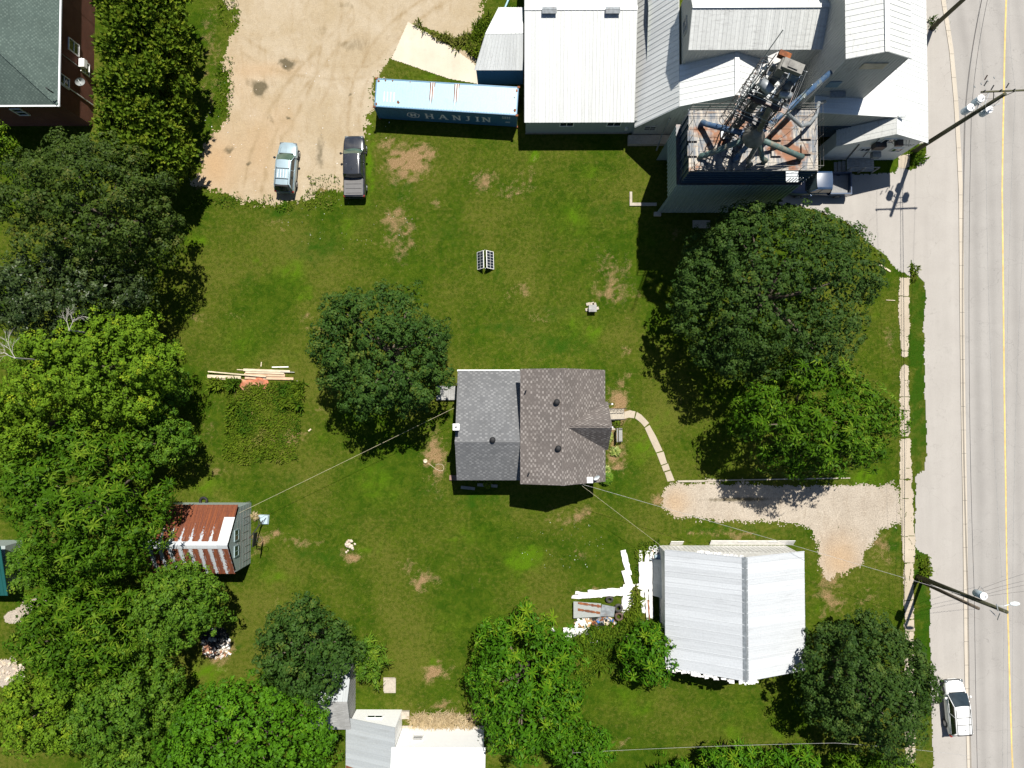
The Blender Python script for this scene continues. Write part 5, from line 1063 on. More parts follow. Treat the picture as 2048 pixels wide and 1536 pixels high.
def f(mb):
    rn = random.Random(14)
    for k in range(46):
        x = rn.uniform(b0 + 2.2, br_ - .2); z = float(np.interp(x, [b0, br_, b1], [3.15, 6.1, 3.75])) + .02
        mb.obox((x, bN + .30 + rn.uniform(0, .12), z), (rn.uniform(.05, .2), 0, rn.uniform(-.05, .1)), (0, rn.uniform(.03, .1), 0), (0, 0, .012))
part(R_, "torn_insulation", M['offwhite'], f)
part(R_, "ground_sill", M['offwhite'], lambda mb: (mb.obox((XX(1500), bN + .28, .25), (XX(1590) - XX(1500) - .3, 0, 0), (0, .02, 0), (0, .25, .3)), mb.obox((XX(1350), bN + .25, .3), (.55, 0, 0), (0, .02, 0), (0, .22, .35)), [mb.box(XX(p), XX(p) + .9, bN + .40, bN + .43, .1, .5) for p in (1470, 1530)]))

# ---- white house at the bottom ------------------------------------------------------------------------
g0, g1 = XX(805, 1460), XX(968, 1460); gN = YY(1456, 880); gS = YY(1640, 880); R_ = thing("white_house", "long white house at the bottom edge with a small window in its north wall", "house", ((g0 + g1) / 2, gN, 0))
part(R_, "wall", M['house_white'], lambda mb: mb.box(g0, g1, gS, gN, 0, 3.7))
part(R_, "roof", M['white_roof'], lambda mb: (mb.panel((g0 - .3, gN + .12, 3.7), (g1 + .3, gN + .12, 3.7), (g1 + .3, gS + 3, 5.2), (g0 - .3, gS + 3, 5.2), .08, .4)))
window(R_, (XX(842, 1460), gN + .03, 1.9), (1, 0, 0), (0, 1, 0), .75, .8, 1, 3, 'white')
part(R_, "stoop", M['concrete'], lambda mb: (mb.box(XX(806), XX(822), YY(1436), YY(1421), 0, .3), mb.box(g0, g1, gN, gN + .22, 0, .15)))
n0_, n1_ = XX(713, 1440), XX(804, 1440); nN = YY(1419, 760); R2 = thing("house_addition", "white addition with a pale grey ribbed lean-to roof rusted at its lower left corner", "building", ((n0_ + n1_) / 2, nN, 0))
def f(mb):
    mb.poly((n0_, nN, 0), (n1_, nN, 0), (n1_, nN, 3.6), (n0_, nN, 2.0)); mb.poly((n1_, nN, 0), (n1_, gS, 0), (n1_, gS, 3.6), (n1_, nN, 3.6)); mb.poly((n0_, nN, 0), (n0_, gS, 0), (n0_, gS, 2.0), (n0_, nN, 2.0))
part(R2, "wall", M['house_white'], f)
M['leanto'] = mroofmetal("pale_lean_to_roof", (.34, .365, .375), (.20, .19, .17), .5, seam=.42, rust=(.26, .10, .04), rlo=.72, rhi=.75, stretch=(4, .6, 1))
part(R2, "roof", M['leanto'], lambda mb: mb.panel((n0_ - .45, nN + .12, 1.85), (n0_ - .45, gS, 1.85), (n1_ + .02, gS, 3.66), (n1_ + .02, nN + .12, 3.66), .05, .32, .025, .04))
part(R2, "rusty_sheet", M['rust'], lambda mb: mb.panel((n0_ - .43, YY(1508, 710), 1.93), (n0_ - .43, gS + .1, 1.93), (n0_ + 1.0, gS + .1, 2.50), (n0_ + 1.0, YY(1512, 710), 2.50), .02, .32, .02, .04))
window(R2, (XX(757, 1419), nN + .03, 1.5), (1, 0, 0), (0, 1, 0), 1.2, .45, 2, 1, 'white')

# ---- small shed under the dull maple ----------------------------------------------------------------------
c1, c0, cN, cS, cr = XX(711, 1400), XX(640, 1400), YY(1322, 680), YY(1430, 680), YY(1371, 680)
R_ = thing("shed", "small shed under the dull maple with one white and one weathered grey roof slope", "shed", (c1, cr, 0))
pr = [(cS, 2.2), (cr, 3.4), (cN, 2.2)]
part(R_, "wall", M['board_grey'], lambda mb: shed_walls(mb, pr, 'x', c0, c1, rib=.3, out=.015))
part(R_, "north_roof", M['leanto'], lambda mb: shed_roof(mb, pr, 'x', c0, c1, .15, (.1, .1), .05, .4, segs=(1,), capw=0))
part(R_, "south_roof", M['board_grey'], lambda mb: shed_roof(mb, pr, 'x', c0, c1, .3, (.1, .1), .05, 0, segs=(0,), capw=0))
# ---- teal roof at the far left --------------------------------------------------------------------------------
M['teal_roof'] = mroofmetal("teal_roof_sheet", (.010, .075, .068), (.01, .03, .025), .6)
R_ = thing("shed", "shed with a dark teal metal roof glimpsed under the trees at the left edge", "shed", (XX(60, 1130), YY(1130, 60), 0))
y0_, y1_ = YY(1170, 60), YY(1080, 60)
part(R_, "wall", M['grey_siding'], lambda mb: mb.box(XX(-60, 1130), XX(52, 1130), y0_, y1_, 0, 2.6))
part(R_, "roof", M['teal_roof'], lambda mb: mb.panel((XX(-60, 1130), y0_ - .2, 2.6), (XX(60, 1130), y0_ - .2, 2.6), (XX(60, 1130), y1_ + .2, 3.6), (XX(-60, 1130), y1_ + .2, 3.6), .06, .3))

# ================================================================ SHIPPING CONTAINER
ca = math.radians(-3.75); cc = P(893, 193.5, 2.59)
R_ = thing("shipping_container", "long pale blue shipping container with white lettering and two rusted dents in its roof", "container", (cc.x, cc.y, 0), rz=ca)
CL, CW, CH = 12.19, 2.44, 2.59
def f(mb):
    mb.box(-CL / 2, CL / 2, -CW / 2, CW / 2, .12, CH - .06)
    for k in range(58):
        x = -CL / 2 + .2 + k * .205
        for s in (-1, 1): mb.obox((x, s * (CW / 2 + .012), CH / 2), (.055, 0, 0), (0, .014, 0), (0, 0, CH / 2 - .2))
part(R_, "side_wall", M['container_side'], f, local=True)
def f(mb):
    mb.box(-CL / 2 + .03, CL / 2 - .03, -CW / 2 + .03, CW / 2 - .03, CH - .058, CH - .02)
    for k in range(46):
        x = -CL / 2 + .55 + k * .245; mb.obox((x, 0, CH - .012), (.06, 0, 0), (0, CW / 2 - .12, 0), (0, 0, .012))
part(R_, "roof", M['container'], f, local=True)
def f(mb):
    for s in (-1, 1):
        mb.bar((-CL / 2, s * (CW / 2 - .03), CH - .03), (CL / 2, s * (CW / 2 - .03), CH - .03), .09, .07); mb.bar((-CL / 2, s * (CW / 2 - .03), .15), (CL / 2, s * (CW / 2 - .03), .15), .09, .14)
        for e in (-1, 1): mb.box(e * CL / 2 - .07, e * CL / 2 + .03, s * CW / 2 - .07, s * CW / 2 + .03, .05, CH - .07)
        mb.bar((s * (CL / 2 - .03), -CW / 2, CH - .028), (s * (CL / 2 - .03), CW / 2, CH - .028), .09, .07)
part(R_, "frame", M['container_side'], f, local=True)
def f(mb):
    for s in (-1, 1):
        for e in (-1, 1):
            for z in (.02, CH - .07): mb.box(e * CL / 2 - .10 + (0 if e > 0 else -.02), e * CL / 2 + .12 - (0 if e > 0 else .02), s * CW / 2 - .10, s * CW / 2 + .06, z, z + .13)
part(R_, "corner_casting", M['rust'], f, local=True)
def f(mb):
    for x0, w_ in ((-1.28, .42), (.80, .46)):
        for j, (dx, ln, mt) in enumerate(((-.16, 1.75, 0), (-.06, 1.95, 1), (.03, 1.9, 0), (.13, 1.55, 1), (.2, .4, 0))):
            mb.cur = mt; y1 = CW / 2 - .06; z = CH + .003 + .004 * j; mb.add([(x0 + dx - .035, y1, z), (x0 + dx + .06, y1, z), (x0 + dx + .05, y1 - ln * .8, z), (x0 + dx + .01, y1 - ln, z), (x0 + dx - .02, y1 - ln * .8, z)], [(4, 3, 2, 1, 0)])
    mb.cur = 0
    rn = random.Random(2)
    for x, y, r in ((-4.1, -.72, .13), (-5.9, 1.0, .12), (-5.95, -1.0, .1), (-5.3, 1.08, .08), (-4.7, 1.1, .07), (5.9, -.8, .13), (5.95, .9, .12), (5.8, .3, .06), (-3.2, 1.06, .05)):
        ring = [(x + math.cos(t * .785) * r * rn.uniform(.5, 1.1), y + math.sin(t * .785) * r * rn.uniform(.7, 1.6), CH + .016) for t in range(8)]; mb.add(ring, [tuple(range(8))])
o = MB(); f(o); o.build("rust_dent", [M['rust'], M['white_roof_old']], R_, local=True)
# lettering on the south side: slab-serif capitals built from strokes
def letter(mb, ch, x, z, w_, h_, y):
    def st(x0, z0, x1, z1, t): mb.obox((x + (x0 + x1) / 2 * w_, y, z + (z0 + z1) / 2 * h_), ((x1 - x0) / 2 * w_, 0, (z1 - z0) / 2 * h_), (0, .006, 0), V(-(z1 - z0) * h_, 0, (x1 - x0) * w_).normalized() * t / 2)
    t = .15; s = .09
    def ser(cx, cz, ww=.16): mb.obox((x + cx * w_, y, z + cz * h_), (ww * w_, 0, 0), (0, .0065, 0), (0, 0, s / 2))
    if ch == 'H':
        st(.2, 0, .2, 1, t); st(.8, 0, .8, 1, t); st(.2, .5, .8, .5, .12)
        for a in (.2, .8):
            for b in (.03, .97): ser(a, b)
    if ch == 'A':
        st(.14, 0, .5, 1, t * .7); st(.86, 0, .5, 1, t * 1.1); st(.28, .33, .74, .33, .1); ser(.14, .03, .15); ser(.86, .03, .17)
    if ch == 'N':
        st(.18, 0, .18, 1, t * .8); st(.82, 0, .82, 1, t * .8); st(.18, 1, .82, 0, t * 1.1); ser(.18, .03); ser(.14, .97, .14); ser(.82, .97)
    if ch == 'J':
        st(.6, .25, .6, 1, t); st(.6, .25, .45, .02, t * .8); st(.45, .03, .15, .10, t * .8); ser(.6, .97, .26)
    if ch == 'I': st(.5, 0, .5, 1, t); ser(.5, .03, .28); ser(.5, .97, .28)
mb = MB(); yy = -CW / 2 - .034; z0 = .82
for ch, x, w_ in (('H', -1.95, .82), ('A', -.78, .84), ('N', .46, .78), ('J', 1.52, .62), ('I', 2.35, .62), ('N', 3.05, .80)): letter(mb, ch, x, z0, w_, .98, yy)
part_l = mb.build("lettering", M['gutter_white'], R_, local=True)
mb = MB(); c0_ = V(-2.95, yy, 1.32)
for k in range(24):
    a0, a1 = k / 24 * 6.2832, (k + 1) / 24 * 6.2832; r = .50 + (.04 if k % 4 < 2 else 0)
    mb.bar(c0_ + V(math.cos(a0) * r, 0, math.sin(a0) * r), c0_ + V(math.cos(a1) * r, 0, math.sin(a1) * r), .012, .07)
letter(mb, 'H', -3.22, 1.08, .54, .50, yy); mb.build("emblem", M['gutter_white'], R_, local=True)
mb = MB(); rn = random.Random(9)
for r in range(4):
    for k in range(4): mb.box(4.85 + k * .19, 4.85 + k * .19 + rn.uniform(.08, .15), yy - .004, yy + .004, 2.15 - r * .13, 2.22 - r * .13)
for r in range(3): mb.box(5.1, 5.5, yy - .004, yy + .004, 1.1 - r * .09, 1.14 - r * .09)
for k in range(4): mb.add([(-5.35 + k * .28, -.75, CH + .013), (-5.30 + k * .28, -.75, CH + .013), (-5.30 + k * .28, .1, CH + .013), (-5.35 + k * .28, .1, CH + .013)], [(0, 1, 2, 3)])
mb.build("marking", M['gutter_white'], R_, local=True)

# ================================================================ VEHICLES (local: +y is forward)
M['paint_silver'] = mcar("silver_blue_paint", (.33, .43, .47), .3, .35); M['paint_black'] = mcar("black_car_paint", (.018, .021, .028), .22); M['paint_white'] = mcar("white_car_paint", (.74, .75, .74), .3); M['paint_navy'] = mcar("navy_paint", (.016, .042, .095), .3)
M['side_dark'] = mcar("dark_lower_panel", (.05, .055, .06), .45); M['rim'] = mplain("alloy_rim", (.38, .39, .40), .35, .1, 8, .7, .5); M['red_lamp'] = mplain("red_tail_lamp", (.35, .02, .015), .3, .1, 5, 0, .6); M['clear_lamp'] = mplain("clear_headlamp", (.16, .18, .19), .15, .1, 5, .2, .8)
M['tonneau'] = mplain("grey_tonneau_vinyl", (.125, .122, .12), .75, .08, 4); M['bed_floor'] = mplain("pickup_bed_floor", (.20, .20, .20), .8, .15, 6); M['orange'] = mplain("amber_marker", (.8, .45, .15), .4, .1, 4)
def wheel(root, x, y, r=.35, w_=.22):
    o = part(root, "wheel", M['black'], lambda mb: mb.tube([(x - w_ / 2, y, r), (x - w_ / 2 + .03, y, r), (x + w_ / 2 - .03, y, r), (x + w_ / 2, y, r)], [r * .93, r, r, r * .93], 24), True, True)
    s = 1 if x > 0 else -1; mb = MB(); xo = x + s * (w_ / 2 + .004)
    mb.tube([(xo - s * .02, y, r), (xo, y, r)], [r * .62, r * .6], 20)
    for k in range(7): an = k / 7 * 6.283; mb.bar((xo + s * .006, y, r), (xo + s * .006, y + math.cos(an) * r * .58, r + math.sin(an) * r * .58), .02, .05)
    mb.build("rim", M['rim'], o, local=True)
def car(name, label, cat, loc, rz, paint, L, W, st, gh, wb, mats={}, group=None):
    R_ = thing(name, label, cat, loc, group, rz); hw = W / 2; mb = MB(); rings = []
    for (y, zt, wf, zb) in st:
        w_ = hw * wf; half = [(0, zb), (.78 * w_, zb), (.97 * w_, zb + .14), (w_, zb + .34), (.985 * w_, max(zt - .20, zb + .36)), (.93 * w_, zt - .055), (.82 * w_, zt), (.4 * w_, zt + .022), (0, zt + .03)]
        rings.append([(-x, y, z) for x, z in half[::-1]][:-1] + [(x, y, z) for x, z in half][0:] )
    n = len(rings[0]); vs = [p for r in rings for p in r]; fs = []
    for i in range(len(rings) - 1):
        for k in range(n): k2 = (k + 1) % n; fs.append((i * n + k, i * n + k2, (i + 1) * n + k2, (i + 1) * n + k))
    fs.append(tuple(range(n))); fs.append(tuple((len(rings) - 1) * n + k for k in range(n))[::-1]); mb.add(vs, fs)
    b = mb.build("body", M[paint], R_, True, True); m = b.modifiers.new("sub", 'SUBSURF'); m.levels = 1; m.render_levels = 2
    yA, yB, yC, yD, belt, rz_, wbs, wrf = gh; wbs *= hw; wrf *= hw
    def cross(y, z, w_, k=9, cr=.03): return [V(-w_ + 2 * w_ * i / (k - 1), y + (.0), z + cr * (1 - (2 * i / (k - 1) - 1) ** 2)) for i in range(k)]
    def bow(y, z, w_, by, k=9): return [V(-w_ + 2 * w_ * i / (k - 1), y + by * (1 - (2 * i / (k - 1) - 1) ** 2), z + .02 * (1 - (2 * i / (k - 1) - 1) ** 2)) for i in range(k)]
    A, B, C_, D = bow(yA, belt, wbs, .16), bow(yB, rz_, wrf, .07), bow(yC, rz_ - .02, wrf, -.04), bow(yD, belt, wbs * .97, -.08)
    def stripq(name, P1, P2, mt):
        mb = MB(); k = len(P1); mb.add(P1 + P2, [(i, i + 1, k + i + 1, k + i) for i in range(k - 1)]); return mb.build(name, M[mt], R_, True, True)
    stripq("windshield", A, B, mats.get('glass', 'glass')); stripq("rear_window", C_, D, mats.get('rear', 'glass'))
    for s in (0, -1):
        mb = MB(); mb.poly(A[s], B[s], C_[s], D[s]); mb.build("side_window", M['glass'], R_, False, True)
    mb = MB(); NR = 6; rows = []
    for i in range(NR + 1):
        t = i / NR; y = yB + .05 + (yC - .04 - yB - .05) * t; rows.append(bow(y, rz_ + .02 + .035 * math.sin(math.pi * t), wrf * 1.0, .07 * (1 - t) - .04 * t))
    edge = [[V(r[0].x - .035, r[0].y, r[0].z - .06)] + r + [V(r[-1].x + .035, r[-1].y, r[-1].z - .06)] for r in rows]; k = len(edge[0])
    mb.add([p for r in edge for p in r], [(i * k + j, i * k + j + 1, (i + 1) * k + j + 1, (i + 1) * k + j) for i in range(NR) for j in range(k - 1)]); ro = mb.build("roof", M[paint], R_, True, True)
    mb = MB()
    for s in (0, -1):
        mb.tube([A[s], B[s]], .032, 6); mb.tube([C_[s], D[s]], .05, 6); q = .45; mb.tube([A[s].lerp(D[s], q), B[s].lerp(C_[s], q * .85)], .03, 6)
        mb.tube([A[s], D[s]], .022, 6)
    mb.build("pillar", M[paint], R_, True, True)
    for s in (-1, 1):
        mb = MB(); mb.lathe((s * (hw + .13), yA - .28, belt - .03), [(.05, 0), (.10, .03), (.10, .11), (.05, .15)], 12); mb.bar((s * hw * .9, yA - .25, belt), (s * (hw + .08), yA - .28, belt + .03), .04, .05)
        mb.build("mirror", M[mats.get('mirror', paint)], R_, True, True)
        for y in wb: wheel(R_, s * (hw - .095), y)
        yf, zf, wf = st[0][0], st[0][1], st[0][2]; yr, zr = st[-1][0], st[-1][1]
        part(R_, "headlight", M['clear_lamp'], lambda mb: mb.obox((s * hw * .66, st[1][0] + .03, st[1][1] - .10), (.16, -.06 * 0, 0), (0, .10, -.03), (0, .01, .055)), True, True)
        part(R_, "taillight", M['red_lamp'], lambda mb: mb.obox((s * hw * .86, yr + .06, min(zr, .95) - .06), (.07, 0, 0), (0, .07, 0), (0, 0, .13)), True, True)
    mb = MB()
    for s in (-1, 1): mb.bar((s * hw * .60, st[2][0] - .02, st[2][1] + .022), (s * hw * .72, yA - .02, belt + .0), .012, .006)
    mb.bar((-wbs * .8, yA + .13, belt + .012), (wbs * .8, yA + .13, belt + .012), .09, .02)
    mb.build("bonnet_seam", M['black'], R_, False, True)
    for y_, w2 in ((st[-1][0] + .02, .55), (st[0][0] - .03, .6)): part(R_, "bumper_insert", M['side_dark'], lambda mb: mb.box(-hw * w2, hw * w2, y_ - .035, y_ + .035, .44, .62), False, True)
    return R_
def heading(p, q): d = q - p; return math.atan2(-d.x, d.y)
# silver sport utility
suv = [(2.24, .72, .78, .34), (2.08, .84, .88, .26), (1.75, .93, .96, .24), (.95, 1.02, 1.0, .24), (0, 1.04, 1.0, .24), (-1.2, 1.06, 1.0, .24), (-1.95, 1.04, .97, .26), (-2.2, .90, .92, .34)]
c = P(578.5, 341); R_ = car("parked_car", "silver blue sport utility with a roof rack parked on the gravel lot", "car", (c.x, c.y, .008), math.radians(-4.0), 'paint_silver', 4.5, 1.78, suv, (1.02, .30, -1.72, -2.12, 1.03, 1.66, .90, .74), (1.38, -1.32), {'glass': 'glass_g', 'mirror': 'black'})
def f(mb):
    for s in (-1, 1): mb.tube([(s * .56, -.25, 1.74), (s * .56, -1.75, 1.73)], .022, 6)
    for y in (-.38, -1.28): mb.tube([(-.58, y, 1.76), (.58, y, 1.76)], .024, 6)
    mb.box(-.6, .6, -1.93, -1.80, 1.655, 1.68)
part(R_, "roof_rack", M['black'], f, False, True)
part(R_, "roof_rib", M['paint_white'], lambda mb: [mb.box(x - .02, x + .02, -1.2, -.48, 1.735, 1.748) for x in (-.36, -.12, .12, .36)], False, True)
# black pickup with a grey tonneau
pk = [(2.72, .86, .80, .42), (2.56, 1.0, .90, .34), (2.2, 1.08, .98, .32), (1.3, 1.14, 1.0, .32), (.3, 1.16, 1.0, .32), (-.75, 1.16, 1.0, .32), (-.80, 1.10, 1.0, .32), (-2.55, 1.10, 1.0, .34), (-2.68, 1.04, .97, .40)]
c = P(713, 340); R_ = car("pickup_truck", "black crew cab pickup with a flat grey bed cover parked at the gravel edge", "pickup", (c.x, c.y, .008), math.radians(.5), 'paint_black', 5.4, 1.96, pk, (1.36, .72, -.88, -1.08, 1.14, 1.86, .90, .74), (1.75, -1.75), {'glass': 'glass_g', 'mirror': 'black'})
part(R_, "tonneau_cover", M['tonneau'], lambda mb: mb.box(-.82, .82, -2.58, -1.10, 1.135, 1.17), False, True)
part(R_, "cover_seam", M['black'], lambda mb: [mb.box(-.70, .70, y - .02, y + .02, 1.171, 1.176) for y in (-1.22, -1.62, -2.02, -2.42)], False, True)
part(R_, "roof_marker", M['clear_lamp'], lambda mb: [mb.lathe((x, -.10, 1.90), [(.05, 0), (.03, .03)], 8) for x in (-.45, -.2, .0, .2, .45)], True, True)
part(R_, "roof_antenna", M['black'], lambda mb: mb.bar((0, -.62, 1.91), (.0, -.46, 1.97), .04, .06), False, True)
# white hatchback on the street
wc = [(2.36, .55, .50, .34), (2.22, .68, .74, .26), (1.90, .80, .92, .22), (1.25, .95, .99, .22), (.4, 1.02, 1.0, .22), (-1.1, 1.05, 1.0, .22), (-1.9, 1.05, .96, .24), (-2.28, .92, .86, .34)]
c = P(1903, 1409); R_ = car("parked_car", "white family car parked on the street beside the roadside maple", "car", (c.x, c.y, .01), math.radians(4.0), 'paint_white', 4.6, 1.84, wc, (1.32, .42, -1.78, -2.14, 1.02, 1.60, .90, .72), (1.42, -1.38), {})
def f(mb):
    for s in (-1, 1): mb.tube([(s * .60, .25, 1.655), (s * .60, -1.80, 1.655)], .028, 6)
    for y in (-.42, -1.02): mb.tube([(-.60, y, 1.68), (.60, y, 1.68)], .028, 6)
    mb.box(-.60, .60, -1.96, -1.82, 1.56, 1.61); mb.bar((0, -1.5, 1.66), (0, -1.4, 1.70), .03, .05)
part(R_, "roof_rack", M['black'], f, False, True)
# navy pickup behind the elevator, open bed
c = P(1631, 374); rz_t = math.radians(90)
nk = [(2.72, .86, .80, .42), (2.56, 1.0, .90, .34), (2.2, 1.08, .98, .32), (1.3, 1.14, 1.0, .32), (.3, 1.15, 1.0, .32), (-.62, 1.15, 1.0, .32), (-.70, .55, 1.0, .32), (-2.60, .55, .99, .34), (-2.66, .52, .97, .40)]
R_ = car("pickup_truck", "navy pickup with an open bed parked between the elevator and the mill office", "pickup", (c.x, c.y, .01), rz_t, 'paint_navy', 5.4, 1.98, nk, (1.20, .55, -.62, -.80, 1.14, 1.86, .90, .76), (1.72, -1.72), {})
part(R_, "bed", M['paint_navy'], lambda mb: (mb.box(-.98, -.86, -2.68, -.82, .45, 1.16), mb.box(.86, .98, -2.68, -.82, .45, 1.16), mb.box(-.86, .86, -2.68, -2.58, .45, 1.14), mb.box(-.86, .86, -.90, -.82, .45, 1.14)), False, True)
part(R_, "bed_liner", M['bed_floor'], lambda mb: mb.box(-.855, .855, -2.575, -.905, .62, .66), False, True)

# ================================================================ POLES AND WIRES
def tb(h): return HC / (HC - h)
def transformer(root, c, r=.27, h=.85):
    o = part(root, "transformer", M['transformer'], lambda mb: mb.lathe((c.x, c.y, c.z - h), [(r * .9, 0), (r, .05), (r, h - .05), (r * .9, h)], 20), True)
    part(o, "lid", M['white'], lambda mb: (mb.lathe((c.x, c.y, c.z), [(r * 1.04, .0), (r * 1.04, .05), (r * .3, .09)], 20), mb.tube([(c.x + .1, c.y, c.z + .08), (c.x + .1, c.y, c.z + .28)], .04, 8)))
p1 = P(1825, 305)
U = thing("utility_pole", "tall utility pole with crossarm and three transformers beside the mill office", "utility pole", tuple(p1), "street utility poles")
part(U, "pole", M['pole_wood'], lambda mb: mb.tube([p1, p1 + V(.02, 0, 6), p1 + V(.03, 0, 11.9)], [.20, .17, .13], 14), True)
ca_, cb_ = P(1962, 184, 11.45), P(2064, 180, 11.45)
part(U, "crossarm", M['pole_wood'], lambda mb: (mb.bar(ca_, cb_, .10, .12), mb.bar(ca_.lerp(cb_, .25), p1 + V(0, 0, 10.7), .04, .04), mb.bar(ca_.lerp(cb_, .7), p1 + V(0, 0, 10.7), .04, .04)))
ins = [ca_.lerp(cb_, t) for t in (.04, .36, .62, .96)]
for q in ins: part(U, "insulator", M['dark_steel'], lambda mb: mb.lathe((q.x, q.y, q.z + .06), [(.03, 0), (.06, .06), (.04, .12), (.06, .16), (.03, .24)], 8), True)
for q in ((1941, 215), (1962, 197), (1978, 219)): transformer(U, P(q[0], q[1], 9.0))
def f(mb):
    for q in ((1941, 215), (1962, 197), (1978, 219)):
        e = P(q[0], q[1], 8.7); mb.bar(p1 + V(0, 0, 8.6), e, .06, .06); mb.bar(p1 + V(0, 0, 9.6), p1 + V(0, 0, 9.6) + (e - p1 - V(0, 0, 8.7)) * 1.2, .04, .04)
        mb.tube([e + V(0, 0, .5), e + V(.2, .3, .9), p1 + V(.3, .2, 10.6)], .012, 4)
    for k in range(4): a = P(1950 + 13 * k, 175 - 6 * k, 10.4); mb.tube([a, a + V(.15, .25, -.3)], .035, 6)
part(U, "bracket", M['steel'], f)
part(U, "cutout_fuse", M['dark_steel'], lambda mb: [mb.tube([P(*q, 10.3), P(q[0] + 6, q[1] - 10, 10.5)], .05, 6) for q in ((1968, 172), (1982, 180), (2004, 196), (2012, 176), (1969, 160))])
p2 = P(1835, 1153)
U = thing("utility_pole", "pole with one transformer and a street lamp by the white barn", "utility pole", tuple(p2), "street utility poles")
p2t = P(2014, 1224, 11.5)
part(U, "pole", M['pole_wood'], lambda mb: mb.tube([p2, p2.lerp(p2t, .5), p2t], [.21, .17, .13], 14), True)
transformer(U, P(1967, 1192, 9.1), .27, .95)
lb = p2.lerp(p2t, .86); le = P(2022, 1208, 10.6)
part(U, "lamp_arm", M['lamp'], lambda mb: mb.tube([lb, lb.lerp(le, .5) + V(0, 0, .25), le], .03, 8), True)
def f(mb):
    n = 10; rings = []
    for i in range(7):
        t = i / 6; x = t * .72; r = math.sin(math.pi * (.12 + .80 * t)) ** .7; rings.append([le + V(x - .1, .02 + math.cos(a / n * 6.283) * .17 * r, .02 + math.sin(a / n * 6.283) * .09 * r) for a in range(n)])
    mb.add([p for r in rings for p in r], [(i * n + k, i * n + (k + 1) % n, (i + 1) * n + (k + 1) % n, (i + 1) * n + k) for i in range(6) for k in range(n)] + [tuple(range(n))[::-1], tuple(6 * n + k for k in range(n))])
part(U, "lamp_head", M['lamp'], f, True)
part(U, "bracket", M['steel'], lambda mb: (mb.bar(p2.lerp(p2t, .76), P(1967, 1192, 8.8), .07, .07), mb.bar(P(1993, 1208, 10.9), P(1996, 1222, 10.9), .06, .06), mb.bar(P(1980, 1220, 10.4), P(1992, 1232, 10.2), .05, .05), mb.tube([P(2000, 1226, 11.2), P(1996, 1236, 10.4), P(1995, 1240, 10.0)], .03, 5), mb.tube([P(1955, 1180, 9.3), P(1960, 1172, 9.8), P(1968, 1182, 9.6)], .02, 5)))
p2b = P(1843, 1164); p2bt = P(1957, 1217, 7.8)
tag(part(None, "stub_pole", M['bark'], lambda mb: mb.tube([p2b, p2b.lerp(p2bt, .5), p2bt], [.15, .14, .12], 12), True), "shorter bare dark stub pole standing right beside the lamp pole", "pole")
p3 = P(1863, 57)
U = thing("utility_pole", "plain utility pole cut off by the top edge of the picture", "utility pole", tuple(p3), "street utility poles")
part(U, "pole", M['pole_wood'], lambda mb: mb.tube([p3, p3 + V(0, 0, 11.8)], [.20, .13], 14), True)
part(U, "crossarm", M['pole_wood'], lambda mb: mb.bar(p3 + V(-1.2, 0, 11.3), p3 + V(1.2, 0, 11.3), .1, .12))
def wire(label, pts, sag=.3, r=.012, mat='dark_steel', group=None, name="power_line"):
    mb = MB(); out = []
    for a, b in zip(pts[:-1], pts[1:]):
        a, b = Vector(a), Vector(b)
        for i in range(15): t = i / 14; out.append(a.lerp(b, t) - V(0, 0, 4 * sag * t * (1 - t)))
    mb.tube(out, r, 5); o = mb.build(name, M[mat], None, uv=False); return tag(o, label, "wire", group)
M['pale_wire'] = mplain("pale_twisted_cable", (.26, .26, .25), .5, .4, 6); M['tan_wire'] = mplain("tan_cable", (.40, .36, .24), .6, .2, 3)
top1, top2, top3 = p1 + V(0, 0, 11.8), p2t, p3 + V(0, 0, 11.6); Nf, Sf = V(p3.x + 1, p3.y + 40, 0), V(p2.x + .5, p2.y - 45, 0)
GW = "overhead lines along the street"
for k, (h, dx) in enumerate(((6.9, .25), (7.25, .10), (7.6, .35))):
    wire("dark cable strung low between the street poles, %s of three" % ("westernmost", "middle", "easternmost")[[1, 0, 2][k]], [Nf + V(dx, 0, h), p3 + V(dx, 0, h), p1 + V(dx, 0, h), p2.lerp(p2t, h / 11.5) + V(dx - .2, 0, 0), Sf + V(dx, 0, h)], .45, .016, group=GW)
for k, i in enumerate((0, 2, 3)):
    q = ins[i] + V(0, 0, .3); wire("thin pale conductor high above the road from the crossarm, %s of three" % ("left", "middle", "right")[k], [V(q.x + .3, p3.y + 40, 11.8), V(q.x, p3.y, 11.7), q, p2t + V((k - 1) * .3, 0, .15), V(p2t.x + (k - 1) * .5, p2.y - 45, 11.5)], .5, .008, 'pale_wire', GW)
for k, (a, b) in enumerate((((1962, 1178), (2120, 1128)), ((1968, 1183), (2120, 1148)), ((1975, 1188), (2120, 1158)), ((1978, 1192), (2120, 1178)))):
    wire("service wire running east over the road from the transformer, number %s counted southward" % ("one", "two", "three", "four")[k], [P(a[0], a[1], 9.3), P(b[0], b[1], 8.0)], .25, .010, 'dark_steel', "wires crossing the road from the lamp pole")
wire("pale twisted cable from the house chimney corner to the lamp pole", [P(1159, 967, 4.9), p2.lerp(p2t, .62)], .35, .012, 'pale_wire')
wire("thin green grey wire from the house to the white barn", [P(1157, 966, 4.8), P(1330, 1098, 3.2)], .15, .011, 'tan_wire')
wire("tan cable from the back of the house to the rusty shed", [P(908, 816, 3.7), P(478, 1026, 3.4)], .25, .013, 'tan_wire')
wire("pale cable crossing the lawn below the white barn", [P(1140, 1506, 4.2), P(1670, 1486, 6.2), P(1940, 1512, 7.2)], .2, .011, 'pale_wire')

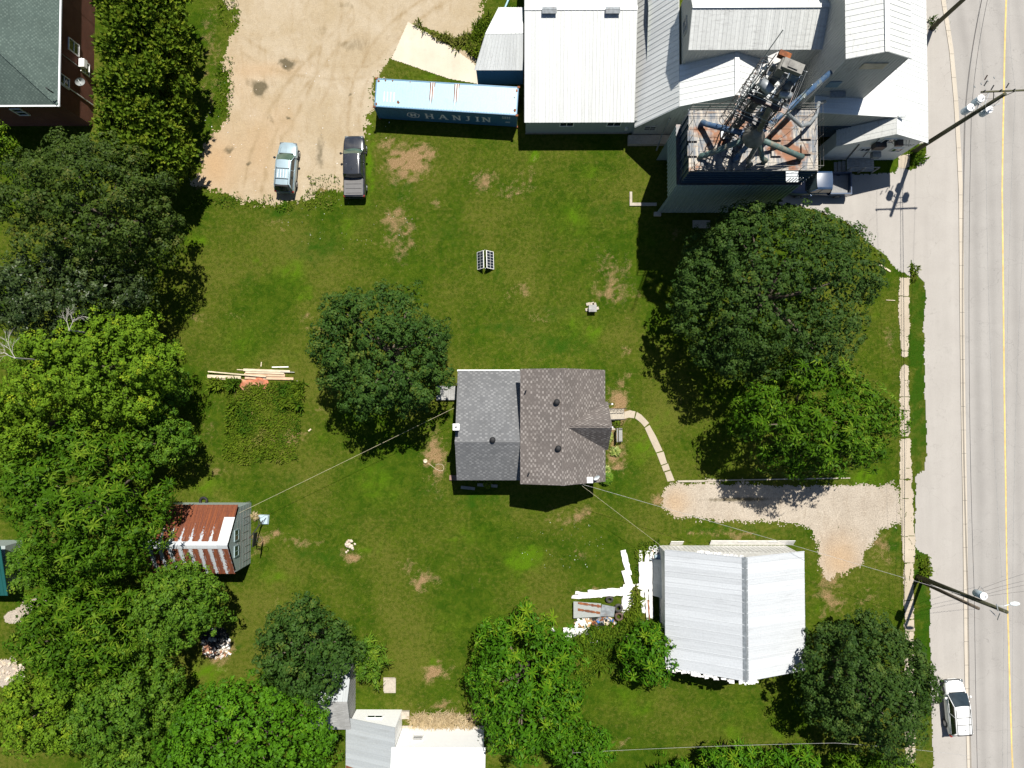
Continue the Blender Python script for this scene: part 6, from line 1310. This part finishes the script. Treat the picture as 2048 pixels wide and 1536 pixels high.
# ================================================================ LAWN OBJECTS
# portable solar panels, leaning back to back
c = P(971, 522); R_ = thing("solar_panel_stand", "pair of dark solar panels leaning back to back on the open lawn", "solar panel", (c.x, c.y, 0), rz=math.radians(1.5))
M['solar'] = mplain("solar_cells", (.012, .016, .035), .2, .2, 3, 0, .8)
for s in (-1, 1):
    lo, hi = V(s * .72, 0, .08), V(s * .12, 0, .85); up = (hi - lo); side = V(0, .78, 0); nrm_ = V(s * .79, 0, .61)
    def f(mb): mb.obox((lo + hi) / 2, side, up / 2, nrm_ * .02)
    o = part(R_, "frame", M['white'], f, local=True)
    def f(mb):
        m_ = (lo + hi) / 2 + nrm_ * .024
        for i in range(6):
            for j in range(2): mb.obox(m_ + side * (-.80 + .32 * i) + up * (-.225 + .45 * j), side * .145, up * .205, nrm_ * .004)
    part(o, "solar_cell", M['solar'], f, local=True)
part(R_, "leg", M['steel'], lambda mb: [mb.bar((0, y, 0), (0, y, .84), .05, .05) for y in (-.8, .8)], local=True)
# small hut-shaped box on stones
c = P(1184, 617); R_ = thing("well_cover", "small grey roofed box on pale stones in the middle of the lawn", "box", (c.x, c.y, 0))
part(R_, "box", M['board_grey'], lambda mb: mb.box(-.28, .28, -.3, .22, 0, .55), local=True)
part(R_, "lid", M['board_grey'], lambda mb: mb.panel((-.34, -.36, .56), (.34, -.36, .56), (.34, .24, .66), (-.34, .24, .66), .04), local=True)
part(R_, "base_stone", M['concrete'], lambda mb: [mb.obox((x, y, .06), (.16, .04, 0), (-.03, .12, 0), (0, 0, .07)) for x, y in ((-.35, .38), (.2, .36), (.42, .0), (-.42, -.1), (.0, .42))], local=True)
# heap of pale stones
rn = random.Random(21)
def rock(mb, c, r):
    o = len(mb.v); n = 7; L = [(0, -.8), (.75, -.35), (1, .15), (.6, .7), (0, .95)]
    vs = [V(c[0], c[1], c[2] - r * .5)]; 
    for rr, z in L[1:-1]:
        for k in range(n): a = k / n * 6.283 + rn.uniform(-.2, .2); vs.append(V(c[0] + math.cos(a) * rr * r * rn.uniform(.8, 1.2), c[1] + math.sin(a) * rr * r * rn.uniform(.8, 1.2), c[2] + z * r * .7))
    vs.append(V(c[0], c[1], c[2] + r * .7)); fs = [(0, 1 + (k + 1) % n, 1 + k) for k in range(n)]
    for i in range(2): fs += [(1 + i * n + k, 1 + i * n + (k + 1) % n, 1 + (i + 1) * n + (k + 1) % n, 1 + (i + 1) * n + k) for k in range(n)]
    e = 1 + 2 * n; fs += [(e + k, e + (k + 1) % n, len(vs) - 1) for k in range(n)]; mb.add(vs, fs)
M['pale_stone'] = mplain("pale_stone", (.52, .44, .36), .85, .25, 5, dirt=(.25, .17, .12), dlo=.5, dhi=.7)
mb = MB()
for k in range(16): q = P(700 + rn.uniform(-6, 6), 1086 + rn.uniform(-9, 10)); rock(mb, (q.x, q.y, rn.uniform(.05, .3)), rn.uniform(.10, .19))
for q in ((710, 1088), (696, 1101), (693, 1104), (706, 1098)): q = P(*q); rock(mb, (q.x, q.y, .05), .1)
tag(mb.build("stone_heap", M['pale_stone'], None, uv=False), "small heap of pale stones standing alone on the lower lawn", "stones")
tag(part(None, "stump_cover", M['board'], lambda mb: mb.lathe((P(851, 922).x, P(851, 922).y, 0), [(.17, 0), (.18, .12), (.13, .16), (.05, .14)], 12)), "small round pale cap in the dirt beside the house", "stump")
def f(mb):
    pts = [(856, 926), (864, 932), (872, 938), (880, 942), (886, 941), (888, 934), (884, 929), (877, 928), (870, 930)]; mb.tube([P(x, y, .03) for x, y in pts], .018, 6)
tag(part(None, "garden_hose", M['board'], f, True), "thin pale hose looped on the bare dirt beside the house", "hose")
c = P(780.5, 1370); tag(part(None, "concrete_slab", M['concrete'], lambda mb: (mb.box(c.x - .5, c.x + .5, c.y - .62, c.y + .62, 0, .16), mb.box(c.x - .58, c.x + .4, c.y - .52, c.y + .66, 0, .08))), "rectangular concrete slab lying on the lawn near the white house", "slab")
# scattered light scraps of wood on the lawn
for k, (x, y, x2, y2, w_, lb_) in enumerate(((1757, 528, 1781, 543, .14, "split white post lying on the grass beside the largest maple"), (1772, 600, 1790, 601, .05, "thin stick on bare soil near the sidewalk"), (617, 862, 622, 858, .12, "pale bone shaped scrap of wood on the lawn by the weeds"))):
    a, b = P(x, y, .05), P(x2, y2, .05); tag(part(None, "wood_scrap", M['board'], lambda mb: mb.bar(a, b, w_, .06)), lb_, "wood")
tag(part(None, "edging", M['concrete'], lambda mb: (mb.bar(P(1355, 962, .03), P(1700, 956, .03), .09, .08), mb.bar(P(1409, 962.5, .05), P(1356, 963, .05), .11, .08))), "thin pale kerb strip along the grass north of the driveway", "edging")
# garden bench
c = P(1237, 869.5); R_ = thing("bench", "slatted grey wooden bench with its back to the house", "bench", (c.x, c.y, 0))
part(R_, "seat", M['board_grey'], lambda mb: [mb.box(-.02 + k * .1, .06 + k * .1, -.6, .6, .43, .46) for k in range(3)], local=True)
part(R_, "backrest", M['board_grey'], lambda mb: [mb.obox((-.14 - k * .05, 0, .58 + k * .12), (.012, 0, -.004), (0, .6, 0), (-.02, 0, .045)) for k in range(3)], local=True)
for s in (-1, 1):
    part(R_, "leg", M['dark_steel'], lambda mb: (mb.bar((.25, s * .55, 0), (.25, s * .55, .62), .04, .05), mb.bar((-.1, s * .55, 0), (-.28, s * .55, .9), .04, .05), mb.bar((.27, s * .55, .62), (-.2, s * .55, .64), .05, .03)), local=True)
# hostas and shrubs at the house
M['hosta'] = mleaf("hosta_leaf", (.08, .14, .02), (.20, .26, .05), (.45, .42, .14), .5, .25, .35)
def plant(name, label, px, py, r, h, mat, seed, n=60, L=.26, wd=.07, cat='plant'):
    rg = np.random.default_rng(seed); c = P(px, py); root = thing(name, label, cat, (c.x, c.y, 0)); q = rg.uniform(0, 1, n) ** .6 * r; a = rg.uniform(0, 6.283, n)
    pos = np.stack([np.cos(a) * q * .5, np.sin(a) * q * .5, h * (1 - (q / r) ** 2) * .55 + .03], -1); d = nrm(np.stack([np.cos(a + rg.normal(0, .5, n)), np.sin(a + rg.normal(0, .5, n)), .25 + 0 * a], -1)); s = nrm(np.cross(d, np.array([0, 0, 1.])))
    Ls = (L * rg.uniform(.7, 1.3, n))[:, None]; w_ = wd * rg.uniform(.7, 1.2, n)[:, None]; mid = pos + d * Ls * .55 + np.array([0, 0, .06]); tip = pos + d * Ls + np.array([0, 0, -.03])
    co = np.concatenate([np.stack([pos - s * w_ * .3, pos + s * w_ * .3, mid + s * w_, mid - s * w_], 1), np.stack([mid - s * w_, mid + s * w_, tip + s * w_ * .1, tip - s * w_ * .1], 1)]).reshape(-1, 3)
    mesh_np("foliage", co, np.arange(len(co)).reshape(-1, 4), M[mat], {"tint": np.tile(np.repeat(np.clip(rg.normal(.5, .25, n), 0, 1), 4), 2)}, root)
    part(root, "stem", M['bark'], lambda mb: [mb.tube([(0, 0, 0), (.1 * math.cos(t), .1 * math.sin(t), h * .4)], .012, 4) for t in (0, 2, 4)], local=True)
plant("hosta", "round variegated hosta below the slatted bench", 1230, 903, .50, .45, 'hosta', 61, 120, .28, .06)
plant("hosta", "yellow green hosta against the house wall beside the bench", 1217, 872, .40, .4, 'hosta', 62, 90, .3, .07)
plant("hosta", "small yellow green hosta at the wall just below its larger neighbour", 1214, 882, .28, .35, 'hosta', 65, 60, .26, .06)
plant("flower_bed_plant", "dark leafy plant between the front steps and the bench", 1232, 848, .45, .4, 'weed', 63, 120, .2, .04)
plant("shrub", "tall green leafy shrub at the lower right corner of the house", 1211, 955, .9, 1.3, 'green', 64, 420, .28, .06, 'shrub')
plant("shrub", "narrow green shrub against the east wall near the lower right house corner", 1212, 940, .45, .8, 'hosta', 66, 120, .25, .06, 'shrub')
plant("shrub", "low leafy shrub in the shade at the south wall of the house", 975, 968, .5, .5, 'weed', 67, 140, .22, .05, 'shrub')
tag(part(None, "flagstone", M['concrete'], lambda mb: mb.box(P(1226, 857).x - .18, P(1226, 857).x + .18, P(1226, 857).y - .12, P(1226, 857).y + .12, 0, .08)), "pale flagstone at the upper end of the bench", "stone")
for (x, y, x2, y2, lb_) in ((922, 974, 950, 977, "block edging at the shaded south wall near the side step"), (955, 969, 995, 972, "longer block edging in the shade south of the house")):
    a, b = P(x, y), P(x2, y2); tag(part(None, "stone_edging", M['foundation'], lambda mb: mb.bar(a + V(0, 0, .1), b + V(0, 0, .1), .25, .2)), lb_, "edging")
# basketball hoop beside the rusty shed
c = P(527, 1038); R_ = thing("basketball_hoop", "portable basketball hoop with a grey base tank beside the rusty shed", "basketball hoop", (c.x, c.y, 0), rz=math.radians(-6))
part(R_, "base", M['transformer'], lambda mb: mb.add([(-.5, .35, 0), (.48, .42, 0), (.5, -.42, 0), (-.1, -.5, 0), (-.45, .3, .16), (.42, .36, .2), (.42, -.36, .2), (-.05, -.42, .16)], [(3, 2, 1, 0), (4, 7, 6, 5), (0, 4, 5, 1), (1, 5, 6, 2), (2, 6, 7, 3), (3, 7, 4, 0)][:6]), local=True)
part(R_, "pole", M['dark_steel'], lambda mb: (mb.tube([(.0, -.1, .1), (-.1, -.75, 1.4), (.0, -1.1, 2.9)], .05, 8), mb.tube([(-.3, .2, .15), (-.06, -.5, 1.0)], .025, 6), mb.tube([(.3, .2, .15), (-.06, -.5, 1.0)], .025, 6)), local=True)
part(R_, "backboard", M['black'], lambda mb: (mb.box(.5, .56, -1.72, -.58, 2.75, 3.55),), local=True)
part(R_, "support_arm", M['dark_steel'], lambda mb: [mb.bar((0, -1.1 + d, z), (.5, -1.15 + d, z), .04, .05) for d, z in ((-.08, 2.85), (.08, 2.85), (0, 3.2))], local=True)
part(R_, "rim", M['dark_steel'], lambda mb: mb.tube([V(.86 + math.cos(t / 20 * 6.2832) * .24, -1.15 + math.sin(t / 20 * 6.2832) * .24, 2.95) for t in range(21)], .018, 6, False), local=True)
plant("weed_clump", "dry weed clump between the rusty shed and the hoop base", 511, 1032, .35, .5, 'straw', 68, 70, .3, .03)

# ================================================================ BOARDS, SCRAP, BURN PILE
def board(label, x0, y0, x1, y1, wpx, mat, z=.05, th=.05, name="board", group="planks stacked beside the old garden bed", cat="board", jag=0):
    a, b = P(x0, y0, z), P(x1, y1, z + .012); mb = MB(); w_ = wpx / 22.7
    if not jag: mb.bar(a, b, w_, th)
    else:
        rj = random.Random(int(x0 * 7 + y0)); t = (b - a).normalized(); s = t.cross(V(0, 0, 1)); L = (b - a).length; n = max(3, int(L / .22)); rg = []
        for sd in (1, -1):
            for i in range(n + 1):
                k = i if sd == 1 else n - i; rg.append(a + t * (L * k / n) + s * sd * (w_ / 2 + rj.uniform(-jag, jag)) + t * rj.uniform(-.05, .05))
        slab(mb, [V(p.x, p.y, 0) for p in rg][::-1], z - th / 2, z + th / 2)
    o = mb.build(name, M[mat]); return tag(o, label, cat, group)
PL = [("long thick pale plank reaching farthest west in the plank stack", 415, 752.5, 482, 755, 6.3, 'board', .12, .12), ("thin pole laid slantwise over the planks", 416, 743, 532, 753.5, 2.2, 'board', .34, .06), ("broad weathered plank along the top of the stack", 487, 739.5, 580, 743, 4.8, 'board', .16, .08),
      ("narrow cream plank second from the top of the stack", 491, 744.5, 568, 747, 3.2, 'board', .22, .07), ("short tan plank in the middle of the stack", 489, 749, 570, 750.5, 6.0, 'board_pink', .12, .09), ("longest tan plank along the bottom of the stack", 490, 755.5, 587, 757.5, 5.0, 'board_pink', .10, .09),
      ("thin grey lath sticking out to the right of the stack", 560, 743.5, 589, 744.5, 1.4, 'board_grey', .2, .04), ("short stake pointing away above the planks", 523, 724, 522, 733, 1.8, 'board', .05, .04), ("dark lath in the weeds left of the planks", 415, 761, 424, 761, 2, 'board_grey', .06, .05), ("slim lath lying in the weeds under the long plank", 428, 756.5, 452, 759, 1.6, 'board', .05, .04), ("tiny stub at the right end of the planks", 594, 761, 600, 762.5, 2.4, 'board', .06, .05), ("thin stick above the stack", 474, 739, 488, 740, 1.6, 'board', .06, .05)]
for l, x0, y0, x1, y1, w_, mt, z, th in PL: board(l, x0, y0, x1, y1, w_, mt, z, th)
tag(part(None, "pipe", M['white'], lambda mb: mb.tube([P(544, 734.5, .06), P(577, 734, .06)], .055, 8)), "short white plastic pipe above the plank stack", "pipe")
mb = MB(); nx_, ny_ = 18, 6; g = []
for j in range(ny_ + 1):
    for i in range(nx_ + 1):
        u, v = i / nx_, j / ny_; x = 481 + 53 * u + 3 * math.sin(v * 5); y = 757 + v * (17 + 4 * math.sin(u * 9)) + 2.5 * math.sin(u * 7) ; g.append(P(x, y, .12 + .10 * math.sin(u * 11 + v * 2) + .06 * math.sin(v * 6)))
mb.add(g, [(j * (nx_ + 1) + i, (j + 1) * (nx_ + 1) + i, (j + 1) * (nx_ + 1) + i + 1, j * (nx_ + 1) + i + 1) for j in range(ny_) for i in range(nx_)])
M['rusty_sheet'] = mplain("crumpled_rusty_sheet", (.42, .15, .08), .8, .3, 4, 0, .3, dirt=(.45, .33, .20), dlo=.45, dhi=.62)
o = mb.build("rusty_sheet", M['rusty_sheet'], None, True); o.modifiers.new("t", 'SOLIDIFY').thickness = .015; tag(o, "crumpled rusty metal sheet below the plank stack", "metal sheet")

WB = "white boards dumped beside the barn"
BW = [("slanting white board pointing to the top of the board dump", 1246, 1100, 1258, 1150, 11, .10), ("white board below the slanting tip board", 1250, 1140, 1262, 1186, 15, .15), ("wide white board at the crossing of the dump", 1256, 1168, 1256, 1224, 20, .22), ("white board running down to the tyres", 1249, 1195, 1250, 1234, 12, .12),
      ("broad white board reaching west from the crossing", 1176, 1188, 1262, 1182, 15, .18), ("short white board at the far west tip", 1143, 1194, 1180, 1193, 6.5, .08), ("white board angled above the far west tip", 1150, 1185, 1205, 1192, 6.5, .12), ("white board bridging the crossing and the barn rows", 1240, 1180, 1286, 1172, 11, .26),
      ("wide white board stacked upright near the barn", 1291, 1124, 1292, 1178, 26, .25), ("narrow white board tip at the top of the barn row", 1281, 1101, 1282, 1126, 6, .15), ("white board next to the narrow tip", 1294, 1101, 1294, 1128, 8, .2), ("left long white board of the barn row", 1283, 1172, 1287, 1226, 8, .18), ("middle long white board of the barn row", 1292, 1176, 1297, 1238, 7, .2), ("right long white board of the barn row nearest the wall", 1300, 1170, 1304, 1238, 7, .24),
      ("upper white board of the lower dump by the ash", 1127, 1260, 1184, 1263, 11, .15), ("lower white board of the lower dump by the ash", 1132, 1278, 1196, 1279, 14, .12), ("white board end beside the lower dump", 1180, 1264, 1196, 1270, 14, .16), ("white board scrap under the ash branches", 1104, 1256, 1110, 1264, 7, .1)]
for l, x0, y0, x1, y1, w_, z in BW: board(l, x0, y0, x1, y1, w_, 'offwhite', z, .06, group=WB, jag=.045)
board("thin grey board on the lower dump", 1133, 1269.5, 1181, 1269, 4.5, 'board_grey', .24, .05, group=WB); board("brown edged board among the barn row", 1296, 1200, 1299, 1240, 2.2, 'rust', .25, .05, group=WB)
a, b = P(1308, 1113, .35), P(1319, 1195, .35)
tag(part(None, "door_panel", M['white_roof_old'], lambda mb: mb.add([P(1304, 1118, .15), P(1303, 1190, .15), P(1325, 1197, 1.3), P(1326, 1120, 1.3), P(1304, 1118, .10), P(1303, 1190, .10), P(1325, 1197, 1.24), P(1326, 1120, 1.24)], [(0, 1, 2, 3), (7, 6, 5, 4), (0, 3, 7, 4), (1, 5, 6, 2), (0, 4, 5, 1), (3, 2, 6, 7)])), "old peeling white door leaning against the barn wall", "door panel")
def corrug(label, q, z, mat):
    mb = MB(); A, B, C_, D = [P(x, y, z + dz) for (x, y), dz in zip(q, (0, .04, .1, .06))]; mb.panel(A, B, C_, D, .02, .09, .018, .04); return tag(mb.build("corrugated_sheet", M[mat]), label, "metal sheet", "corrugated sheets on the scrap heap")
M['corr'] = mroofmetal("rust_streaked_sheet", (.29, .305, .29), (.18, .18, .16), .5, rust=(.30, .10, .05), rlo=.60, rhi=.64, stretch=(.5, 4, 1))
o = corrug("corrugated sheet with rust streaks on the scrap heap", [(1147, 1236), (1147, 1203), (1202, 1207), (1202, 1233)][::1], .42, 'corr')
def f(mb):
    rs = random.Random(3)
    for (x0, y0, x1, y1, w_) in ((1156, 1206, 1202, 1213, 2.4), (1156, 1219, 1200, 1226, 2.2)):
        for k in range(12):
            t0, t1 = k / 12, (k + 1.1) / 12; ww = w_ * rs.uniform(.6, 1.3); ya, yb = y0 + (y1 - y0) * t0, y0 + (y1 - y0) * t1; xa, xb = x0 + (x1 - x0) * t0, x0 + (x1 - x0) * t1
            mb.poly(P(xa, ya - ww, .545 + .001 * k), P(xa, ya + ww, .545 + .001 * k), P(xb, yb + ww, .545 + .001 * k), P(xb, yb - ww, .545 + .001 * k))
part(o, "rust_streak", M['rust'], f); corrug("grey corrugated sheet overlapping the rust streaked one", [(1200, 1232), (1204, 1209), (1230, 1214), (1228, 1233)], .50, 'steel')
def tyre(label, px, py, z, mat, R=.27, tilt=0):
    c = P(px, py, z); tag(part(None, "tyre", M[mat], lambda mb: mb.tube([c + V(math.cos(t / 20 * 6.2832) * R, math.sin(t / 20 * 6.2832) * R, math.sin(t / 20 * 6.2832) * tilt) for t in range(21)], .105, 10, False), True), label, "tyre", "tyres on the scrap heap")
tyre("grey tyre at the right end of the scrap heap", 1237, 1216, .5, 'tyre_grey'); tyre("grey tyre underneath the upper grey tyre", 1236.5, 1218, .25, 'tyre_grey'); tyre("brown tyre below the grey ones with a white scrap inside", 1238, 1233, .3, 'tyre_brown', .29); tyre("dark tyre half hidden behind the corrugated sheets", 1219, 1199, .3, 'tyre_grey', .24, .12)
def chunks(name, label, cols, area, n, rn, smin, smax, hmax, kind='stuff', group=None):
    mb = MB()
    for k in range(n):
        u = math.sqrt(rn.random()); a = rn.uniform(0, 6.283); x = area[0] + math.cos(a) * u * area[2]; y = area[1] + math.sin(a) * u * area[3]; q = P(x, y, rn.uniform(.03, hmax * (1.05 - u))); mb.cur = rn.randrange(len(cols)); s = rn.uniform(smin, smax)
        d = V(rn.uniform(-1, 1), rn.uniform(-1, 1), rn.uniform(-.4, .4)).normalized(); e = d.cross(V(rn.uniform(-.3, .3), rn.uniform(-.3, .3), 1)).normalized(); g = d.cross(e)
        mb.obox(q, d * s, e * s * rn.uniform(.15, .7), g * s * rn.uniform(.08, .3))
    o = mb.build(name, [M[c] for c in cols], None, uv=False); o['label'] = label; o['kind'] = kind; return o
M['blue_plastic'] = mplain("blue_plastic", (.03, .12, .32), .4, .1, 4); M['cardboard'] = mplain("tan_card", (.42, .28, .15), .9, .2, 4); M['ash'] = mplain("burnt_ash", (.016, .016, .017), .95, .4, 6, dirt=(.10, .10, .10), dlo=.55, dhi=.7); M['terracotta'] = mplain("terracotta_shard", (.36, .17, .10), .85, .2, 4)
chunks("debris", "mixed scrap of dark rods blue plastic and tan card below the corrugated sheets", ['dark_steel', 'steel', 'blue_plastic', 'black', 'cardboard', 'board', 'rust'], (1208, 1245, 20, 10), 150, random.Random(31), .08, .32, .6)
chunks("debris", "white and tan rubbish at the left end of the scrap heap", ['offwhite', 'cardboard', 'cardboard', 'white', 'tyre_brown'], (1168, 1246, 18, 9), 70, random.Random(32), .08, .26, .4)
chunks("debris", "burn pile of black ash with pale and orange rubble on its lower side", ['ash', 'ash', 'ash', 'tyre_grey', 'steel'], (431, 1280, 28, 24), 420, random.Random(33), .06, .22, .55)
chunks("debris", "pale broken rubble ringing the lower edge of the burn pile", ['offwhite', 'pale_stone', 'board', 'ash', 'terracotta'], (433, 1303, 27, 13), 190, random.Random(34), .04, .17, .3)
chunks("debris", "orange brown shards in the middle of the burn pile", ['terracotta', 'terracotta', 'pale_stone'], (421, 1297, 13, 9), 70, random.Random(35), .08, .24, .5)
chunks("debris", "pale scraps on the right side of the burn pile", ['pale_stone', 'offwhite', 'ash'], (449, 1290, 11, 16), 60, random.Random(36), .06, .2, .5)
chunks("debris", "white pails rags and dark scraps piled at the corner of the white barn", ['white', 'white', 'offwhite', 'transformer', 'black', 'rust', 'board_grey'], (1310, 1110, 12, 16), 75, random.Random(37), .07, .2, .5)
for k, (x, y, lb_) in enumerate(((1300, 1095, "small upright white pail at the top of the barn corner pile"), (1309, 1093, "second small white pail beside the first at the barn corner"), (1320, 1094, "white pail closest to the barn wall"), (1313, 1100, "white pail in the middle of the barn corner pile"))):
    c = P(x, y); tag(part(None, "pail", M['white'], lambda mb: mb.lathe((c.x, c.y, 0), [(.13, 0), (.16, .36), (.14, .36), (.12, .05)], 14)), lb_, "pail", "white pails at the barn corner")
tag(part(None, "tarpaulin", M['transformer'], lambda mb: mb.add([P(1309, 1110, .5), P(1321, 1109, .62), P(1325, 1117, .5), P(1319, 1121, .3), P(1309, 1118, .28), P(1314, 1113, .7)], [(0, 5, 1), (1, 5, 2), (2, 5, 3), (3, 5, 4), (4, 5, 0)]), True), "grey plastic sheet crumpled over the barn corner pile", "tarpaulin")
chunks("litter", "tiny white bits of litter and clover scattered over the lawns", ['white', 'offwhite'], (1120, 1090, 90, 55), 50, random.Random(38), .012, .035, .03)
chunks("litter", "tiny white bits scattered over the gravel lot", ['white', 'offwhite', 'pale_stone'], (600, 250, 190, 150), 130, random.Random(39), .015, .05, .02)
chunks("litter", "tiny pale stones around the upper lawn near the parked vehicles", ['white', 'pale_stone'], (680, 440, 150, 60), 60, random.Random(40), .012, .035, .02)
chunks("litter", "small woody rubble on the worn ground left of the walnut", ['pale_stone', 'board'], (20, 1340, 30, 25), 60, random.Random(41), .05, .2, .1)
